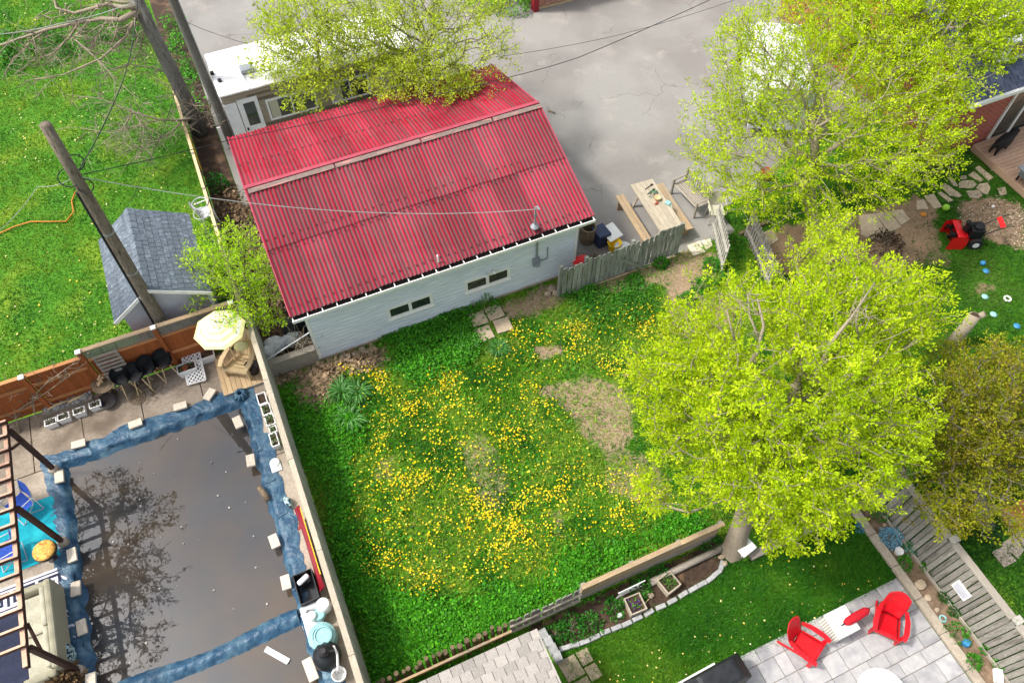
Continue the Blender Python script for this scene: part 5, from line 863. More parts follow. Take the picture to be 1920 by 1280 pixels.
# deck with boards and dog
dkx0, dkx1, dky0, dky1 = 22.1, 30, 8.2, 12.02; wd = T('wooden_deck', 'brown plank deck outside the glass patio door', 'deck', (25, 10.5, 0)); yy = dky0
while yy < dky1 - .05: part(wd, 'plank', 'deck_wood', (dkx0 + random.uniform(-.01, .01), yy, .22), (dkx1, yy + .128, .255)); yy += .137
part(wd, 'edge_board', 'deck_wood', (dkx0 - .05, dky0 - .03, .02), (dkx0 - .012, dky1, .25)); part(wd, 'joists', 'dark_soil', (dkx0, dky0, .0), (dkx1, dky1, .2))
# ------------------------------------------------------------------ tan shed roof at the bottom
bs = T('low_shed', 'shed with a tan shingle roof at the bottom edge', 'shed', (.5, 2, 0)); bx0, bx1, by1 = -2.2, 2.05, 3.42; part(bs, 'wall', 'tan_wood_x', (bx0 + .15, -.5, 0), (bx1 - .15, by1 - .15, 1.95))
b = MB(); b.add([(bx0, by1, 2.05), (bx1, by1, 2.05), (bx1, -.6, 2.3), (bx0, -.6, 2.3), (bx0, by1, 1.99), (bx1, by1, 1.99), (bx1, -.6, 2.24), (bx0, -.6, 2.24)], [(0, 1, 2, 3)[::-1], (4, 5, 6, 7), (0, 1, 5, 4), (1, 2, 6, 5)]); rr = b.build('roof', 'shingle_tan', bs, world=True)
rows = 16; tw_ = .24; dy = .19; tm = MB(); tm.add([(-.112, 0, .024), (.112, 0, .024), (.115, -.24, .004), (-.115, -.24, .004), (-.115, 0, 0), (.115, 0, 0), (.115, -.24, 0), (-.115, -.24, 0)], [(0, 1, 2, 3)[::-1], (0, 4, 5, 1), (1, 5, 6, 2), (3, 7, 4, 0)]); first = None
sl_ = math.atan2(.25, 4.02)
for i in range(rows):
    for k in range(18):
        x = bx0 + .12 + k * tw_ + (.12 if i % 2 else 0)
        if x > bx1 - .1: continue
        y = by1 - i * dy; z = 2.05 + (by1 - y) * math.tan(sl_) + .004 + random.uniform(0, .008); lo = V((x, y, z)) - ROOTLOC[rr.name]
        if first is None: first = tm.build('shingle', 'shingle_tan', rr); first.location = lo; first.rotation_euler = (-sl_, 0, 0)
        else: clone(first, lo, rot=(-sl_, 0, 0))
part(bs, 'edge_trim', 'grey_metal', (bx1, -.6, 2.0), (bx1 + .02, by1, 2.07)) if False else None
# ------------------------------------------------------------------ pool: tarpaulin, fold, weights
def ringpt(s, o):
    y1 = PY1 - o; xa, xb = PX0 + o, PX1 - o; La, Lb = PY1 - PY0, PX1 - PX0; tot = 2 * La + Lb; d = s * tot
    if d < La: t = d / La; return (xa, PY0 + (y1 - PY0) * t)
    if d < La + Lb: t = (d - La) / Lb; return (xa + (xb - xa) * t, y1)
    t = (d - La - Lb) / La; return (xb, y1 + (PY0 - y1) * t)
TPROF = [(-.38, .010), (-.29, .016), (-.2, .02), (-.1, .024), (-.02, .022), (.03, -.02), (.07, -.08), (.13, -.15), (.2, -.22), (.28, -.32)]
NS_ = 700; V_ = []
for j, (o, z) in enumerate(TPROF):
    for i in range(NS_ + 1):
        s = i / NS_; ss = np.array([s * 100.0]); v = j / (len(TPROF) - 1)
        edge = (fnoise(ss, ss * 0 + 1, .55, 3)[0] - .5) * .34 * max(0, 1 - v * 2.2); fold = (vnoise(ss + v * 1.5, ss * 0 + v * 2, 1.6, 5)[0] - .5) * .03 + (vnoise(ss - v * 2.5, ss * 0 + v, 3.8, 6)[0] - .5) * .04
        inner = (vnoise(ss, ss * 0 + v * 3, 1.1, 9)[0] - .5) * .12 * (v > .5); x, y = ringpt(s, o + edge + inner + (fold * .5 if v > .45 else 0)); amp = min(1, v * 4) * (1 if v < .6 else .5)
        V_.append((x, y, max(z + fold * amp * .6, .008) if v < .45 else z + fold * amp))
F_ = [(j * (NS_ + 1) + i + 1, j * (NS_ + 1) + i, (j + 1) * (NS_ + 1) + i, (j + 1) * (NS_ + 1) + i + 1) for j in range(len(TPROF) - 1) for i in range(NS_)]
tp = T('pool_tarp', 'wrinkled blue tarpaulin draped over the edges of the pool', 'tarp', (-4.7, 7, 0)); rawmesh('edge_sheet', V_, F_, None, 'tarp', tp, smooth=True, world=True)
b = MB()
def foldpt(u, v):
    x = -6.75 + 4.25 * u; y = 6.38 + .30 * (.5 - v) * (1 + .5 * math.sin(u * 9) * .3) + .05 * math.sin(u * 7 + 1) - .03 * u; z = -.2 + .17 * math.sin(math.pi * min(1, v * 1.1)) + .012 * math.sin(u * 90 + v * 8) * math.sin(u * 37); return (x, y - .22 * v, z)
b.grid(120, 10, foldpt); b.build('fold', 'tarp', tp, world=True, smooth=True)
for k in range(9):   # bunched corner
    a = k * .7; c0 = V((PX1 - .02, PY1 + .12, .06)); b = MB() if k == 0 else b
    b.tube([c0 + V((.18 * math.cos(a), .18 * math.sin(a), -.03)), c0 + V((.09 * math.cos(a + .4), .09 * math.sin(a + .4), .09)), c0 + V((.12 * math.cos(a + 1.2), .1 * math.sin(a + 1.2), .03))], [.05, .06, .03], 6)
b.build('bunched_corner', 'tarp', tp, world=True, smooth=True)
BLK = [(147, 832, 24, 'back edge of the tarp, first from the left corner'), (254, 794, 24, 'back edge of the tarp, second from the left corner'), (338, 761, 24, 'back edge of the tarp, third from the left corner'), (393, 739, 44, 'back edge of the tarp, nearest the bunched corner'), (446, 791, -66, 'right edge of the tarp, nearest the bunched corner'), (470, 863, -66, 'right edge of the tarp, second from the corner'), (514, 1014, -66, 'right edge of the tarp, beside the red board'), (536, 1091, -66, 'right edge of the tarp, last before the pump'), (111, 893, -66, 'left tarp edge at the far pergola post'), (135, 1040, -66, 'left tarp edge behind the gold cushion'), (142, 1103, -66, 'left tarp edge behind the sofa middle'), (153, 1175, -66, 'left tarp edge behind the sofa end'), (170, 1276, -66, 'left tarp edge lowest in the picture')]
for x, y, rz, l in BLK:
    g = G(x, y, .10); b = MB(); b.box((0, 0, .035), (.34, .21, .07)); o = b.build('paver_block', 'block', label='pale paver block weighing down the ' + l, cat='paver', group='paver blocks round the pool', bevel=.008); o.location = (g[0], g[1], .055); o.rotation_euler = (random.uniform(-.05, .05), random.uniform(-.05, .05), R(rz - 23.86 + 23.86) if rz == 44 else (0 if rz > 0 else math.pi / 2) + random.uniform(-.12, .12))
g = G(495, 925, .1); b = MB(); b.tube([(g[0] - .07, g[1] + .22, .1), (g[0], g[1], .11), (g[0] + .05, g[1] - .2, .1)], [.06, .075, .06], 8); b.build('log', 'rust', label='mottled brown log weighing down the right edge of the tarp', cat='log', smooth=True)
g = G(520, 1228, -.15); b = MB(); b.box((g[0], g[1], -.135), (.62, .13, .05), rz=R(-50)); b.build('foam_strip', 'white_plastic', label='white foam strip floating on the water near the pump', cat='foam strip', bevel=.01)
# floating specks
p = scatter([(-6.3, 6.8), (-2.8, 6.8), (-2.9, 12), (-6.3, 12)], 30); blooms('floating_debris', 'pale petals and bits floating on the pool water', p, .018, 0, ['#d8d4c8', '#b8b4a8'], 9, 'debris').location.z = -.155
# ------------------------------------------------------------------ pergola over the west deck
pg = T('pergola', 'dark brown pergola with pale-topped rafters at the left edge', 'pergola', (-7.4, 8, 0)); PZ = 2.2
posts = [(G2(108, 882)), (G2(122, 1018)), (G2(142, 1262))]; pxm = sum(p[0] for p in posts) / 3
tops = [G2(12, 808, PZ), G2(31, 953, PZ), G2(60, 1218, PZ)]; bxm = sum(p[0] for p in tops) / 3
for q in posts:
    b = MB(); b.b2((bxm - .05, q[1] - .05, 0), (bxm + .05, q[1] + .05, PZ - .02)); b.build('post', 'pergola_dark', pg, world=True); b = MB(); b.lathe((bxm, q[1], 0), [(.12, 0), (.12, .16), (.09, .2)], 10); b.build('post_base', 'concrete_pale', pg, world=True)
b = MB(); b.b2((bxm - .06, posts[2][1] - .4, PZ - .02), (bxm - .0, posts[0][1] + .15, PZ + .12)); bo = b.build('beam', 'pergola_dark', pg, world=True)
part(pg, 'beam_cap', 'pergola_top', (bxm - .075, posts[2][1] - .4, PZ + .121), (bxm + .012, posts[0][1] + .15, PZ + .14))
part(pg, 'beam', 'pergola_dark', (-12.6, posts[2][1] - .4, PZ - .02), (-12.5, posts[0][1] + .15, PZ + .12)); 
for y in (posts[0][1], posts[2][1]): part(pg, 'post', 'pergola_dark', (-12.6, y - .05, 0), (-12.5, y + .05, PZ - .02))
yy = posts[2][1] - .3; n = 14; ys = np.linspace(posts[2][1] - .02, posts[0][1] + .1, 15)
for y in ys:
    part(pg, 'rafter', 'pergola_dark', (-12.7, y - .02, PZ + .145), (bxm + .06, y + .02, PZ + .25)); part(pg, 'rafter_cap', 'pergola_top', (-12.7, y - .022, PZ + .251), (bxm + .06, y + .022, PZ + .268))
for q in (posts[0], posts[2]):
    b = MB(); b.beam((bxm, q[1], PZ - .55), (bxm, q[1] - .5 if q is posts[0] else q[1] + .5, PZ - .03), .05, .06); b.build('brace', 'pergola_dark', pg, world=True)
# rugs and furniture under it
rg = polyG([(30, 928), (103, 893), (122, 1003), (42, 1030)]); x1 = -7.22; y1 = 11.55; y0 = 9.9
b = MB(); b.b2((-9.6, y0, .004), (x1, y1, .016)); b.build('turquoise_rug', 'turquoise', label='plain turquoise outdoor rug under the far end of the pergola', cat='rug')
kx1, ky1, ky0, kx0 = -7.12, 9.62, 6.2, -10.6; kr = T('greek_key_rug', 'navy and white rug with a greek key border under the sofa', 'rug', ((kx0 + kx1) / 2, (ky0 + ky1) / 2, 0)); part(kr, 'backing', 'rug_white', (kx0, ky0, .004), (kx1, ky1, .014)); part(kr, 'field', 'navy', (kx0 + .62, ky0 + .62, .0145), (kx1 - .62, ky1 - .62, .019))
b = MB()
def keybar(x0, y0, x1, y1): b.b2((x0, y0, .0145), (x1, y1, .018))
u = .07
for side in ('n', 's', 'e'):
    L = (kx1 - kx0) if side in 'ns' else (ky1 - ky0); m = int((L - .3) / (u * 8)); o0 = .16
    for r_ in (.06, .54):   # border lines
        if side == 'n': keybar(kx0 + .02, ky1 - r_ - .03, kx1 - .02, ky1 - r_)
        elif side == 's': keybar(kx0 + .02, ky0 + r_, kx1 - .02, ky0 + r_ + .03)
        else: keybar(kx1 - r_ - .03, ky0 + .05, kx1 - r_, ky1 - .05) if False else None
    for k in range(m):
        cells = [(0, 0, 7, .9), (6.1, .9, 7, 4.4), (2, 3.5, 6.1, 4.4), (2, 1.9, 2.9, 3.5), (2.9, 1.9, 4.6, 2.7), (0, .9, .9, 5.0)]
        for (a0, c0, a1, c1) in cells:
            A0, A1 = o0 + k * u * 8 + a0 * u, o0 + k * u * 8 + a1 * u; C0, C1 = .14 + c0 * u, .14 + c1 * u
            if side == 'n': keybar(kx1 - A1, ky1 - C1, kx1 - A0, ky1 - C0)
            elif side == 's': keybar(kx0 + A0, ky0 + C0, kx0 + A1, ky0 + C1)
tag(b.build('key_border', 'navy', kr, world=True), kind='stuff')
# wicker sofa, back towards the pool
sx, sy_ = -7.62, 8.05; sf = T('wicker_sofa', 'beige wicker sofa with its back to the pool under the pergola', 'sofa', (sx, sy_, 0)); L = 1.95
def rp(n, lo, hi, m='wicker', bv=.04): b = MB(); b.b2(lo, hi); b.build(n, m, sf, bevel=bv)
rp('base', (-.36, -L / 2, .06), (.3, L / 2, .30)); rp('backrest', (.26, -L / 2 - .04, .06), (.42, L / 2 + .04, .80), bv=.06); rp('arm', (-.40, L / 2 - .04, .06), (.27, L / 2 + .12, .60), bv=.06); rp('arm', (-.40, -L / 2 - .12, .06), (.27, -L / 2 + .04, .60), bv=.06)
for k in (0, 1): rp('seat_cushion', (-.35, -L / 2 + .06 + k * (L - .12) / 2, .305), (.25, -L / 2 + .04 + (k + 1) * (L - .12) / 2, .42), 'cushion_beige', .04)
for k in (0, 1): rp('back_cushion', (.14, -L / 2 + .06 + k * (L - .12) / 2, .425), (.255, -L / 2 + .04 + (k + 1) * (L - .12) / 2, .74), 'cushion_beige', .04)
g = G(82, 1031, .48); st = T('round_side_table', 'small round side table with a dark rim below the gold cushion', 'table', (g[0], g[1], 0)); b = MB(); b.lathe((0, 0, 0), [(.14, 0), (.05, .03), (.04, .36), (.27, .40), (.27, .43)], 18); b.build('pedestal', 'dark_pot', st)
b = MB(); b.lathe((g[0], g[1], .431), [(.2, 0), (.25, .03), (.25, .06), (.19, .09), (.02, .08)], 20); b.build('round_cushion', 'gold', label='round gold patterned cushion on the side table by the sofa', cat='cushion', smooth=True)
g = G(103, 1230, .35); b = MB(); b.lathe((g[0], g[1], 0), [(.3, 0), (.33, .1), (.33, .3), (.28, .37), (.05, .38)], 18); b.build('pouf', 'teal_pattern', label='round teal patterned pouf beside the end of the sofa', cat='pouf', smooth=True)
shrub('dried_grass', 'dry brown ornamental grass at the bottom left under the pergola', G2(132, 1278), .28, .5, 500, .16, ['#6a5238', '#8a7050', '#4a3826'], 'plant', 12, m='straw')
def camp_chair(g, rz, label):
    r = T('camp_chair', label, 'chair', (g[0], g[1], 0), rz, 'blue camp chairs'); b = MB(); b.grid(4, 4, lambda u, v: ((u - .5) * .5, (v - .5) * .46, .4 - .05 * math.sin(math.pi * u))); b.build('seat', 'blue_cloth', r); b = MB(); b.grid(4, 4, lambda u, v: ((u - .5) * .5, .24 + v * .14 + .04 * math.sin(math.pi * u), .42 + v * .42)); b.build('backrest', 'blue_cloth', r)
    for s in (-1, 1):
        b = MB(); b.tube([(s * .26, -.26, 0), (s * .26, .22, .42), (s * .25, .39, .86)], .014, 6); b.tube([(s * .26, .28, 0), (s * .26, -.24, .42), (s * .27, -.22, .6), (s * .26, .3, .62)], .014, 6); b.build('side_frame', 'hoop_grey', r)
    
    for yq in (-.26, .28): b = MB(); b.tube([(-.26, yq, .02), (.26, yq, .02)], .012, 6); b.build('stretcher', 'hoop_grey', r)
    return r
camp_chair(G2(52, 958), R(-60), 'blue folding camp chair on the turquoise rug'); camp_chair(G2(24, 1045), R(-80), 'blue folding camp chair under the pergola rafters')
# ------------------------------------------------------------------ along the orange fence
def stool(loc, rz, label):
    r = T('bucket_stool', label, 'stool', loc, rz, 'black bucket stools'); r.scale = (1.0, 1.0, 1.05); H_ = .62; b = MB()
    def shell(u, v, k=1.0):
        a = u * 2 * math.pi; rr = (.15 + .075 * math.sin(v * math.pi / 2)) * k; return (math.sin(a) * rr * 1.05, math.cos(a) * rr * .95, H_ + .02 + v * (.15 + .13 * math.cos(a)))
    b.grid(20, 6, shell); b.grid(20, 6, lambda u, v: shell(1 - u, v, .94)); b.build('backrest', 'black_plastic', r, smooth=True)
    b = MB(); b.lathe((0, -.02, H_ - .02), [(.10, 0), (.20, .02), (.225, .055), (.2, .06), (.02, .045)], 16); b.build('seat', 'black_plastic', r, smooth=True)
    for sx in (-1, 1):
        for sy in (-1, 1): b = MB(); b.tube([(sx * .09, sy * .09, H_ - .02), (sx * .2, sy * .2, 0)], [.018, .012], 7); b.build('leg', 'pale_wood', r)
    b = MB(); b.tube([(s1 * .155, s2 * .155, .2) for s1, s2 in ((-1, -1), (1, -1), (1, 1), (-1, 1))], .008, 5, True); b.build('foot_ring', 'black_metal', r); return r
for i, (x, y) in enumerate(((226, 704), (253, 697), (275, 684), (305, 672))): g = G(x, y, .72); stool((g[0], g[1] - .05, 0), R((15, -5, 5, 0)[i]), ['leftmost', 'second', 'third', 'rightmost'][i] + ' black bucket stool with wooden legs along the orange fence' if i in (0, 3) else ['', 'second', 'third', ''][i] + ' black bucket stool from the left along the orange fence')
sp = T('slat_panel', 'grey slatted wooden panel leaning on the orange fence behind the stools', 'panel', (-5.0, 13.9, 0))
for k in range(9): c = MB(); z = .42 + k * .135; c.box((-5.06 + k * .0, 13.94 + k * .012, z), (.62, .02, .075), rx=R(-5)); c.build('slat', 'grey_wood_x', sp, world=True)
for x in (-5.33, -4.8): c = MB(); c.beam((x, 13.93, .02), (x, 14.05, 1.6), .04, .03); c.build('upright', 'grey_wood', sp, world=True)
def planter(name, c, d, h, rz, label, m='white_plastic', soil='dark_soil', group=None, plants=None, seed=1):
    r = T(name, label, 'planter', (c[0], c[1], 0), rz, group); b = MB(); x, y = d[0] / 2, d[1] / 2; t = .025; k = .86
    b.add([(-x * k, -y * k, 0), (x * k, -y * k, 0), (x * k, y * k, 0), (-x * k, y * k, 0), (-x, -y, h), (x, -y, h), (x, y, h), (-x, y, h), (-x + t, -y + t, h), (x - t, -y + t, h), (x - t, y - t, h), (-x + t, y - t, h), (-x + t, -y + t, h - .06), (x - t, -y + t, h - .06), (x - t, y - t, h - .06), (-x + t, y - t, h - .06)], [(0, 1, 5, 4), (1, 2, 6, 5), (2, 3, 7, 6), (3, 0, 4, 7), (4, 5, 9, 8), (5, 6, 10, 9), (6, 7, 11, 10), (7, 4, 8, 11), (8, 9, 13, 12), (9, 10, 14, 13), (10, 11, 15, 14), (11, 8, 12, 15)]); b.build('box', m, r)
    b = MB(); b.add([(-x + t, -y + t, h - .055), (x - t, -y + t, h - .055), (x - t, y - t, h - .055), (-x + t, y - t, h - .055)], [(0, 1, 2, 3)]); b.build('soil', soil, r)
    if plants:
        global rng
        rng = np.random.default_rng(seed); n = plants[1]; P = np.stack([rng.uniform(-x * .75, x * .75, n), rng.uniform(-y * .75, y * .75, n), h - .05 + rng.random(n) * .1], 1); leaves('plants', P, rng.normal(size=(n, 3)) * [1, 1, .3] + [0, 0, .5], .07, .04, palette(n, plants[0], .2), 'leaf_thick', r)['kind'] = 'stuff'
    return r
planter('planter_box', G2(352, 692, .15), (.5, .3), .28, 0, 'white planter box with a terracotta pot inside, left of the lattice', plants=(['#4a6a2a', '#6a8a3a'], 20)); planter('planter_box', G2(386, 668, .15), (.5, .3), .28, 0, 'white planter box of dark soil, right of the lattice')
c0 = G2(352, 690, .25); b = MB(); b.lathe((c0[0] - .05, c0[1], .23), [(.05, 0), (.08, .1), (.065, .1), (.03, .05)], 12); b.build('clay_pot', 'terracotta', label='pink clay pot sitting in the left white planter box', cat='pot', smooth=True)
la = T('lattice_panel', 'white diamond lattice panel leaning against the white planter boxes', 'lattice', G(365, 692, .08), R(-2)); la.rotation_euler = (R(13), 0, R(-4)); b = MB(); W_, H2 = .48, .86
for k in range(-8, 9):
    for s in (1, -1):
        # diagonal strip clipped to the rectangle
        pts = []; cx = k * .115
        for t in np.linspace(-1.2, 1.2, 400):
            x, y = cx + t, s * t
            if abs(x) <= W_ / 2 and abs(y) <= H2 / 2: pts.append((x, y))
        if len(pts) > 8: b.beam((pts[0][0], pts[0][1], .10 + .006 * s), (pts[-1][0], pts[-1][1], .10 + .006 * s), .032, .008)
for x in (-W_ / 2, W_ / 2): b.beam((x, -H2 / 2, .10), (x, H2 / 2, .10), .03, .02)
for y in (-H2 / 2, H2 / 2): b.beam((-W_ / 2, y, .10), (W_ / 2, y, .10), .03, .02)
b.build('strips', 'white_plastic', la)
# row of white pots, tray of stones and small fire table left of the stools
for i, (x, y) in enumerate(((97, 793), (121, 783), (150, 772), (180, 760))): planter('trough', G2(x, y, .12), (.30, .2), .2, 0, ['leftmost', 'second', 'third', 'rightmost'][i] + ' white trough in the row below the orange fence' + (', counted from the left' if i in (1, 2) else ''), group='white troughs on the deck', plants=(['#8a8a7a', '#6a6a5a', '#3a4a2a'], 26), seed=i + 3)
rk = T('stone_tray', 'long tray of pale stones and driftwood behind the white troughs', 'stone tray', (*G2(130, 765), 0), R(0)); b = MB(); b.box((0, .12, .06), (1.25, .3, .12)); b.build('tray', 'grey_wood_x', rk)
stn = MB(); stn.ball((0, 0, 0), (.055, .045, .035), 7, 5, .2); s0 = None
for k in range(70):
    lo = (random.uniform(-.6, .6), .12 + random.uniform(-.14, .14), .135 + random.uniform(0, .02))
    if s0 is None: s0 = stn.build('stone', 'grey_stone', rk); s0.location = lo
    else: clone(s0, lo, rot=(0, 0, random.random() * 6), scale=[random.uniform(.6, 1.3)] * 3)
for k in range(2): b = MB(); b.tube([(-.45 + k * .5, .05, .18), (-.25 + k * .5, .1, .19), (.05 + k * .45, .12, .18)], [.03, .04, .025], 7); b.build('driftwood', 'pale_wood', rk, smooth=True)
g = G(193, 718, .55); pt = T('patio_table', 'round brown pedestal table against the orange fence', 'table', (g[0], g[1], 0)); b = MB(); b.lathe((0, 0, 0), [(.2, 0), (.05, .04), (.045, .5), (.3, .52), (.31, .55), (.02, .551)], 22); b.build('top', 'rust', pt, smooth=False)
b = MB(); 
for k in range(5): b.box((g[0] - .03 + .05 * random.uniform(-1, 1), g[1] + .06 * random.uniform(-1, 1), .58 + .05 * k), (.16, .05, .05), rz=k * 1.1)
b.build('firewood_stack', 'cardboard', label='small stack of split wood on the round brown table', cat='firewood')
g = G2(205, 755); b = MB(); b.lathe((g[0], g[1], 0), [(.16, 0), (.24, .1), (.255, .14), (.22, .13), (.05, .06)], 20); b.build('fire_bowl', 'dark_pot', label='black round bowl on the deck beside the white troughs', cat='bowl', smooth=True)
g = G2(259, 748); mt = T('iron_mat', 'round openwork iron mat lying on the deck', 'mat', (g[0], g[1], .005)); b = MB()
for r_ in (.07, .13, .19): b.tube([(r_ * math.cos(a), r_ * math.sin(a), .012) for a in np.arange(18) * 6.283 / 18], .010, 5, True)
for a in np.arange(10) * 6.283 / 10: b.tube([(.03 * math.cos(a), .03 * math.sin(a), .012), (.1 * math.cos(a + .25), .1 * math.sin(a + .25), .012), (.19 * math.cos(a), .19 * math.sin(a), .012)], .009, 5)
b.build('scrollwork', 'rust', mt)
b = MB()
for k in range(60): a = random.random() * 6.28; r_ = random.random() * .3; x, y = G2(285, 735); b.tube([(x + r_ * math.cos(a), y + r_ * math.sin(a), .01), (x + r_ * math.cos(a) + random.uniform(-.12, .12), y + r_ * math.sin(a) + random.uniform(-.12, .12), .03)], .005, 3)
tag(b.build('leaf_litter', 'rust', label='heap of dry twigs under the black stools', cat='twigs'), kind='stuff')
# umbrella
g = G(408, 610, 1.95); um = T('patio_umbrella', 'open white patio umbrella with yellow stripes in the fence corner', 'umbrella', (g[0], g[1], 0)); N = 8; RU = .66
for k in range(N):
    a0, a1 = 6.2832 * k / N, 6.2832 * (k + 1) / N
    for (f0, f1) in ((0.0, .25), (.25, .5), (.5, .75), (.75, 1.0)):
        pass
    b = MB(); b2_ = MB()
    for j in range(8):
        t0, t1 = j / 8, (j + 1) / 8; q = lambda t, a: (RU * t * math.cos(a), RU * t * math.sin(a), 2.12 - .3 * t - .05 * t * t); (b if j % 2 == 0 else b2_).add([q(t0, a0), q(t1, a0), q(t1, a1), q(t0, a1)], [(0, 1, 2, 3)])
    pn = b.build('canopy_panel', 'white_paint', um); b2_.build('stripe', 'white_yellow', pn)
    r_ = MB(); r_.tube([(.03 * math.cos(a0), .03 * math.sin(a0), 2.1), (RU * math.cos(a0), RU * math.sin(a0), 1.76)], .008, 4); r_.build('rib', 'pale_wood', um)
b = MB(); b.tube([(0, 0, 0), (0, 0, 2.18)], .022, 8); b.build('pole', 'pale_wood', um); b = MB(); b.lathe((0, 0, 0), [(.22, 0), (.2, .06), (.05, .1)], 16); b.build('base', 'dark_pot', um)
# wooden deck corner and chair
wd2 = T('deck_platform', 'small pale plank platform in the pool corner under the wooden chair', 'deck', (-2.2, 13.2, 0))
for k in range(9): part(wd2, 'plank', 'tan_wood_y', (-2.78 + k * .128, 12.62, .05), (-2.78 + k * .128 + .12, 13.95, .085))
part(wd2, 'frame', 'grey_wood_x', (-2.78, 12.6, .0), (-1.64, 12.63, .084))
def adirondack(loc, rz, label, m, name='adirondack_chair', solid=True, group=None, s=1.0):
    r = T(name, label, 'chair', loc, rz, group); r.scale = (s, s, s)
    def seatp(u, v): return ((u - .5) * .52 * (1 - .12 * v), -.36 + v * .62, .40 - .19 * v + .0 * u - .03 * math.sin(math.pi * v))
    def backp(u, v):
        w = .5 + .1 * math.sin(math.pi * min(1, v * .8)); top = 1 - .14 * (2 * u - 1) ** 2; return ((u - .5) * w, .22 + v * top * .36 + .05 * (1 - (2 * u - 1) ** 2), .20 + v * top * .76)
    def slabf(nm, fn, th, cuts):
        for c in range(cuts):
            a0, a1 = c / cuts + (.008 if cuts > 1 else 0), (c + 1) / cuts - (.008 if cuts > 1 else 0); b = MB(); nu, nv = (12, 10) if cuts == 1 else (2, 8)
            top = lambda u, v: fn(a0 + (a1 - a0) * u, v); bot = lambda u, v: tuple(V(fn(a0 + (a1 - a0) * (1 - u), v)) - V(th)); b.grid(nu, nv, top); b.grid(nu, nv, bot)
            k = len(b.v) // 2; 
            for j in range(nv): l0, l1 = j * (nu + 1), (j + 1) * (nu + 1); b.f += [(l0, l1, k + l1 + nu, k + l0 + nu), (l1 + nu, l0 + nu, k + l0, k + l1)]
            for i in range(nu): tI = nv * (nu + 1) + i; b.f += [(i, i + 1, k + nu - i - 1, k + nu - i)[::-1], (tI, tI + 1, k + nv * (nu + 1) + nu - i - 1, k + nv * (nu + 1) + nu - i)]
            b.build(nm, m, r, smooth=cuts == 1)
    if solid: slabf('seat', seatp, (0, 0, .025), 1); slabf('backrest', backp, (0, -.022, .0), 1)
    else:
        for k in range(5): b = MB(); p0 = seatp(0, k / 5 + .02); p1 = seatp(0, (k + 1) / 5 - .02); b.add([(-.26, p0[1], p0[2]), (.26, p0[1], p0[2]), (.26, p1[1], p1[2]), (-.26, p1[1], p1[2]), (-.26, p0[1], p0[2] - .02), (.26, p0[1], p0[2] - .02), (.26, p1[1], p1[2] - .02), (-.26, p1[1], p1[2] - .02)], [(0, 1, 2, 3), (7, 6, 5, 4), (0, 4, 5, 1), (1, 5, 6, 2), (2, 6, 7, 3), (3, 7, 4, 0)]); b.build('seat_slat', m, r)
        slabf('back_slat', backp, (0, -.02, 0), 5)
    for sx in (-1, 1):
        b = MB(); P = [(sx * .36, -.42, .56), (sx * .39, -.2, .575), (sx * .37, .1, .57), (sx * .3, .36, .56)]; W2 = [.10, .13, .12, .08]
        for a, c, w0, w1 in zip(P[:-1], P[1:], W2[:-1], W2[1:]): b.beam(a, c, w0, .028, w2=w1)
        b.build('arm', m, r); b = MB(); b.beam((sx * .33, -.34, 0), (sx * .34, -.33, .55), .035, .10, up=(1, 0, 0) if False else (0, 1, 0)); b.build('front_leg', m, r); b = MB(); b.beam((sx * .285, -.36, .36), (sx * .30, .56, .02), .03, .09); b.build('back_leg', m, r)
    b = MB(); b.beam((-.31, -.37, .33), (.31, -.37, .33), .03, .1); b.build('apron', m, r); return r
g = G(452, 676, .4); ch = adirondack((g[0], g[1], .086), R(-35), 'pale wooden slatted armchair on the plank platform', 'pale_wood', 'wooden_armchair', solid=False)
b = MB(); b.ball((0, .3, .62), (.2, .09, .2), 12, 8); cu = b.build('floral_cushion', 'white_yellow', label='yellow and green floral cushion on the pale wooden armchair', cat='cushion', smooth=True); cu.location = (g[0] + .16, g[1] + .2, .55); 
g = G2(478, 700); b = MB(); b.lathe((g[0], g[1], .086), [(.13, 0), (.19, .28), (.2, .3), (.17, .3), (.16, .24), (.02, .24)], 16); b.build('dark_pot', 'dark_pot', label='dark plant pot squeezed between armchair and side fence', cat='pot', smooth=True)
# white planters along the side fence
for i, (x, y, d) in enumerate(((491, 747, (.24, .36)), (499, 767, (.24, .34)), (506, 787, (.24, .34)), (512, 805, (.2, .2)), (514, 824, (.2, .4)))): planter('fence_planter', G2(x, y, .2), d, .22, R(0), ['white planter at the deck corner of the side fence', 'second white planter from the platform along the side fence', 'third white planter from the platform along the side fence', 'small square white pot along the side fence', 'long white planter lowest in the row along the side fence'][i], group='white planters along the fence', plants=(['#2f5a1c', '#5a7a3a', '#8a8a7a'], 24) if i > 0 else None, seed=i + 20)
g = G2(517, 872); sk = T('skimmer_cover', 'white skimmer cover with a round lid on the narrow deck', 'skimmer', (g[0], g[1], 0)); b = MB(); b.box((0, -.04, .02), (.26, .3, .03)); b.build('plate', 'white_plastic', sk, bevel=.01); b = MB(); b.lathe((0, .06, .035), [(.12, 0), (.12, .03), (.1, .04), (.02, .04)], 16); b.build('lid', 'white_plastic', sk)
for k, (x, y) in enumerate(((483, 846), (508, 902), (530, 965), (558, 1100))): g = G2(x, y); b = MB(); b.box((g[0], g[1], .03), (.26, .05, .02), rz=.1 * k); b.build('tie_strap', 'tarp', tp, world=True)
g = G2(543, 945); b = MB(); b.tube([(g[0] - .05, g[1] + .16, .1), (g[0], g[1] + .02, .14), (g[0] + .03, g[1] - .14, .08)], [.06, .09, .05], 8); b.build('rolled_towel', 'teal_pattern', label='blue and white rolled towel at the foot of the side fence', cat='towel', smooth=True)
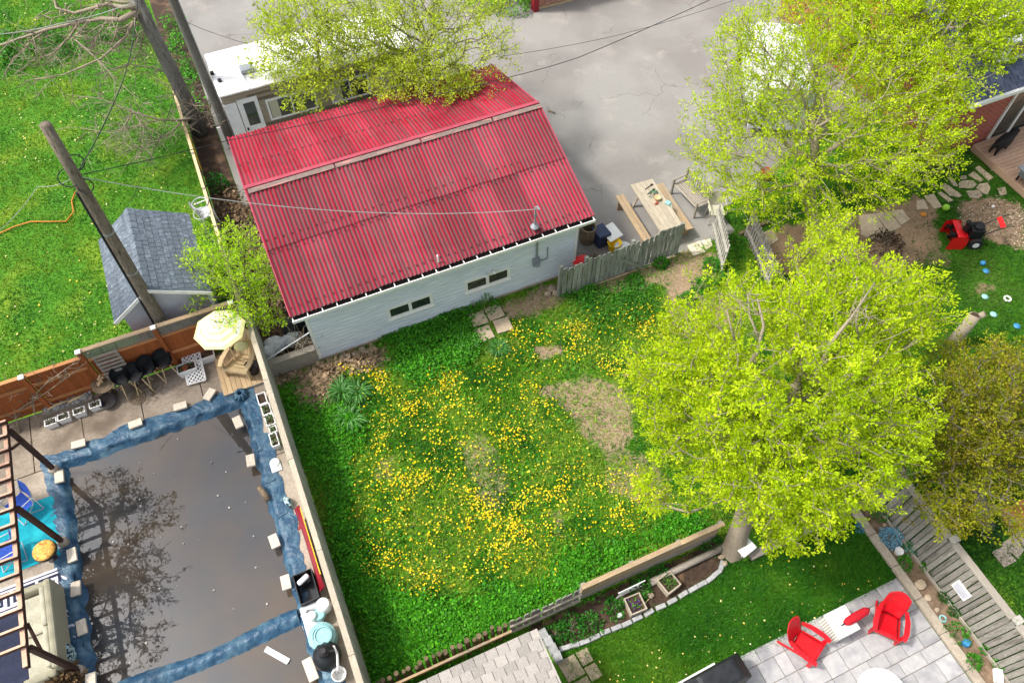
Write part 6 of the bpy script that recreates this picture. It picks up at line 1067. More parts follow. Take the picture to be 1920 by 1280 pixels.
# red board against the fence
rb = T('paddle_board', 'long dark red paddle board standing on edge against the side fence', 'paddle board', (-1.72, 7.2, 0)); ya, _ = GX(553, 955, -1.74); yb, _ = GX(598, 1095, -1.74); yc, hl = (ya + yb) / 2 + .0, abs(ya - yb) / 2; b = MB(); y1_ = G(553, 962, .35)[1]; y0_ = G(598, 1100, .35)[1]; yc = (y0_ + y1_) / 2; hl = (y1_ - y0_) / 2 + .1
n = 24
for side in (0, 1):
    for i in range(n + 1):
        t = i / n * 2 - 1; w = .36 * max(.04, (1 - abs(t) ** 3)) ** .5; x = -1.71 - .07 * side - .0; b.v += [(x - .10, yc + t * hl, .40 - w), (x + .0, yc + t * hl, .40 + w)]
m_ = 2 * (n + 1)
for i in range(n): a = 2 * i; b.f += [(a, a + 1, a + 3, a + 2), (m_ + a + 1, m_ + a, m_ + a + 2, m_ + a + 3), (a + 1, m_ + a + 1, m_ + a + 3, a + 3), (a, a + 2, m_ + a + 2, m_ + a)]
b.f += [(0, m_, m_ + 1, 1), (2 * n, 2 * n + 1, m_ + 2 * n + 1, m_ + 2 * n)]; b.build('hull', 'dark_red', rb, world=True); part(rb, 'edge_stripe', 'yellow', (-1.705, yc - hl * .8, .742), (-1.685, yc + hl * .8, .76)) ; b = MB(); b.prism([(0, 0), (.16, .04), (.1, .2)], -.008, .008); fo = b.build('fin', 'dark_red', rb); fo.location = (-.2, hl * .75, .5)
# pump and filters
g = G2(580, 1108); cr = T('black_crate', 'black plastic crate of pool gear beside the red board', 'crate', (g[0], g[1], 0), R(0))
for lo, hi in (((-.2, -.35, 0), (.2, .35, .03)), ((-.22, -.36, .03), (-.2, .36, .38)), ((.2, -.36, .03), (.22, .36, .38)), ((-.2, -.36, .03), (.2, -.34, .38)), ((-.2, .34, .03), (.2, .36, .38))): b = MB(); b.b2(lo, hi); b.build('side', 'black_plastic', cr)
b = MB(); b.box((g[0] - .02, g[1] + .2, .3), (.3, .12, .22), rz=.4, rx=.3); b.build('white_bag', 'bag_white', label='crumpled white bag stuffed in the black crate', cat='bag', bevel=.04)
pm = T('pool_pump', 'white and grey pool pump on a slab beside the side fence', 'pump', (*G2(590, 1165), 0)); gl = lambda x, y, z=0: V(G(x, y, z)) - V((*G2(590, 1165), 0)); b = MB(); b.box((0, -.1, .12), (.42, .9, .24)); b.build('housing', 'grey_plastic', pm, bevel=.02)
for (x, y, r_, h, m_n) in ((605, 1132, .15, .5, 'white_plastic'), (584, 1153, .1, .42, 'white_plastic'), (598, 1150, .14, .34, 'teal_plastic')): q = gl(x, y, h); b = MB(); b.lathe((q.x, q.y, .24), [(r_, 0), (r_, h - .3), (r_ * 1.08, h - .27), (r_ * .9, h - .22), (.02, h - .21)], 16); b.build('canister', m_n, pm, smooth=False)
b = MB(); q0, q1, q2 = gl(570, 1150, .1), gl(575, 1140, .45), gl(600, 1132, .45); b.tube([q0, q1, q2], .035, 8); q = gl(566, 1155, .05); b.tube([q0, q], .03, 8); b.build('pipe', 'white_plastic', pm)
g = G(602, 1190, .45); fl = T('sand_filter', 'pale teal round filter tank between the pump and black tank', 'filter tank', (g[0], g[1], 0)); b = MB(); b.lathe((0, 0, 0), [(.27, 0), (.3, .05), (.3, .38), (.2, .46), (.18, .46), (.17, .42), (.02, .41)], 22); b.build('tank', 'teal_plastic', fl, smooth=False); b = MB(); b.lathe((.04, -.03, .44), [(.19, 0), (.2, .05), (.17, .06), (.16, .03), (.02, .03)], 20); b.build('rim', 'teal_plastic', fl)
g = G(612, 1228, .4); fk = T('black_filter', 'black round filter tank near the bottom of the side fence', 'filter tank', (g[0], g[1], 0)); b = MB(); b.lathe((0, 0, 0), [(.2, 0), (.28, .12), (.31, .3), (.28, .46), (.16, .58), (.1, .6), (.1, .66), (.02, .66)], 22); b.build('tank', 'black_plastic', fk, smooth=True); b = MB(); b.lathe((0, .02, .64), [(.12, 0), (.12, .08), (.06, .12)], 14); b.tube([(0, 0, .68), (.22, -.05, .69)], .03, 8); b.tube([(0, 0, .68), (-.1, .15, .69)], .03, 8); b.build('valve', 'black_metal', fk); b = MB(); b.box((.1, -.17, .5), (.07, .01, .05), rx=-.5); b.build('sticker', 'white_paint', fk)
b = MB(); b.tube([G(625, 1210, .5), G(632, 1225, .5), G(634, 1250, .4), G(630, 1262, .1)], .03, 8); b.build('white_pipe', 'white_plastic', label='white plastic pipe running down beside the black tank', cat='pipe', smooth=True)
g = G2(583, 1255); b = MB(); b.box((g[0], g[1], .04), (.22, .5, .06), rz=.08); b.build('beige_slab', 'block', label='long beige slab on the deck beside the black tank', cat='slab', bevel=.01)
g = G2(640, 1268); pl = T('white_pail', 'white bucket with hoop handle at the bottom of the side fence', 'bucket', (g[0], g[1], 0)); b = MB(); b.lathe((0, 0, 0), [(.11, 0), (.15, .3), (.16, .31), (.14, .31), (.1, .05), (.01, .05)], 18); b.build('body', 'white_plastic', pl); b = MB(); b.tube([(.15 * math.cos(a), .1 * math.sin(a), .3 + .05 * math.sin(a)) for a in np.linspace(0, math.pi, 10)], .008, 5); b.build('handle', 'white_plastic', pl)
# ------------------------------------------------------------------ side passage junk by the timber wall
g = V(G(545, 640, .35))
for k, (x, y, r_) in enumerate(((515, 645, .32), (545, 632, .26), (500, 660, .22))):
    q = G(x, y, .3); b = MB(); b.ball((q[0], q[1], .22), (r_, r_ * .85, .24), 10, 7, .16); b.build('sack', 'bag_white', label=['large crumpled white sack behind the timber wall', 'smaller white sack nearest the garage corner', 'white sack against the side fence'][k], cat='sack', group='white sacks behind the timber wall')
b = MB(); q0, q1 = G(495, 678, .75), G(585, 620, 1.0); b.tube([q0, q1], .022, 7); b.build('metal_rail', 'hoop_grey', label='pale metal pipe lying across the gap above the timber wall', cat='pipe')
q = V(G(550, 605, .5)); b = MB(); b.box((q.x, q.y, .35), (.7, .35, .7), rz=.2); b.box((q.x + .1, q.y + .25, .5), (.3, .3, .5), rz=.5); b.build('covered_bin', 'grill_cover', label='dark bin in the shadow under the garage roof corner', cat='bin', bevel=.05)
b = MB()
for k in range(40):
    x, y = -.3 + random.uniform(-.35, .3), 12.95 + random.uniform(-.2, .35); b.tube([(x, y, random.uniform(.1, .7)), (x + random.uniform(-.3, .3), y + random.uniform(-.3, .3), random.uniform(.4, 1.1)), (x + random.uniform(-.3, .3), y + random.uniform(-.5, .1), random.uniform(.3, 1.2))], .006, 4)
b.build('brush_pile', 'bark_pale', label='tangle of bare twigs against the front corner of the garage', cat='twigs')
b = MB(); b.box((*G2(372, 300), .45), (.06, 1.5, .08), rz=.0, rx=.5); b.build('yellow_pole', 'yellow', label='yellow plank leaning along the lot line fence', cat='plank')
g = G(413, 248, .7); b = MB(); b.box((g[0], g[1], .45), (.12, .04, .9)); b.build('white_marker', 'white_paint', label='white marker board at the foot of the grey pole', cat='marker')
# ------------------------------------------------------------------ yard: slabs and stones
for i, (x, y, l) in enumerate(((897, 600, 'left slab of the four sunken paving slabs'), (927, 588, 'back slab of the four sunken paving slabs, against the bush'), (943, 612, 'right slab of the four sunken paving slabs'), (908, 628, 'nearest slab of the four sunken paving slabs'))):
    g = G2(x, y); b = MB(); b.box((0, 0, .025), (.46, .46, .06)); o = b.build('paving_slab', 'flagstone', label=l, cat='slab', group='sunken slabs by the garage', bevel=.01); o.location = (g[0], g[1], .03); o.rotation_euler = (random.uniform(-.02, .02), random.uniform(-.02, .02), random.uniform(-.1, .1))
def rock(g, r, label, cat='rock', group=None, m='rock', z=0.0, sq=.65):
    b = MB(); b.ball((0, 0, r * sq * .7), (r, r * random.uniform(.7, 1), r * sq), 8, 6, .16); o = b.build('rock', m, label=label, cat=cat, group=group); o.location = (g[0], g[1], z); return o
for i, (x, y, r) in enumerate(((642, 670, .09), (652, 668, .08), (668, 665, .1), (680, 658, .12), (688, 662, .08), (650, 677, .06))): rock(G2(x, y), r, ['leftmost pinkish rock', 'second pinkish rock from the left', 'third pinkish rock from the left', 'largest pinkish rock', 'rightmost pinkish rock', 'smallest pinkish rock'][i] + ' along the foot of the garage wall', group='rocks by the garage wall')
for i, (x, y, r) in enumerate(((1033, 545, .15), (1042, 552, .12), (1026, 553, .1))): rock(G2(x, y), r, ['large grey rock at the fence end of the garage', 'middle grey rock at the fence end of the garage', 'small grey rock at the fence end of the garage'][i], group='rocks at the fence end')
g = G2(1081, 530); b = MB(); b.box((g[0], g[1], .05), (.16, .1, .08)); b.build('white_block', 'white_paint', label='small white block at the foot of the weathered fence', cat='block', bevel=.02)
for i, (pts, l) in enumerate((([(1288, 462), (1312, 453), (1322, 474), (1300, 481)], 'larger pale stepping stone in the gateway'), ([(1314, 453), (1332, 449), (1335, 462), (1324, 470)], 'smaller pale stepping stone in the gateway'))):
    b = MB(); b.prism(polyG(pts), .0, .05); b.build('stepping_stone', 'block', label=l, cat='stone', group='gateway stones')
# ------------------------------------------------------------------ picnic corner on the driveway
ta, tb_ = V(G(1204, 343, .75)), V(G(1258, 425, .75)); d = (tb_ - ta); rz = math.atan2(d.y, d.x); mid = (ta + tb_) / 2
pt = T('picnic_table', 'long weathered wooden picnic table on the driveway', 'table', (mid.x, mid.y, 0), rz); L = d.length + .1
for k in range(5): b = MB(); b.b2((-L / 2, -.38 + k * .152, .71), (L / 2, -.38 + k * .152 + .145, .75)); b.build('top_board', 'weathered_pale', pt)
for sx in (-1, 1):
    for sy in (-1, 1): b = MB(); b.beam((sx * (L / 2 - .25), sy * .1, .7), (sx * (L / 2 - .25), sy * .32, 0), .09, .04, up=(0, 1, 0)); b.build('leg', 'weathered_pale', pt)
    b = MB(); b.b2((sx * (L / 2 - .25) - .05, -.33, .64), (sx * (L / 2 - .25) + .0, .33, .71)); b.build('cross_bar', 'weathered_pale', pt)
for off, l in ((-.72, 'long bench on the garage side of the picnic table'), (.66, 'long bench on the far side of the picnic table, mostly hidden by it')):
    bn = T('picnic_bench', l, 'bench', (mid.x - math.sin(rz) * off, mid.y + math.cos(rz) * off, 0), rz, 'picnic benches')
    for k in range(2): b = MB(); b.b2((-L / 2, -.13 + k * .135, .40), (L / 2, -.13 + k * .135 + .128, .44)); b.build('seat_board', 'tan_wood_x', bn)
    for sx in (-1, 1): b = MB(); b.b2((sx * (L / 2 - .2) - .03, -.12, 0), (sx * (L / 2 - .2) + .03, .12, .4)); b.build('leg', 'tan_wood_x', bn)
def onTable(x, y, z=.75): q = G(x, y, z); return q
for i, (x, y, n, lab) in enumerate(((1215, 352, 'tool', 'black handled tool lying at the far end of the picnic table'), (1219, 361, 'tool', 'second dark tool lying on the picnic table'))): q = onTable(x, y); b = MB(); b.tube([(q[0] - .12, q[1] - .04, .765), (q[0] + .14, q[1] + .05, .765)], .014, 6); b.box((q[0] + .16, q[1] + .05, .77), (.07, .05, .03)); b.build('garden_tool', 'black_metal', label=lab, cat='tool')
q = onTable(1226, 365); shrub('seedling_tray', 'teal tray of seedlings on the picnic table', (q[0], q[1]), .17, .1, 90, .06, ['#3a6a5a', '#4a7a6a', '#6a9a5a'], 'plant tray', 5, z0=.755)
q = onTable(1232, 374); b = MB(); b.lathe((q[0], q[1], .752), [(.08, 0), (.11, .1), (.09, .1), (.02, .06)], 12); b.build('tan_bowl', 'cardboard', label='tan bowl in the middle of the picnic table', cat='bowl'); q = onTable(1231, 382); b = MB(); b.box((q[0], q[1], .77), (.14, .06, .04), rz=.5); b.build('brown_trowel', 'terracotta', label='rusty brown trowel on the picnic table', cat='tool')
q = onTable(1252, 382); b = MB(); b.box((q[0], q[1], .785), (.14, .16, .07), rz=.6); b.box((q[0] + .05, q[1] - .1, .77), (.03, .2, .02), rz=-.3); b.build('teal_box', 'teal_plastic', label='small teal box on the near part of the picnic table', cat='box', bevel=.01)
# garden bench
ba, bb_ = G2(1268, 358), G2(1312, 405); d = V(bb_) - V(ba); rz = math.atan2(d.y, d.x); bm_ = (V(ba) + V(bb_)) / 2; be = T('garden_bench', 'weathered slatted garden bench with arms beside the picnic table', 'bench', (bm_.x, bm_.y, 0), rz); L = 1.2
for k in range(7): b = MB(); b.b2((-L / 2, -.22 + k * .068, .42), (L / 2, -.22 + k * .068 + .05, .445)); b.build('seat_slat', 'grey_wood_x', be)
for k in range(11): b = MB(); b.b2((-L / 2 + .08 + k * .102, .27, .46), (-L / 2 + .08 + k * .102 + .05, .29, .84)); b.build('back_slat', 'grey_wood_x', be)
b = MB(); b.b2((-L / 2, .255, .84), (L / 2, .30, .90)); b.build('top_rail', 'grey_wood_x', be)
for sx in (-1, 1):
    b = MB(); b.b2((sx * L / 2 - .03, -.26, .62), (sx * L / 2 + .03, .28, .65)); b.build('arm', 'grey_wood_x', be)
    for y, h in ((-.22, .62), (.27, .9)): b = MB(); b.b2((sx * L / 2 - .028, y - .028, 0), (sx * L / 2 + .028, y + .028, h)); b.build('leg', 'grey_wood_x', be)
plastic_chair((*G2(1338, 412), 0), R(-20), 'folding_chair', 'pale folding chair at the gateway beside the garden bench', 'cushion_beige')
# heap beside the garage
q = G(1103, 432, .45); b = MB(); b.lathe((q[0], q[1], 0), [(.22, 0), (.27, .3), (.24, .62), (.2, .62), (.2, .1), (.01, .1)], 14); b.build('brown_barrel', 'rust', label='broken brown wooden barrel beside the garage corner', cat='barrel')
q = G(1147, 432, .5); b = MB(); b.box((q[0], q[1], .42), (.5, .55, .05), rz=.2, rx=.2); b.build('white_board', 'white_plastic', label='white plastic lid propped in the heap beside the garage', cat='lid', bevel=.02)
q = G(1127, 437, .4); b = MB(); b.box((q[0], q[1], .28), (.42, .5, .5), rz=.1); b.build('blue_bin', 'navy_plastic', label='dark blue bin between the barrel and white lid', cat='bin', bevel=.03)
q = G(1152, 456, .3); b = MB(); b.lathe((q[0], q[1], 0), [(.14, 0), (.2, .34), (.22, .35), (.17, .3), (.02, .1)], 16); b.build('yellow_bucket', 'yellow', label='yellow bucket in the heap beside the garage', cat='bucket')
q = G(1168, 462, .3); b = MB(); b.lathe((q[0], q[1], 0), [(.2, 0), (.24, .26), (.25, .27), (.02, .28)], 18); b.build('grey_lid', 'grey_plastic', label='round grey plastic tub beside the yellow bucket', cat='tub')
q = G(1090, 482, .6); b = MB(); b.ball((q[0], q[1], .42), (.26, .18, .16), 10, 7, .1); b.box((q[0], q[1], .15), (.4, .3, .3)); b.build('red_cover', 'snow_red', label='bright red cover showing over the weathered fence', cat='cover')
b = MB()
for k in range(60): x, y = 8.0 + random.uniform(-.25, .5), 12.5 + random.uniform(-.2, .5); b.tube([(x, y, .02), (x + random.uniform(-.25, .25), y + random.uniform(-.25, .25), random.uniform(.15, .5)), (x + random.uniform(-.3, .3), y + random.uniform(-.3, .3), random.uniform(.05, .4))], .009, 4)
b.build('scrap_heap', 'rust', label='heap of rusty rods and sticks behind the weathered fence', cat='scrap')
q = G2(1030, 212); b = MB(); b.tube([(q[0], q[1] + .1, .03), (q[0] + .15, q[1] - .12, .04)], .03, 6); b.build('dark_stick', 'rust', label='short dark stick lying on the driveway by the roof edge', cat='stick')
hs_ = [G(1300, 320), G(1306, 350), G(1320, 362), G(1350, 362)]; b = MB(); b.tube([(p[0], p[1], .03) for p in hs_], .018, 6); b.build('white_hose', 'white_plastic', label='pale hose curling on the driveway behind the bench', cat='hose', smooth=True)
q = G2(1434, 335); b = MB(); b.lathe((q[0], q[1], 0), [(.14, 0), (.2, .3), (.22, .32), (.17, .3), (.02, .26)], 14); b.build('clay_pot', 'terracotta', label='terracotta pot standing under the sparse driveway tree', cat='pot')
tm_ = T('timber_edging', 'brown timber edging a dark bed beside the picket fence', 'timber', (*G2(1415, 430), 0)); b = MB(); b.beam((*G2(1385, 442), .06), (*G2(1440, 418), .06), .1, .12); b.build('sleeper', 'log_wood', tm_, world=True)
# white van behind the sparse tree
va = V(G(1462, 100, 1.6)); vn = T('white_van', 'white van parked behind the sparse driveway tree', 'van', (va.x, va.y, 0), R(-30)); b = MB(); prof = [(-.92, .35), (-.95, 1.0), (-.86, 1.85), (-.75, 2.0), (.75, 2.0), (.86, 1.85), (.95, 1.0), (.92, .35)]
for y in (-2.4, 1.1, 1.9, 2.5):
    k = {-2.4: 1, 1.1: 1, 1.9: .98, 2.5: .95}[y]
    b.v += [(x * k, y, .35 + (z - .35) * (1 if y < 1.5 else (.55 if y < 2.3 else .42))) for x, z in prof]
for s in range(3): b.f += [(s * 8 + j, s * 8 + (j + 1) % 8, (s + 1) * 8 + (j + 1) % 8, (s + 1) * 8 + j) for j in range(8)]
b.f += [tuple(range(8)), tuple(range(31, 23, -1))]; b.build('body', 'van_white', vn); b = MB(); b.add([(-.78, 1.16, 1.9), (.78, 1.16, 1.9), (.85, 1.86, 1.3), (-.85, 1.86, 1.3)], [(0, 1, 2, 3)]); b.build('windshield', 'glass_dark', vn)
for sx in (-1, 1):
    for y in (-1.6, 1.7): b = MB(); b.tube([(sx * .75, y, .33), (sx * .97, y, .33)], .33, 16); b.build('wheel', 'rubber', vn)
# ------------------------------------------------------------------ right yard
stones = [[(1573, 408), (1596, 402), (1600, 420), (1580, 430)], [(1610, 405), (1640, 400), (1665, 440), (1640, 452), (1615, 440)], [(1640, 400), (1668, 398), (1690, 425), (1668, 437)], [(1668, 396), (1692, 392), (1706, 412), (1690, 422)], [(1718, 377), (1732, 374), (1741, 392), (1719, 393)], [(1732, 367), (1751, 363), (1767, 388), (1752, 391)], [(1758, 362), (1765, 360), (1788, 376), (1779, 379)], [(1762, 349), (1772, 343), (1804, 366), (1799, 370), (1781, 367)], [(1776, 333), (1786, 332), (1796, 350), (1788, 348)], [(1797, 344), (1805, 338), (1824, 338), (1832, 346), (1824, 353), (1799, 352)], [(1812, 358), (1835, 356), (1843, 367), (1835, 372), (1818, 370)], [(1836, 345), (1852, 343), (1857, 353), (1852, 365), (1842, 362), (1830, 352)], [(1815, 328), (1826, 321), (1844, 338), (1838, 341)], [(1828, 315), (1836, 311), (1863, 333), (1854, 339)], [(1852, 309), (1858, 306), (1869, 317), (1860, 320)], [(1870, 353), (1885, 350), (1888, 364), (1875, 367)], [(1424, 440), (1448, 428), (1460, 450), (1440, 462)], [(1800, 330), (1812, 328), (1814, 335), (1800, 336)]]
fpth = T('flagstone_path', None, None, (19, 11, 0)); tag(fpth, kind='structure')
for s in stones: b = MB(); b.prism(polyG(s, .03), .0, .035 + random.uniform(0, .02)); b.build('flagstone', 'flagstone', fpth, world=True, bevel=.012)
# snow blower
q = V(G2(1808, 452)); q = V((q.x, q.y, 0)); aim = V((*G2(1780, 440), 0)) - V((*G2(1850, 442), 0)); rz = math.atan2(aim.y, aim.x); sb = T('snow_blower', 'red snow blower with black engine standing on the side lawn', 'snow blower', q, rz)
b = MB(); ang = np.linspace(R(-100), R(110), 12)
pr = [(.42 + .0 + -.26 * math.cos(a - R(0)) , .27 + .27 * math.sin(a)) for a in ang]
for sgn in (1,):
    k = len(b.v); b.v += [(x, -.36, z) for x, z in pr] + [(x, .36, z) for x, z in pr]; n = len(pr); b.f += [(k + i, k + i + 1, k + n + i + 1, k + n + i) for i in range(n - 1)]
for y in (-.36, .36): b.add([(.68, y, .0), (.68, y, .5), (.45, y, .56), (.2, y, .5), (.15, y, .25), (.2, y, .0)], [(0, 1, 2, 3, 4, 5)]); b.add([(.68, y + .01, .0), (.68, y + .01, .5), (.45, y + .01, .56), (.2, y + .01, .5), (.15, y + .01, .25), (.2, y + .01, .0)], [(5, 4, 3, 2, 1, 0)])
b.build('auger_housing', 'snow_red', sb); b = MB(); b.tube([(.45, -.35, .25), (.45, .35, .25)], .04, 8)
for k in range(14): a = k * .9; b.box((.45 + .12 * math.cos(a), -.33 + k * .05, .25 + .12 * math.sin(a)), (.05, .03, .2), ry=-a)
b.build('auger', 'black_metal', sb); b = MB(); b.tube([(.2, 0, .5), (.2, 0, .72), (.28, 0, .86)], [.09, .09, .07], 10); b.build('chute', 'black_plastic', sb); b = MB(); b.box((-.1, 0, .48), (.4, .4, .36)); b.lathe((-.12, .02, .66), [(.16, 0), (.16, .08), (.1, .12)], 14); b.build('engine', 'black_metal', sb, bevel=.03); b = MB(); b.box((-.0, 0, .3), (.5, .36, .16)); b.build('chassis', 'snow_red', sb)
for sy in (-1, 1): b = MB(); b.tube([(-.15, sy * .25, .2), (-.15, sy * .35, .2)], .2, 16); w_ = b.build('wheel', 'rubber', sb); b = MB(); b.tube([(-.15, sy * .26, .2), (-.15, sy * .355, .2)], .1, 12); b.build('rim', 'white_plastic', w_)
for sy in (-1, 1): b = MB(); b.tube([(-.2, sy * .18, .4), (-.75, sy * .2, .9), (-.95, sy * .24, .95)], .016, 7); b.build('handle', 'black_metal', sb)
b = MB(); b.box((-.68, 0, .86), (.14, .42, .03), ry=.5); b.build('control_panel', 'snow_red', sb, bevel=.01)
def ball_(x, y, r, m, label, cat='ball'): q = G(x, y, r); b = MB(); b.ball((q[0], q[1], r), r, 14, 10); b.build('toy_ball' if cat == 'ball' else 'toy', m, label=label, cat=cat, smooth=True)
mat('green_ball', '#8fc23a', '#7fb22f', 4, .5); mat('blue_toy', '#3a86b8', '#2f6f9a', 4, .5)
ball_(1774, 389, .11, 'green_ball', 'lime green ball beside the stepping stones'); ball_(1862, 387, .05, 'white_plastic', 'small white ball on the pebbles'); ball_(1843, 493, .08, 'blue_toy', 'blue ball lying on the side lawn')
for i, (x, y, m_n, l) in enumerate(((1731, 403, 'orange_cord', 'orange toy by the stepping stones'), (1848, 509, 'blue_toy', 'blue and white toy below the blue ball'), (1846, 557, 'teal_plastic', 'pale blue toy on the side lawn'), (1862, 590, 'teal_plastic', 'pale teal disc near the tree stump'), (1906, 612, 'blue_toy', 'bright blue toy at the right edge'))):
    q = G2(x, y); b = MB(); b.lathe((q[0], q[1], 0), [(.07, 0), (.1, .03), (.06, .06), (.02, .07)], 10); b.build('toy', m_n, label=l, cat='toy')
q = G2(1888, 561); b = MB(); b.tube([(q[0] + .09 * math.cos(a), q[1] + .09 * math.sin(a), .03) for a in np.arange(12) * .5236], .03, 6, True); b.build('toy_ring', 'white_paint', label='white ring toy with red dots on the side lawn', cat='toy', smooth=True)
q0, q1 = V(G(1786, 645, .0)), V(G(1797, 606, 1.1)); sn = T('tree_stump', 'sawn-off grey tree stump beside the olive tree', 'stump', (q0.x, q0.y, 0)); b = MB(); b.tube([(q0.x, q0.y, 0), (q0.x + .02, q0.y + .03, .6), (q0.x + .05, q0.y + .05, 1.25)], [.2, .16, .15], 12); b.build('trunk', 'bark_pale', sn, world=True, smooth=True); b = MB(); b.tube([(q0.x + .04, q0.y + .05, .9), (q0.x + .22, q0.y + .02, 1.15), (q0.x + .3, q0.y - .02, 1.3)], [.1, .09, .08], 9); b.build('stub', 'bark_pale', sn, world=True, smooth=True); b = MB(); b.lathe((q0.x + .05, q0.y + .05, 1.251), [(.12, 0), (.02, -.02)], 12); b.build('hollow', 'dark_soil', sn, world=True)
# dog on the deck
q = V(G(1878, 272, .5)); dg = bpy.data.meshes.new('dog'); J = [(-.28, 0, .44, .17), (-.08, 0, .44, .19), (.12, 0, .46, .2), (.25, 0, .50, .16), (.34, 0, .58, .13), (.42, 0, .62, .125), (.54, 0, .58, .07), (-.30, .09, .30, .07), (-.36, .10, .17, .04), (-.33, .10, .03, .035), (-.30, -.09, .30, .07), (-.36, -.10, .17, .04), (-.33, -.10, .03, .035), (.2, .09, .32, .06), (.2, .10, .16, .04), (.23, .10, .03, .035), (.2, -.09, .32, .06), (.2, -.10, .16, .04), (.23, -.10, .03, .035), (-.42, 0, .5, .04), (-.58, .03, .42, .03), (.46, .08, .70, .03), (.46, -.08, .70, .03)]
E_ = [(0, 1), (1, 2), (2, 3), (3, 4), (4, 5), (5, 6), (0, 7), (7, 8), (8, 9), (0, 10), (10, 11), (11, 12), (2, 13), (13, 14), (14, 15), (2, 16), (16, 17), (17, 18), (0, 19), (19, 20), (5, 21), (5, 22)]
dg.from_pydata([j[:3] for j in J], E_, []); do = bpy.data.objects.new('dog', dg); COL.objects.link(do); do.location = (q.x, q.y, .256); do.rotation_euler = (0, 0, R(10)); sk_ = do.modifiers.new('skin', 'SKIN'); 
for i, j in enumerate(J): dg.skin_vertices[0].data[i].radius = (j[3], j[3])
dg.skin_vertices[0].data[0].use_root = True; ss_ = do.modifiers.new('sub', 'SUBSURF'); ss_.levels = 2; ss_.render_levels = 2; dg.materials.append(MATS['dog_black']); tag(do, 'black dog standing on the plank deck', 'dog')
q = G2(1932, 338, .25); gb_ = T('gas_grill', 'grey gas grill on the deck at the right edge', 'grill', (q[0], q[1], .256)); b = MB(); b.box((0, 0, .45), (.9, .5, .5)); b.build('cabinet', 'grey_metal', gb_, bevel=.02); b = MB(); b.tube([(-.4, 0, .72), (.4, 0, .72)], .26, 14); b.build('lid', 'black_metal', gb_, smooth=True)
for sx in (-1, 1): b = MB(); b.box((sx * .62, 0, .68), (.34, .45, .03)); b.build('side_shelf', 'grey_metal', gb_); b = MB(); b.tube([(sx * .4, -.2, 0), (sx * .4, -.2, .3)], .03, 6); b.tube([(sx * .4, .2, 0), (sx * .4, .2, .3)], .03, 6); b.build('leg', 'black_metal', gb_)
# ------------------------------------------------------------------ lower right garden
es = MB(); es.add([(-.13, -.06, 0), (.13, -.06, 0), (.13, .06, 0), (-.13, .06, 0), (-.115, -.05, .1), (.115, -.05, .1), (.115, .05, .1), (-.115, .05, .1)], [(0, 3, 2, 1), (4, 5, 6, 7), (0, 1, 5, 4), (1, 2, 6, 5), (2, 3, 7, 6), (3, 0, 4, 7)]); e0 = None
edge = [V((*G2(x, y), 0)) for x, y in EDGEPX]; ed = T('stone_edging', 'curved row of grey edging stones between garden bed and lawn', 'edging', edge[4])
tot = 0; pts = []
for a, c in zip(edge[:-1], edge[1:]):
    n = max(1, round((c - a).length / .26))
    for k in range(n): pts.append((a.lerp(c, (k + .5) / n), math.atan2((c - a).y, (c - a).x)))
for p_, a_ in pts:
    lo = p_ - edge[4] + V((random.uniform(-.01, .01), random.uniform(-.01, .01), 0))
    if e0 is None: e0 = es.build('edging_stone', 'grey_stone', ed, bevel=.015); e0.location = lo; e0.rotation_euler = (0, 0, a_)
    else: clone(e0, lo, rz=a_ + random.uniform(-.08, .08))
def crate(x, y, rz, label, flower, seed, m='weathered_pale'):
    g = G2(x, y, .2); r = T('wooden_planter', label, 'planter', (g[0], g[1], .03), rz, 'square wooden planters'); s = .185
    for a in range(4): b = MB(); c_, s_ = math.cos(a * math.pi / 2), math.sin(a * math.pi / 2); b.box((c_ * s, s_ * s, .11), (.03, 2 * s + .03, .22) if a % 2 == 0 else (2 * s - .032, .03, .22)); b.build('side', m, r)
    b = MB(); b.b2((-s + .015, -s + .015, .02), (s - .015, s - .015, .16)); b.build('soil', 'dark_soil', r)
    global rng
    rng = np.random.default_rng(seed); n = 90; P = np.stack([rng.uniform(-.18, .18, n), rng.uniform(-.18, .18, n), .16 + rng.random(n) * .08], 1); C = palette(n, ['#3a6a24', '#5a8a34', '#2a4a1a'], .2); k = rng.random(n) < .3; C[k] = lin(flower); leaves('plants', P * [.75, .75, 1], rng.normal(size=(n, 3)) * [1, 1, .3] + [0, 0, .5], .05, .035, C, 'leaf_thick', r)['kind'] = 'stuff'
crate(1191, 1132, R(-2), 'square wooden planter with purple flowers in the garden bed', '#6a3a8a', 3); crate(1254, 1092, R(12), 'square pink-edged planter with green shoots in the garden bed', '#4a7a2a', 4)
lt = T('white_trellis', 'small white lattice trellis against the tan board fence', 'trellis', (*G2(1180, 1112), 0)); b = MB(); p0 = V((*G2(1155, 1122), .0)); p1 = V((*G2(1205, 1098), 0)); dd = (p1 - p0)
for k in range(9):
    for s in (1, -1):
        t0, t1 = k / 9, k / 9 + s * .3
        if 0 <= t1 <= 1.01: b.beam(p0 + dd * t0 + V((0, .008 * s, .05)), p0 + dd * t1 + V((0, .008 * s, .42)), .008, .022)
b.build('strips', 'white_plastic', lt, world=True)
for k in (0, 1): b = MB(); b.beam(p0 + V((0, 0, .05 + .37 * k)), p1 + V((0, 0, .05 + .37 * k)), .02, .02); b.build('rail', 'white_plastic', lt, world=True)
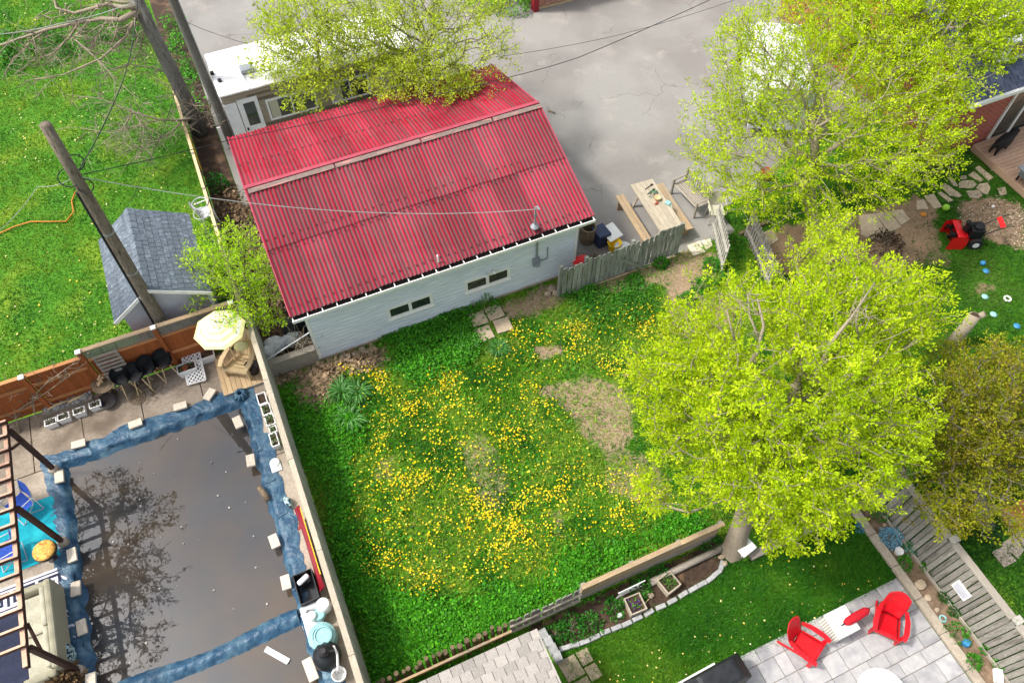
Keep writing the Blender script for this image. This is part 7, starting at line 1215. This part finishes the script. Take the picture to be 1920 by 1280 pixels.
b = MB(); q = G2(1161, 1155); b.ball((q[0], q[1], .1), (.07, .06, .09), 8, 6, .1); b.build('white_stone', 'white_plastic', label='white round stone in the garden bed left of the planters', cat='stone'); rock(G2(1219, 1118), .09, 'tan rock between the two wooden planters', m='flagstone', z=.03); rock(G2(1352, 1045), .08, 'upper tan rock at the tip of the garden bed', m='flagstone'); rock(G2(1357, 1058), .09, 'lower tan rock at the tip of the garden bed', m='flagstone')
b = MB(); q = G(1215, 1124, .06); b.tube([(q[0] - .1, q[1] - .04, .06), (q[0] + .12, q[1] + .05, .06)], .012, 5); b.build('wood_stake', 'pale_wood', label='short pale stake lying in the garden bed', cat='stake')
for i, (x, y, r_, h, l) in enumerate(((1150, 1140, .28, .3, 'leafy plant at the foot of the white trellis'), (1200, 1105, .3, .35, 'leafy plant behind the purple planter'), (1235, 1075, .24, .25, 'leafy plant below the log at the tan fence'), (1070, 1180, .35, .35, 'dark leafy plant by the old picket fence'), (1105, 1172, .3, .3, 'spreading plant between shed roof and garden bed'), (1330, 1020, .3, .3, 'green plant beside the large tree trunk'), (1040, 1188, .3, .3, 'leafy plant at the corner of the tan shed roof'))): shrub('garden_plant', l, G2(x, y), r_, h, 320, .07, ['#235a14', '#2f701c', '#3f8428'], 'plant', 80 + i, 'garden bed plants')
g = G2(1388, 1032); wp = T('white_bench_top', 'white square slab table beside the large tree trunk', 'table', (g[0], g[1], 0), R(12)); b = MB(); b.box((0, 0, .36), (.42, .42, .04)); b.build('top', 'white_paint', wp, bevel=.01); b = MB(); b.box((0, 0, .17), (.28, .28, .34)); b.build('base', 'white_plastic', wp, bevel=.01)
cp = T('stone_bed_edge', 'grey timber edge at the back of the lower lawn under the large crown', 'edging', (9, 3.3, 0))
for k in range(4): part(cp, 'stone', 'grey_wood_x', (7.55 + k * .72, 3.2, .0), (7.55 + k * .72 + .71, 3.38, .14 + random.uniform(-.005, .005)), bevel=.012)
kb = T('concrete_curb', None, None, (10.5, 0, 0)); tag(kb, kind='structure')
for k in range(7): part(kb, 'curb_stone', 'concrete_pale', (10.41, 3.38 - (k + 1) * .82 + .008, .0), (10.61, 3.38 - k * .82, .12), bevel=.012)
# paved patio
pa = T('paved_patio', None, None, (8, 0, 0)); tag(pa, kind='structure'); sheet('patio_bed', [(4.6, -5), (10.4, -5), (10.4, 1.45), (5.9, 1.45), (5.5, 1.2), (4.6, 1.1)], .004, 'concrete')
random.seed(21); yr = 1.52; row = 0
while yr > -3.2:
    hgt = random.choice((.30, .45, .45)); x = 10.395 if row else 10.395
    while x > 4.7:
        w_ = random.choice((.30, .45, .45, .6)); x0 = max(x - w_, 4.6)
        if not (yr > 1.0 and x0 < 5.75): part(pa, 'paver', 'paver', (x0 + .006, yr - hgt + .006, .0), (x - .006, yr - .006, .03 + random.uniform(-.002, .002)), bevel=.006)
        x = x0
    yr -= hgt; row += 1
def fdir(b0, f0): a, c = V((*G2(*b0), 0)), V((*G2(*f0), 0)); d = c - a; return math.atan2(d.y, d.x) + math.pi / 2
g = G(1668, 1165, .35); adirondack((g[0], g[1], .03), fdir((1672, 1120), (1655, 1205)), 'red plastic armchair at the right side of the patio', 'red_plastic', group='red plastic armchairs', s=.85)
g = G(1512, 1206, .35); adirondack((g[0], g[1], .03), fdir((1485, 1190), (1535, 1228)), 'red plastic armchair facing right beside the white cube table', 'red_plastic', group='red plastic armchairs', s=.85)
g = G(1578, 1166, .45); ct = T('cube_table', 'white ribbed cube table on the patio between the red chairs', 'table', (g[0], g[1], .03), R(0))
b = MB(); b.b2((-.26, -.26, 0), (.26, .26, .42)); b.build('body', 'cushion_beige', ct)
for k in range(9): b = MB(); b.b2((-.275, -.25 + k * .057, .01), (-.262, -.25 + k * .057 + .035, .42)); b.build('rib', 'white_paint', ct); b = MB(); b.b2((-.25 + k * .057, -.275, .01), (-.25 + k * .057 + .035, -.262, .42)); b.build('rib', 'white_paint', ct)
b = MB(); b.b2((-.28, -.28, .421), (.28, .28, .46)); b.build('top', 'white_paint', ct, bevel=.008)
qa, qb = V(G(1584, 1168, .55)), V(G(1628, 1142, .55)); cu = T('closed_umbrella', 'closed red umbrella lying across the white cube table', 'umbrella', qa); b = MB(); b.tube([qa, qa.lerp(qb, .12), qa.lerp(qb, .5), qa.lerp(qb, .9), qb], [.05, .085, .1, .085, .05], 12); b.build('cloth', 'red_cloth', cu, world=True, smooth=False); b = MB(); b.tube([qa - (qb - qa) * .18, qa], [.008, .016], 8); b.tube([qb, qb + (qb - qa) * .06], .02, 8); b.build('tip', 'black_metal', cu, world=True)
for k, (x, y) in enumerate(((1590, 1178), (1620, 1160))): pass
g = G(1655, 1302, .7); rt = T('round_table', 'round white table cut by the bottom edge of the picture', 'table', (g[0], g[1], .03)); b = MB(); b.lathe((0, 0, 0), [(.25, 0), (.05, .04), (.05, .64), (.5, .66), (.52, .69), (.02, .70)], 32); b.build('top', 'white_paint', rt)
g = G(1345, 1272, .8); gr = T('covered_grill', 'barbecue grill under a black cover at the bottom edge', 'grill', (g[0], g[1], .03), R(2)); b = MB()
b.add([(-.68, -.3, 0), (.68, -.3, 0), (.68, .3, 0), (-.68, .3, 0), (-.7, -.28, .75), (.7, -.28, .75), (.7, .26, .75), (-.7, .26, .75), (-.42, -.24, 1.0), (.42, -.24, 1.0), (.42, .2, 1.05), (-.42, .2, 1.05)], [(0, 1, 5, 4), (1, 2, 6, 5), (2, 3, 7, 6), (3, 0, 4, 7), (4, 5, 9, 8), (5, 6, 10, 9), (6, 7, 11, 10), (7, 4, 8, 11), (8, 9, 10, 11)]); b.build('cover', 'grill_cover', gr, bevel=.05); b = MB(); b.box((.08, -.3, .82), (.18, .01, .05), rx=-.25); b.build('tag', 'white_paint', gr); b = MB(); b.beam((-.72, .33, .02), (.35, .33, .02), .05, .06); b.build('edge_strip', 'white_plastic', gr)
# border plants along the right-hand fence
rng = np.random.default_rng(5)
def mound(g, r, h, n, cols, label, name='flower_mound', size=.035, seed=1): return shrub(name, label, g, r, h, n, size, cols, 'flowers', seed, z0=.03)
mound(G2(1666, 1010), .3, .22, 1500, ['#4f93b8', '#74b4d2', '#9fd0e4', '#2f6a5a'], 'mound of pale blue flowers in the border', seed=3); mound(G2(1612, 990), .14, .1, 260, ['#4f93b8', '#74b4d2', '#2f6a3a'], 'small trail of blue flowers on the lawn side of the curb', seed=4)
for i, (x, y, r_, h, cols, l) in enumerate(((1645, 965, .22, .3, GS, 'bright green plant at the top of the border'), (1705, 1028, .18, .25, ['#2f6a2a', '#4a8a4a', '#7aaac0'], 'green plant with blue buds beside the fence'), (1694, 1058, .2, .22, GS, 'grassy plant below the white pot'), (1733, 1063, .12, .16, GS, 'small plant at the fence below the blue mound'), (1770, 1120, .16, .2, ['#1f4a14', '#2f6a1c'], 'dark plant halfway down the border'), (1788, 1145, .14, .16, ['#1f4a14', '#2f6a1c'], 'small dark plant at the fence base'), (1790, 1190, .3, .28, GS, 'large leafy plant in the lower border'), (1820, 1243, .2, .24, GS, 'pale green bush low in the border'), (1870, 1245, .16, .2, GS, 'small bush against the fence near the bottom'), (1845, 1218, .1, .12, GS, 'tiny plant near the bottom of the fence'))): shrub('border_plant', l, G2(x, y), r_, h, 260, .06, cols, 'plant', 120 + i, 'border plants', z0=.03)
g = G2(1681, 1037); b = MB(); b.lathe((g[0], g[1], .03), [(.07, 0), (.095, .14), (.1, .15), (.08, .15), (.075, .08), (.01, .08)], 14); b.build('white_pot', 'white_plastic', label='small white pot beside the blue flower mound', cat='pot')
for i, (x, y, r_, l) in enumerate(((1723, 1098, .13, 'largest pale rock in the border'), (1736, 1122, .09, 'second pale rock in the border'), (1755, 1144, .07, 'white rock below the pale rocks in the border'), (1657, 985, .06, 'small tan rock above the blue mound'), (1620, 953, .06, 'tan rock at the top of the border'), (1708, 1095, .05, 'small pale rock beside the largest one'), (1738, 1141, .05, 'little rock beside the curb'))): rock(G2(x, y), r_, l, m='flagstone', z=.03, sq=.45)
g = G2(1766, 1160); b = MB(); b.tube([(g[0] + .07 * math.cos(a), g[1] + .07 * math.sin(a), .05) for a in np.arange(12) * .5236], .022, 6, True); b.build('teal_ring', 'teal_plastic', label='teal ring ornament on the border soil', cat='ornament', smooth=True)
g = G2(1806, 1207); b = MB(); b.box((g[0], g[1], .12), (.14, .14, .16), rz=.4); b.build('blue_box', 'blue_toy', label='small blue box among the border plants', cat='box', bevel=.02)
g = G2(1868, 1268); b = MB(); b.box((g[0], g[1], .08), (.3, .18, .12), rz=.9); b.build('white_crate', 'white_plastic', label='white weathered box low in the border', cat='box', bevel=.02)
# beyond the right-hand fence
for i, pts in enumerate(([(1858, 1035), (1882, 1022), (1905, 1052), (1882, 1064)], [(1876, 1020), (1900, 1002), (1920, 1030), (1908, 1048)], [(1900, 1000), (1925, 985), (1945, 1010), (1922, 1028)])): b = MB(); b.prism(polyG(pts), 0, .035); b.build('garden_slab', 'concrete_pale', label=['lowest grey garden slab beyond the right-hand fence', 'middle grey garden slab beyond the right-hand fence', 'upper grey garden slab beyond the right-hand fence'][i], cat='slab', group='slabs beyond the fence', bevel=.01)
b = MB(); b.prism(polyG([(1870, 960), (1930, 930), (1950, 985), (1895, 1000)]), 0, .05); b.build('orange_platform', 'orange_ground', label='orange wooden platform at the right edge below the olive tree', cat='platform', bevel=.01)
g = G2(1838, 985); shrub('bush', 'dark shrub under the olive tree with a pale cloth', g, .5, .5, 700, .07, ['#1a3a14', '#2a5020', '#35602a'], seed=99)

# stepping slabs and low stone wall between the tan shed roof and the lawn
for i, (pts, l) in enumerate((([(1044, 1242), (1076, 1226), (1098, 1262), (1066, 1280)], 'largest tan slab beside the tan shed roof'), ([(1079, 1224), (1100, 1213), (1113, 1238), (1093, 1249)], 'small tan slab nearest the edging stones'), ([(1095, 1252), (1115, 1241), (1130, 1266), (1110, 1278)], 'tan slab next to the lower lawn'), ([(1068, 1284), (1100, 1266), (1116, 1296), (1086, 1310)], 'tan slab cut by the bottom edge'))):
    b = MB(); b.prism(polyG(pts), 0, .04); b.build('tan_slab', 'flagstone', label=l, cat='slab', group='slabs by the tan shed', bevel=.01)
sw_ = T('stone_wall', 'short low wall of grey blocks at the corner of the tan shed', 'wall', (*G2(1035, 1215), 0)); b0 = None
for k in range(4):
    for j in range(2):
        q = V((*G2(1018 + k * 9, 1192 + k * 14), .0)); b = MB(); b.box((q.x + random.uniform(-.01, .01), q.y, .07 + j * .135), (.17, .2, .13), rz=random.uniform(-.1, .1)); b.build('block', 'grey_stone', sw_, world=True, bevel=.012)
